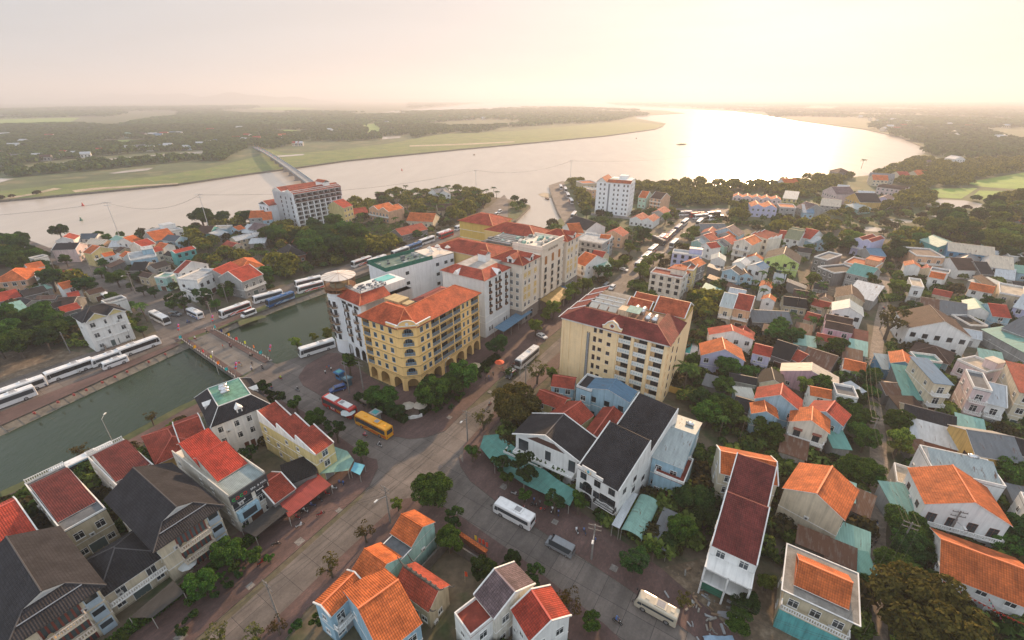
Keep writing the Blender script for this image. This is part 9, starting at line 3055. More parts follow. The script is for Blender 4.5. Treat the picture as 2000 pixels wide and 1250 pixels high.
# ---------------------------------------------------------------- boats
def boat(x,y,rz,L_,label,canopy_=True,z=-1.6):
 r=thing('tour_boat' if canopy_ else 'small_boat',label,'boat',(x,y,z),rz,'boats on the river')
 m=MB();secs=[]
 for t_,wd,zb in((0,.75,.1),(.15,.95,0),(.6,1,0),(.85,.6,.15),(1,.06,.6)):
  w_=L_*.14*wd;zt=.9+.5*t_**3
  secs.append([(L_*(t_-.5),-w_,zt),(L_*(t_-.5),-w_*.6,zb),(L_*(t_-.5),w_*.6,zb),(L_*(t_-.5),w_,zt)][::-1])
 loft(m,secs,0);m.build('hull',plain((.12,.06,.03)),r)
 if canopy_:
  m=MB();m.box(-L_*.4,L_*.25,-L_*.13,L_*.13,2.6,2.8);m.box(-L_*.38,L_*.1,-L_*.1,L_*.1,.9,1.6);m.build('canopy',plain((.35,.20,.07)),r)
  for xx in(-.38,-.15,.08,.23):
   for s_ in(-1,1):m=MB();m.tube((L_*xx,s_*L_*.12,.8),(L_*xx,s_*L_*.12,2.6),.06,n=4);m.build('post',plain((.2,.1,.05)),r)
 else:
  m=MB();m.box(-.3,.3,-.5,.5,.9,1.0);m.build('bench',plain((.2,.12,.07)),r)
for i,(x,y,L_,c_,lb)in enumerate(((323,928,22,1,'large tour boat, leftmost of the boats before the sun glint'),(454,918,18,1,'tour boat at the left edge of the sun glint'),(614,1156,20,1,'tour boat inside the sun glint, upper one'),
  (970,1686,26,1,'tour boat far right in the glare'),(1246,2656,34,1,'distant tour boat, left of the far pair'),(1152,2345,30,1,'distant tour boat, right of the far pair'),(397,953,7,0,'small dark boat between the large boat and the glint'),
  (274,1077,8,0,'small boat near the tip of the grassy island'),(-59,752,9,0,'small boat near the grassy bank in midstream'),(31,405,8,0,'small black boat at the inlet sandbar'))):
 boat(x,y,R(200+10*i),L_,lb,bool(c_))
for x,y,c_,lb in((-354,379,(.4,.04,.03),'red channel buoy on the left of the river'),(-312,328,(.03,.12,.08),'dark green channel buoy on the left of the river'),(-135,582,(.5,.08,.05),'red channel buoy right of the long bridge')):
 r=thing('buoy',lb,'buoy',(x,y,-1.6));m=MB();m.cyl(0,0,-.3,.6,1.0,1.0,10);m.cyl(0,0,.6,2.6,.7,.15,10);m.build('float',plain(c_),r);m=MB();m.cyl(0,0,2.6,3.0,.2,.2,8);m.build('lamp',plain((.5,.5,.4)),r)
sheet('sandbar',[(24,428),(30,436),(37,428),(40,418),(34,412),(27,416)],-1.45,M_SAND)

# ---------------------------------------------------------------- poles, lamps, wires
def utility_pole(x,y,h_,rz,label,lamp=False):
 r=thing('utility_pole',label,'utility pole',(x,y,0),rz,'utility poles along the streets')
 m=MB();m.tube((0,0,0),(0,0,h_),.2,.12,8);m.build('pole',concrete((.3,.28,.26)),r)
 for z in(h_-.4,h_-1.4):
  m=MB();m.box(-1.2,1.2,-.06,.06,z,z+.12)
  for xx in(-1.1,-.4,.4,1.1):m.cyl(xx,0,z+.12,z+.35,.06,.05,5)
  m.build('crossarm',plain((.16,.15,.14)),r)
 if lamp:
  m=MB();m.tube((0,0,h_-2.5),(0,-2.2,h_-1.6),.06,n=5);m.build('lamp_arm',plain((.35,.35,.35),.4),r)
  m=MB();m.box(-.18,.18,-2.9,-2.1,h_-1.7,h_-1.55);m.build('lamp_head',plain((.6,.6,.58),.3),r)
 return r
def wires(pts,label,n_=3,sag=1.2,r_=.016):
 b=MB()
 for(x0,y0,z0),(x1,y1,z1)in zip(pts,pts[1:]):
  dx,dy=x1-x0,y1-y0;L_=math.hypot(dx,dy)or 1;nx,ny=-dy/L_,dx/L_
  for w_ in range(n_):
   o_=(w_-(n_-1)/2)*(2.2/max(1,n_-1));dz=-.5*(w_%2);P=None
   for k in range(11):
    t_=k/10;q_=(x0+dx*t_+nx*o_,y0+dy*t_+ny*o_,z0+(z1-z0)*t_+dz-sag*4*t_*(1-t_))
    if P:b.tube(P,q_,r_,n=3)
    P=q_
 o=b.build('power_lines',plain((.03,.03,.03)));tag(o,label,'power lines');return o
PO=[(-24.8,65.5,10,1,'utility pole with street lamp at the crossroad above the mint house'),(-11.2,90.1,9.5,1,'utility pole with lamp at the hotel side corner of the crossroad'),
      (14.9,57.2,9.5,1,'utility pole with a lamp at the arched shophouse'),(-47.7,110.7,11,0,'left pole of the pair before the tower hotel'),(-44.1,112.4,10,0,'right pole of the pair before the tower hotel'),
      (-120.1,176.0,9,0,'pole by the garden wall above the bridge'),(-150.5,134.5,8,0,'pole at the dug earth plot'),(-115.5,158,9,0,'pole behind the lantern pole above the bridge'),
      (-166.7,186.3,11,1,'tall pole with lamp on the side street'),(-198.9,203.6,10,0,'pole before the lemon house'),(-226.2,213.3,9,0,'pole at the far end of the side street'),
      (83.5,60.5,9,1,'pole with lamp at the white orange house in the lane'),(72.5,58,9,0,'pole at the mint roof shack in the lane'),(88,88,9,0,'pole by the dark barn in the lane'),(106,116,9,0,'pole in the middle of the lane'),(138,152,9,0,'pole at the tall trees of the lane'),
      (4,112,9,0,'pole at the red parasol'),(66,212,9,0,'pole right of the wide street'),(92,262,9,0,'pole halfway up the wide street'),(118,312,9,0,'pole at the far junction'),(-53,34,10,0,'pole at the bottom end of the main street'),(-38.5,46,10,0,'pole at the bottom of the main street beside the balustrade house')]
for i,(x,y,h_,lp,lb)in enumerate(PO):utility_pole(x,y,h_,R(-33+(i%3)*8),lb,bool(lp))
wires([(-62,18,9.6),(-38.5,46,9.6),(-24.8,65.5,9.6),(-9,90,9.2),(8,116,9),(34,158,9),(66,212,8.8),(92,262,8.8),(118,312,8.8)],'bundle of power lines along the right side of the main street',5,.9)
wires([(-11.2,90.1,9),(-24.8,65.5,8.8),(-49.8,59.6,7)],'wires crossing the junction to the red awning',3,.8)
wires([(-11.2,90.1,9),(2,72,9),(14.9,57.2,9),(30,45,9),(50,36,9)],'wires along the side street past the planter house',4,.9)
wires([(14.9,57.2,8.8),(2,40,8)],'thin wires from the shophouse pole over the side street',3,.8)
wires([(-226.2,213.3,8.6),(-198.9,203.6,9.6),(-166.7,186.3,10.6),(-115.5,158,8.6),(-90,112,8.6)],'wires along the side street by the lemon house',3,1.2)
wires([(50,40,8.5),(72.5,58,8.6),(88,88,8.6),(106,116,8.6),(138,152,8.6),(160,190,8.6)],'wires along the lane',3,.9)
def pylon(x,y,h_,label):
 r=thing('power_mast',label,'power mast',(x,y,0),.4,'masts at the river shore')
 m=MB();m.tube((0,0,0),(0,0,h_),.24,.12,6);m.build('pole',plain((.5,.5,.5)),r)
 m=MB();m.box(-2.4,2.4,-.1,.1,h_-.6,h_-.4);m.box(-1.8,1.8,-.1,.1,h_-2.2,h_-2.0);m.build('crossarm',plain((.4,.4,.4)),r)
pylon(-236,268,24,'leaning white mast behind the orange riverside house');pylon(-197,292,24,'white mast in the shore row left of the river hotel');pylon(-33,430,20,'white mast at the riverside grove');pylon(62,500,20,'mast at the trees by the inlet quay')
wires([(-420,250,22),(-236,268,23.6),(-197,292,23.6),(-33,430,19.6),(62,500,19.6),(300,640,19)],'long power line over the river shore',2,6,.035)
def street_lamp(x,y,rz,label):
 r=thing('street_lamp',label,'street lamp',(x,y,0),rz,'street lamps')
 m=MB();m.tube((0,0,0),(0,0,7),.1,.06,7);m.tube((0,0,7),(1.4,0,7.5),.05,n=5);m.build('pole',plain((.42,.43,.44),.4,.4),r)
 m=MB();m.box(1.2,2.0,-.16,.16,7.42,7.56);m.build('lamp_head',plain((.65,.65,.62),.3),r)
for x,y,a,lb in((-101,90,100,'lamp on the canal path behind the low yellow house'),(-121,169,200,'lamp by the garden wall of the raw grey house'),(-20,117,60,'lamp on the hotel pavement, left'),(2.5,119.5,240,'lamp on the main street opposite the parasol'),(-135,142,0,'lamp beside the yellow-white villa'),(-92,121,120,'lamp at the bridge end')):
 street_lamp(x,y,R(a),'grey street '+lb)

# ---------------------------------------------------------------- street furniture and small structures
def parasol(x,y,r_,col,label,z=.14,h_=2.7):
 t_=thing('parasol',label,'parasol',(x,y,z),0,'parasols')
 m=MB();m.cyl(0,0,0,h_,.05,n=6);m.cyl(0,0,0,.12,.3,n=8);m.build('pole',plain((.3,.25,.2)),t_)
 m=MB();m.cyl(0,0,h_-.5,h_+.15,r_,.05,8);m.build('canopy',plain(col,.8),t_)
parasol(-4.0,124.6,1.6,(.62,.09,.03),'red parasol on the pavement by parked motorbikes')
parasol(-28.5,101.8,1.9,(.40,.36,.30),'left stone coloured parasol at the hotel corner fountain');parasol(-25.2,102.0,2.0,(.44,.38,.31),'right stone coloured parasol at the hotel corner fountain')
parasol(-11.7,122.6,1.9,(.40,.33,.22),'tan parasol before the arcade of the yellow hotel')
parasol(-44.0,99.0,2.0,(.42,.46,.46),'grey parasol beside the red coach')
parasol(-58.6,54.6,1.5,(.42,.44,.44),'pale parasol in the garden of the dark villa with three balconies');parasol(-60.0,39.5,1.6,(.45,.47,.47),'pale parasol in the bottom left garden')
def awning_sheet(name,pts,zf,zb,m_,label,cat='awning',posts=()):
 r=thing(name,label,cat,(pts[0][0],pts[0][1],0))
 x0,y0=pts[0];b=MB();n=len(pts)
 P=[(x-x0,y-y0,z)for(x,y),z in zip(pts,zf)]
 a=sum(P[i][0]*P[(i+1)%n][1]-P[(i+1)%n][0]*P[i][1]for i in range(n))
 b.slab(P if a>0 else P[::-1],.07);b.build('roof',m_,r)
 for i in posts:m=MB();m.tube((0,0,0),(0,0,zf[i]-.06),.06,n=5);m.build('post',plain((.35,.33,.3)),r,loc=(P[i][0]*.99,P[i][1]*.99,0))
awning_sheet('awning',[(-44.6,64.5),(-39.2,73.1),(-43.1,75.7),(-47.8,67.6)],(2.7,2.7,3.5,3.5),0,tin((.30,.055,.045),.0),'red market awning beside the main street',posts=(0,1,2,3))
awning_sheet('awning',[(-42.5,75.8),(-36.8,77.2),(-36.6,80.6),(-39.0,83.3),(-42.6,84.5)],(3.2,2.8,2.7,2.9,3.3),0,tin(RC['mint']),'mint sheet awning around the narrow yellow house',posts=(0,1,2,3))
awning_sheet('awning',[(-36.4,77.5),(-34.0,76.3),(-33.8,79.4),(-36.4,80.2)],(2.4,2.3,2.3,2.4),0,plain((.12,.38,.48),.7),'small blue cloth awning at the street corner',posts=(0,1,2,3))
awning_sheet('awning',[(-7.7,84.9),(-7.0,89.0),(-3.5,89.0),(-.5,85.5),(3.5,81.0),(9.8,74.0),(13.8,70.5),(11.9,67.4),(2.7,73.2),(-3.9,78.9)],(2.7,2.8,3.2,3.4,3.4,3.4,3.4,2.7,2.7,2.7),0,tin((.10,.27,.23)),'wide teal awning wrapping the corner below the planter house',posts=(0,1,6,7,8,9))
awning_sheet('awning',[(-52.3,61.4),(-48.8,59.8),(-45.2,65.7),(-48.4,67.6)],(2.9,2.9,3.2,3.2),0,tin((.045,.042,.04)),'dark canopy before the spa building',posts=(0,1,2,3))
awning_sheet('pergola',[(-61.5,44.8),(-57.8,44.8),(-55.2,48.8),(-58.5,51.0)],(3,3,3.2,3.2),0,tin((.06,.055,.05)),'dark porch roof before the small villa','pergola',posts=(0,1,2,3))
canopy(21.0,61.3,R(-34),4.2,10.5,2.9,'mint','mint barrel-vaulted market roof',kind='vault')
canopy(25.6,58.7,R(-34),3.6,9.5,2.8,'grey','striped grey lean-to roof right of the mint vault')
canopy(19.4,62.2,R(-34),1.6,10,3.4,'silver','narrow pale strip roof left of the mint vault',slope=.2)
def flagpole(x,y,c_,lb):
 r=thing('flag',lb,'flag',(x,y,0),0,'flags at the temple wall');m=MB();m.tube((0,0,0),(0,0,3),.03,n=4);m.build('pole',plain((.4,.3,.2)),r)
 m=MB();m.add([(0,0,1.6),(.5,.1,1.3),(.45,.1,2.6),(0,0,2.95)],[(0,1,2,3),(3,2,1,0)]);m.build('cloth',plain(c_,.8),r)
for(x,y),c_,lb in(((-7.2,60.2),(.65,.45,.03),'yellow flag at the temple wall'),((-6.4,59.6),(.6,.06,.03),'leftmost red flag at the temple wall'),((-5.7,59.3),(.6,.06,.03),'middle red flag at the temple wall'),((-5.0,58.7),(.6,.06,.03),'rightmost red flag at the temple wall'),((-8.4,52.8),(.6,.08,.03),'small red flag inside the temple yard')):flagpole(x,y,c_,lb)
m=MB();m.T=Matrix.Translation((-10.2,61.2,0))@Matrix.Rotation(R(-36),4,'Z');m.box(0,6.6,0,.3,0,1.9,0);m.box(-.1,6.7,-.25,.55,1.9,2.1,1);m.T=None
tag(m.build('boundary_wall',[plaster(WC['brick']),tile(RC['orange'])]),'brick wall with an orange tiled top behind the temple','wall')
m=MB();m.T=Matrix.Translation((-12.5,59.8,0))@Matrix.Rotation(R(-34),4,'Z')
for x0,x1,y0,y1 in((0,14,0,.3),(0,.3,-10,0),(13.7,14,-10,0)):m.box(x0,x1,y0,y1,0,2.6,0)
m.T=None;tag(m.build('boundary_wall',[concrete((.13,.12,.11),1)]),'blackened yard wall around the temple','wall')
# temple gate
r=thing('temple_gate','small temple gate with a dark tiled roof on two cream posts','gate',(-2.2,44.6,0),R(-34));m=MB();m.box(-1.2,-.9,-.2,.2,0,3,0);m.box(.9,1.2,-.2,.2,0,3,0);m.build('post',plaster(WC['cream']),r)
m=MB();hip(m,-1.5,1.5,-.9,.9,3.0,.6,.2);m.build('roof',[tile(RC['dark']),concrete((.2,.19,.18)),plain((.15,.14,.14))],r)
# kiosks
for x,y,a,c1,c2,lb in((-53.1,118.6,-33,(.03,.14,.30),(.10,.36,.34),'blue kiosk with a green top before the tower hotel'),(-49.6,115.2,-33,(.05,.10,.13),(.16,.26,.30),'small dark kiosk right of the blue one'),(-40.6,104.2,-33,(.12,.09,.07),(.14,.13,.11),'brown stall roof at the hotel hedge'),(-36.5,98.5,-33,(.3,.3,.28),(.06,.3,.3),'small teal topped stall in the hedge')):
 r=thing('kiosk',lb,'kiosk',(x,y,.14),R(a));m=MB();m.box(-1,1,-.8,.8,0,2.2);m.build('body',plain(c1),r);m=MB();m.box(-1.35,1.35,-1.2,1.2,2.2,2.55);m.box(-.8,.8,-.7,.7,2.55,2.65,1);m.build('roof',[plain(c1),plain(c2)],r)
 m=MB();m.box(-.8,.8,-.84,-.8,.9,1.8);m.build('hatch',glass(),r)
# hotel corner fountain, hedges, walls
r=thing('fountain','curved white fountain wall at the yellow hotel corner','fountain',(-26.8,99.0,.14),R(15))
m=MB()
for i in range(12):
 t0=-2.6+i*.43;m.box(t0,t0+.43,-.2+.12*(t0)**2*.6,.15+.12*t0**2*.6,0,.7+.35*math.cos(t0*1.2)**2,0)
m.build('wall',plaster(WHITE,.3),r);m=MB();m.cyl(0,2.2,0,.35,1.8,n=16);m.build('basin',concrete((.3,.22,.18)),r)
def hedge(x,y,a,L_,w_,h_,label,kind='dark',seed=3):
 me,cc,cr=crown_mesh(1,1,10,.1,seed,3,LEAF[kind])
 g=np.random.default_rng(seed);n=int(L_*130)
 P=np.stack([g.uniform(0,L_,n),g.uniform(0,w_,n),np.zeros(n)],1);side=g.uniform(size=n)
 P[:,2]=np.where(side<.5,h_*g.uniform(.88,1.08,n),h_*g.uniform(.1,1,n));P[:,1]=np.where((side>=.5)&(side<.75),0,np.where(side>=.75,w_,P[:,1]))
 P+=g.normal(size=(n,3))*.08
 A=g.normal(size=(n,3));A/=np.linalg.norm(A,axis=1,keepdims=True);B=np.cross(A,g.normal(size=(n,3)));B/=np.linalg.norm(B,axis=1,keepdims=True);s_=.13
 V=np.stack([P-A*s_-B*s_,P+A*s_-B*s_*.8,P+A*s_*.9+B*s_,P-A*s_+B*s_],1).reshape(-1,3)
 m=bpy.data.meshes.new('hedge');m.from_pydata(V.tolist(),[],[(4*i,4*i+1,4*i+2,4*i+3)for i in range(n)]);m.materials.append(LEAF[kind])
 b=MB();b.box(.15,L_-.15,.15,w_-.15,0,h_*.85);r=thing('hedge',label,'hedge',(x,y,.1),a);link('leaves',m,r);b.build('core',LEAF['dark'],r)
hedge(-24.0,100.5,R(56),36,2.2,1.6,'long hedge along the street side of the yellow hotel');hedge(-45.5,107.5,R(-33),20,2.0,1.7,'hedge along the coach side of the yellow hotel',seed=5)
hedge(-66,36.5,R(57),30,1.6,1.3,'long low hedge before the dark-roofed villas','green',7);hedge(48.0,111.5,R(-33),22,1.2,1.2,'hedge at the garden wall behind the water tank house','green',9)
hedge(152,176,R(10),36,4,2.0,'broad hedge before the peach house','light',11)
m=MB();m.T=Matrix.Translation((42,114.6,0))@Matrix.Rotation(R(-33),4,'Z');m.box(0,13,0,.25,0,2.0);m.T=None;tag(m.build('boundary_wall',plaster((.62,.38,.10))),'yellow garden wall right of the red-roofed hotel','wall')
m=MB();m.prism([(57.2,133.6),(64.0,147.5),(68.0,145.5),(61.8,131.6)],0,.5,1);m.prism([(58.2,134.2),(64.4,146.6),(66.0,145.8),(60.2,133.4)],.3,.53,0)
tag(m.build('swimming_pool',[plain((.03,.30,.28),.06),plaster((.5,.5,.48))]),'narrow turquoise swimming pool right of the red-roofed hotel','pool')
m=MB();m.T=Matrix.Translation((-138,125,0))@Matrix.Rotation(R(57),4,'Z');
for i in range(4):m.box(i*1.6,i*1.6+1.4,0,6,.05,.12,0)
m.T=None;tag(m.build('sheet_pile',[tin(RC['blue'])]),'blue metal sheets laid on the dug earth plot','metal sheets')
m=MB();m.T=Matrix.Translation((-190,128,0))@Matrix.Rotation(R(35),4,'Z');m.box(0,46,0,.3,0,1.6);m.box(45.7,46,-22,0,0,1.6);m.T=None
tag(m.build('boundary_wall',plaster(WC['dgrey'])),'low wall around the dug earth plot','wall')
m=MB();q=random.Random(12)
r=thing('rubble_heap','heap of rubble, planks and blue tarpaulin at the building plot','rubble',(33,47,.05))
for i in range(60):
 x,y=q.gauss(0,2.4),q.gauss(0,3.4);s_=q.uniform(.1,.4);m.T=Matrix.Translation((x,y,.1))@Matrix.Rotation(q.uniform(0,3),4,'Z');m.box(-s_*q.uniform(1,4),s_,-s_*.5,s_*.5,0,s_*.7,i%3)
m.T=None;m.build('debris',[concrete((.3,.28,.25)),plain((.2,.13,.08)),plain((.28,.29,.3))],r)
m=MB();n=9;g_=[[(x*.6-2.4,y*.5-6.5,.25+q.uniform(0,.3))for x in range(n)]for y in range(7)]
m.add([p for row in g_ for p in row],[(j*n+i,j*n+i+1,(j+1)*n+i+1,(j+1)*n+i)for j in range(6)for i in range(n-1)]);m.build('tarpaulin',plain((.22,.32,.42),.5),r)
m=MB();n=10;q=random.Random(3);g_=[[(31+x*.55+y*.05,75-x*.35-y*.45,.9+q.uniform(0,.45))for x in range(n)]for y in range(9)]
m.add([p for row in g_ for p in row],[(j*n+i,(j+1)*n+i,(j+1)*n+i+1,j*n+i+1)for j in range(8)for i in range(n-1)])
tag(m.build('tarpaulin',plain((.50,.10,.03),.7)),'crumpled orange tarpaulin below the tiled terrace','tarpaulin')
# tanks of rocks: planks stacked between the houses by the lane
for k,(x,y,lb)in enumerate(((43.5,56.5,'stack of old planks right of the unfinished house'),(46,60,'second stack of planks near the blank gable house'))):
 m=MB();m.T=Matrix.Translation((x,y,.02))@Matrix.Rotation(R(60+10*k),4,'Z')
 for i in range(9):m.box(-2,2+.2*(i%3),-.9+.2*i,-.74+.2*i,0,.15+.1*(i%4))
 m.T=None;tag(m.build('plank_stack',plain((.17,.11,.07))),lb,'planks')
# sign on the spa building
dx,dy=SW,0
m=MB();m.box(0,SW,-.35,-.02,SHH-1.6,SHH+.5,0);m.build('sign_board',plain((.05,.055,.06)),spa)
for s_,xx,sz,c_ in(('C',.55,.95,(.02,.5,.08)),('O',1.3,.95,(.65,.03,.02)),('C',2.05,.95,(.02,.5,.08)),('O',2.8,.95,(.65,.03,.02)),('SPA',4.35,.62,(.8,.8,.8)),('&',5.4,.6,(.8,.8,.8)),('NAIL',6.45,.6,(.8,.8,.8))):
 text_obj(s_,sz,plain(c_),spa,(xx,-.37,SHH-1.25+(.25 if sz<1 else 0)),(R(90),0,0),'sign_lettering',.03)
m=MB();m.box(.2,SW*.52,-.05,-.01,SHH-3.6,SHH-1.7,0);m.box(SW*.62,SW-.2,-.05,-.01,SHH-3.6,SHH-1.7,0);m.build('dark_window',glass(),spa)
m=MB();m.box(.3,SW*.6,-.9,-.02,2.9,5.3,0);m.box(1.0,SW*.5,-.95,-.9,3.3,4.9,1);m.build('bay',[plaster(WC['lblue']),glass()],spa)
m=MB()      # two stepped red gable slopes and a pale tiled terrace
for y0,y1,z0_,z1_ in((12.5,19.5,SHH+.6,SHH+3.6),(5.6,12.5,SHH+.5,SHH+3.3)):
 m.slab([(.9,y0,z0_),(SW-.4,y0,z0_),(SW-.4,y1,z1_),(.9,y1,z1_)],.15,0,1);m.slab([(.9,y1,z1_),(SW-.4,y1,z1_),(SW-.4,y1+1.6,z1_-.9),(.9,y1+1.6,z1_-.9)],.15,0,1)
 m.box(1.0,SW-.5,y1-.6,y1,SHH,z1_-.35,1)
 for xx in(1.0,SW-.5):m.poly([(xx,y0,SHH),(xx,y1,SHH),(xx,y1,z1_-.12),(xx,y0,z0_-.12)],1)
m.box(0,.2,0,22.4,SHH,SHH+1.0,1);m.box(SW-.2,SW,0,22.4,SHH,SHH+1.0,1);m.box(.2,SW-.2,.2,5.4,SHH+.1,SHH+.3,2)
m.build('upper_roof',[tile((.42,.05,.03)),plaster(WC['pale']),tin((.30,.36,.36))],spa)
for i in range(9):
 m=MB();m.cyl(0,0,0,1.1,.22,.2,8);o=m.build('litter_bin' if i<3 else 'stone_seat',plain((.30,.05,.04)));x,y=[(-123,119),(-126,112),(-129,106),(-119,128),(-121.5,122),(-124.5,116),(-127.5,109.5),(-117,133),(-131,101)][i]
 o.location=(x,y,.12);o.scale=(1.6,1.2,.6);tag(o,'small red street bench on the canal walk, number %s from the bridge'%('nearest third fifth second fourth sixth seventh eighth ninth'.split()[i]),'bench','red benches on the canal walk')
# string of bunting at the right edge
for k,(a,b,lb)in enumerate((((73,50,4.5),(84,40,4.5),'red bunting line before the long hall'),((78,47,4.5),(80,38,1.0),'coloured pennant string at the right edge'))):
 m=MB();n=26;q=random.Random(k)
 for i in range(n):
  t0,t1=i/n,(i+1)/n;p0=Vector(a).lerp(Vector(b),t0);p1=Vector(a).lerp(Vector(b),t1);p0.z-=3*t0*(1-t0);p1.z-=3*t1*(1-t1)
  m.tube(p0,p1,.02,n=3,mi=0);c=p0.lerp(p1,.5);m.add([tuple(p0),tuple(p1),(c.x,c.y,c.z-.4)],[(0,1,2),(2,1,0)],0 if k==0 else i%4)
 tag(m.build('bunting',[plain((.6,.06,.03)),plain((.03,.4,.4)),plain((.6,.1,.3)),plain((.1,.4,.1))]),lb,'bunting')

# ---------------------------------------------------------------- plants
rows=[ln.split()for ln in PLANTS.strip().split('\n')]
tot={};seen={}
for r_ in rows:tot[r_[4]]=tot.get(r_[4],0)+1
ORD=('first second third fourth fifth sixth seventh eighth ninth tenth eleventh twelfth thirteenth fourteenth fifteenth sixteenth seventeenth eighteenth nineteenth twentieth').split()
for k,x,y,r_,s_ in rows:
 i=seen.get(s_,0);seen[s_]=i+1;n=tot[s_];ad,no_,pl=SPOTS[int(s_)]
 if n==1:label='%s %s %s'%(ad,no_,pl)
 elif i==0:label='leftmost %s %s %s'%(ad,no_,pl)
 elif i==n-1:label='rightmost %s %s %s'%(ad,no_,pl)
 else:label='%s from left, %s %s %s'%(ORD[i]if i<20 else '%dth'%(i+1),ad,no_,pl)
 tree('round' if k=='dark' else k,float(x),float(y),max(float(r_),.8),label,'%ss %s'%(no_,pl)if n>1 else None)
WM=foliage((.05,.075,.016),(.27,.29,.05),.55)
# low scrub, banana clumps and weeds that fill the yards between the houses
RECTS=[]
for ln in HOUSES.strip().split('\n'):
 q_=ln.split('|');x,y,a,w,d=map(float,q_[:5]);a=R(a);RECTS.append((x,y,math.cos(a),math.sin(a),w,d))
for x,y,a,w,d in((-44.2,120,-33,19,14),(-28.5,109.8,57,33,14),(-60,136,-39,17,22),(-46,150,45,30,14),(-25.2,155.4,-33,19,16),(3.7,156,57,48,43),(14.7,119.3,-33,31,27),(61,340,-26,25,18),(-139.8,296,55,37,35)):RECTS.append((x,y,math.cos(R(a)),math.sin(R(a)),w,d))
HARD=[p for n_,p in GROUND if n_ in('road','roadbase','lane','pave','pavedge','plot','pond','fieldgreen','noveg')];LAND=[p+([(-3500,100),(-3500,-400),(-300,-400)]if n_=='landA' else[(-60000,6000),(-60000,58000),(58000,58000),(58000,-1500),(-200,-1500)])for n_,p in GROUND if n_[:4]=='land']
def free(x,y,m=.6):
 for X,Y,c,s_,w,d in RECTS:
  dx,dy=x-X,y-Y;a,b=dx*c+dy*s_,-dx*s_+dy*c
  if-m<a<w+m and-m<b<d+m:return False
 if any(in_poly(x+ex,y+ey,p)for p in HARD for ex,ey in((0,0),(2,0),(-2,0),(0,2),(0,-2))):return False
 return any(in_poly(x,y,p)for p in LAND)
_near=[(float(r_[1]),float(r_[2]))for r_ in rows];WOOD_PTS=[];_g=random.Random(31)
for sp,P_ in NEAR_WOODS:
 xs,ys=[p[0]for p in P_],[p[1]for p in P_];sp*=.8
 for _ in range(int((max(xs)-min(xs))*(max(ys)-min(ys))/sp/sp*5)):
  x,y=_g.uniform(min(xs),max(xs)),_g.uniform(min(ys),max(ys))
  if not in_poly(x,y,P_)or not free(x,y,1.5)or any((x-a_)**2+(y-b_)**2<sp*sp for a_,b_ in _near):continue
  _near.append((x,y));WOOD_PTS.append((x,y,_g.uniform(.7,1.15)))
blob_wood('wood',WOOD_PTS,'leafy groves along the river shore and between the outer houses',WM,2,260)
SC=[[],[],[]];q=random.Random(77)
for _ in range(13000):
 y=30*(14**q.random());x=q.uniform(-1.15,1.15)*(y+30)
 if y<60 and x<-20:continue
 if math.sin(x*.11+1.3*math.sin(y*.07))+math.sin(y*.09+x*.03)<-.75:continue
 if free(x,y):SC[q.randrange(3)].append((x,y,q.uniform(.16,.42)*(1+y/450)))
for i,(c1,c2,lb)in enumerate((((.016,.036,.011),(.075,.125,.03),'dark green scrub filling the yards between the houses'),((.045,.065,.016),(.16,.20,.045),'lighter weeds and young plants filling the yards'),((.03,.03,.014),(.10,.085,.035),'dry brownish scrub in the yards'))):
 blob_wood('undergrowth',SC[i],lb,foliage(c1,c2),20+i,110)
def scatter(poly,seed,base_sp,kmax):
 g=np.random.default_rng(seed);xs=[p[0]for p in poly];ys=[p[1]for p in poly];out=[]
 x0,x1,y0,y1=min(xs),max(xs),min(ys),max(ys);y1=min(y1,9000);grid=set();tries=0
 # sample in log depth so that near and far ground are covered alike
 la,lb=math.log(max(y0,60)),math.log(y1);last=0
 for _ in range(kmax*5):
  y=math.exp(g.uniform(la,lb));x=g.uniform(-1.25,1.25)*y
  if not(x0<x<x1)or not in_poly(x,y,poly):continue
  sp=max(base_sp,math.hypot(x,y)*.0105);key=(int(math.log(y)/.0105),int(x/y/.0105))if sp>base_sp else(int(x/sp)+100000,int(y/sp))
  if key in grid:continue
  grid.add(key)
  if g.uniform()<.1 or math.sin(x*.0052+2.1*math.sin(y*.0021))*math.sin(y*.0031+1.7*math.sin(x*.0033))>.42:continue
  out.append((x,y,sp/base_sp*.92))
  if len(out)>=kmax:break
 return out
FIELDS=[p for n_,p in GROUND if n_ in('fieldgreen','pond','sand','grass')]
allp=[]
for i,P_ in enumerate(FAR_WOODS):
 pts=scatter(P_,11+i,9.0,7000)
 allp+=[p for p in pts if not any(in_poly(p[0],p[1],f_)for f_ in FIELDS)]
near_,far_=[p for p in allp if p[1]<1500],[p for p in allp if p[1]>=1500]
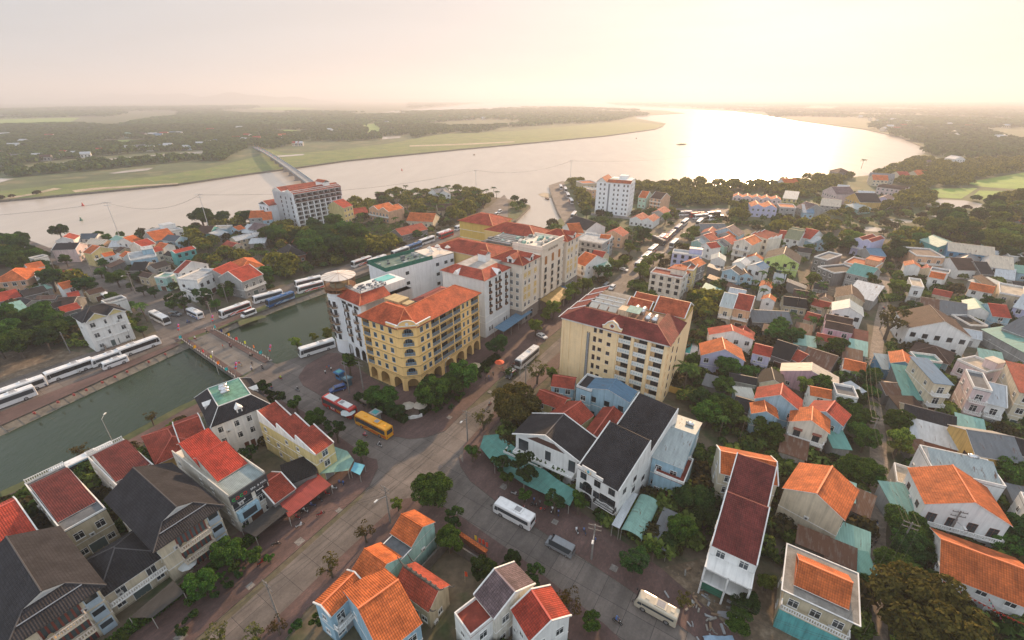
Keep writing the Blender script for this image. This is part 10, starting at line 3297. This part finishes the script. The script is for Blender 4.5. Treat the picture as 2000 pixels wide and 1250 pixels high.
def flat_blob(name,pts,label,seed,quads):
 o=blob_wood(name,pts,label,foliage((.032,.075,.026),(.12,.20,.055),.3),seed,quads)
 co=np.empty(len(o.data.vertices)*3,'f');o.data.vertices.foreach_get('co',co);co=co.reshape(-1,3);co[:,2]=np.where(co[:,2]>9,9+(co[:,2]-9)*.12,co[:,2]);o.data.vertices.foreach_set('co',co.ravel());o.data.update()
flat_blob('wood',near_,'woods and groves around the village across the river',4,34)
flat_blob('wood',far_,'hazy woods fading towards the horizon',5,14)

# ---------------------------------------------------------------- far houses
def far_house(x,y,w_,rc,wc,label,i):
 r=thing('house',label,'house',(x,y,0),rnd.uniform(-.6,.9),'far houses');h_=w_*.45;d_=w_*.75
 b=MB();b.box(-w_/2,w_/2,-d_/2,d_/2,0,h_,0)
 g=MB();rh=d_*.28
 for xx in(-w_/2,w_/2):q_=[(xx,-d_/2,h_),(xx,d_/2,h_),(xx,0,h_+rh)];b.poly(q_ if xx>0 else q_[::-1],0)
 for k in range(3):b.box(-w_/2+w_*(k+.3)/3,-w_/2+w_*(k+.7)/3,-d_/2-.05,-d_/2,h_*.3,h_*.7,1)
 b.build('wall',[plaster(WC[wc]),glass()],r)
 gable_x(g,w_,-d_/2,d_/2,h_,.56,.5,0,0,False,x0=-w_/2);m_=roofm(rc);g.build('roof',[m_,m_,m_],r)
FH=[];place_=''
for ln in FAR_HOUSES.strip().split('\n'):
 if ln[0]=='#':place_=ln[1:]
 else:FH.append((place_,*ln.split()))
CN={'silver':'pale','brick':'dark red'};fseen={}
for i,(pl,x,y,w_,rc,wc)in enumerate(FH):
 n=sum(1 for q_ in FH if q_[0]==pl and q_[4]==rc);j=fseen.get((pl,rc),0);fseen[(pl,rc)]=j+1
 wh='only' if n==1 else 'leftmost' if j==0 else 'rightmost' if j==n-1 else ORD[j]+' from left,'
 far_house(float(x),float(y),float(w_),rc,wc,'%s %s-roofed house in the %s'%(wh,CN.get(rc,rc),pl),i)

# ---------------------------------------------------------------- remove prototypes that were never placed
def drop(o):
 for c in list(o.children):drop(c)
 bpy.data.objects.remove(o)
bpy.context.view_layer.update()
for p in[t_ for l_ in TREES.values()for t_ in l_]+[v[0]for v in PV.values()]+MBK:
 if p.name not in _used:drop(p)
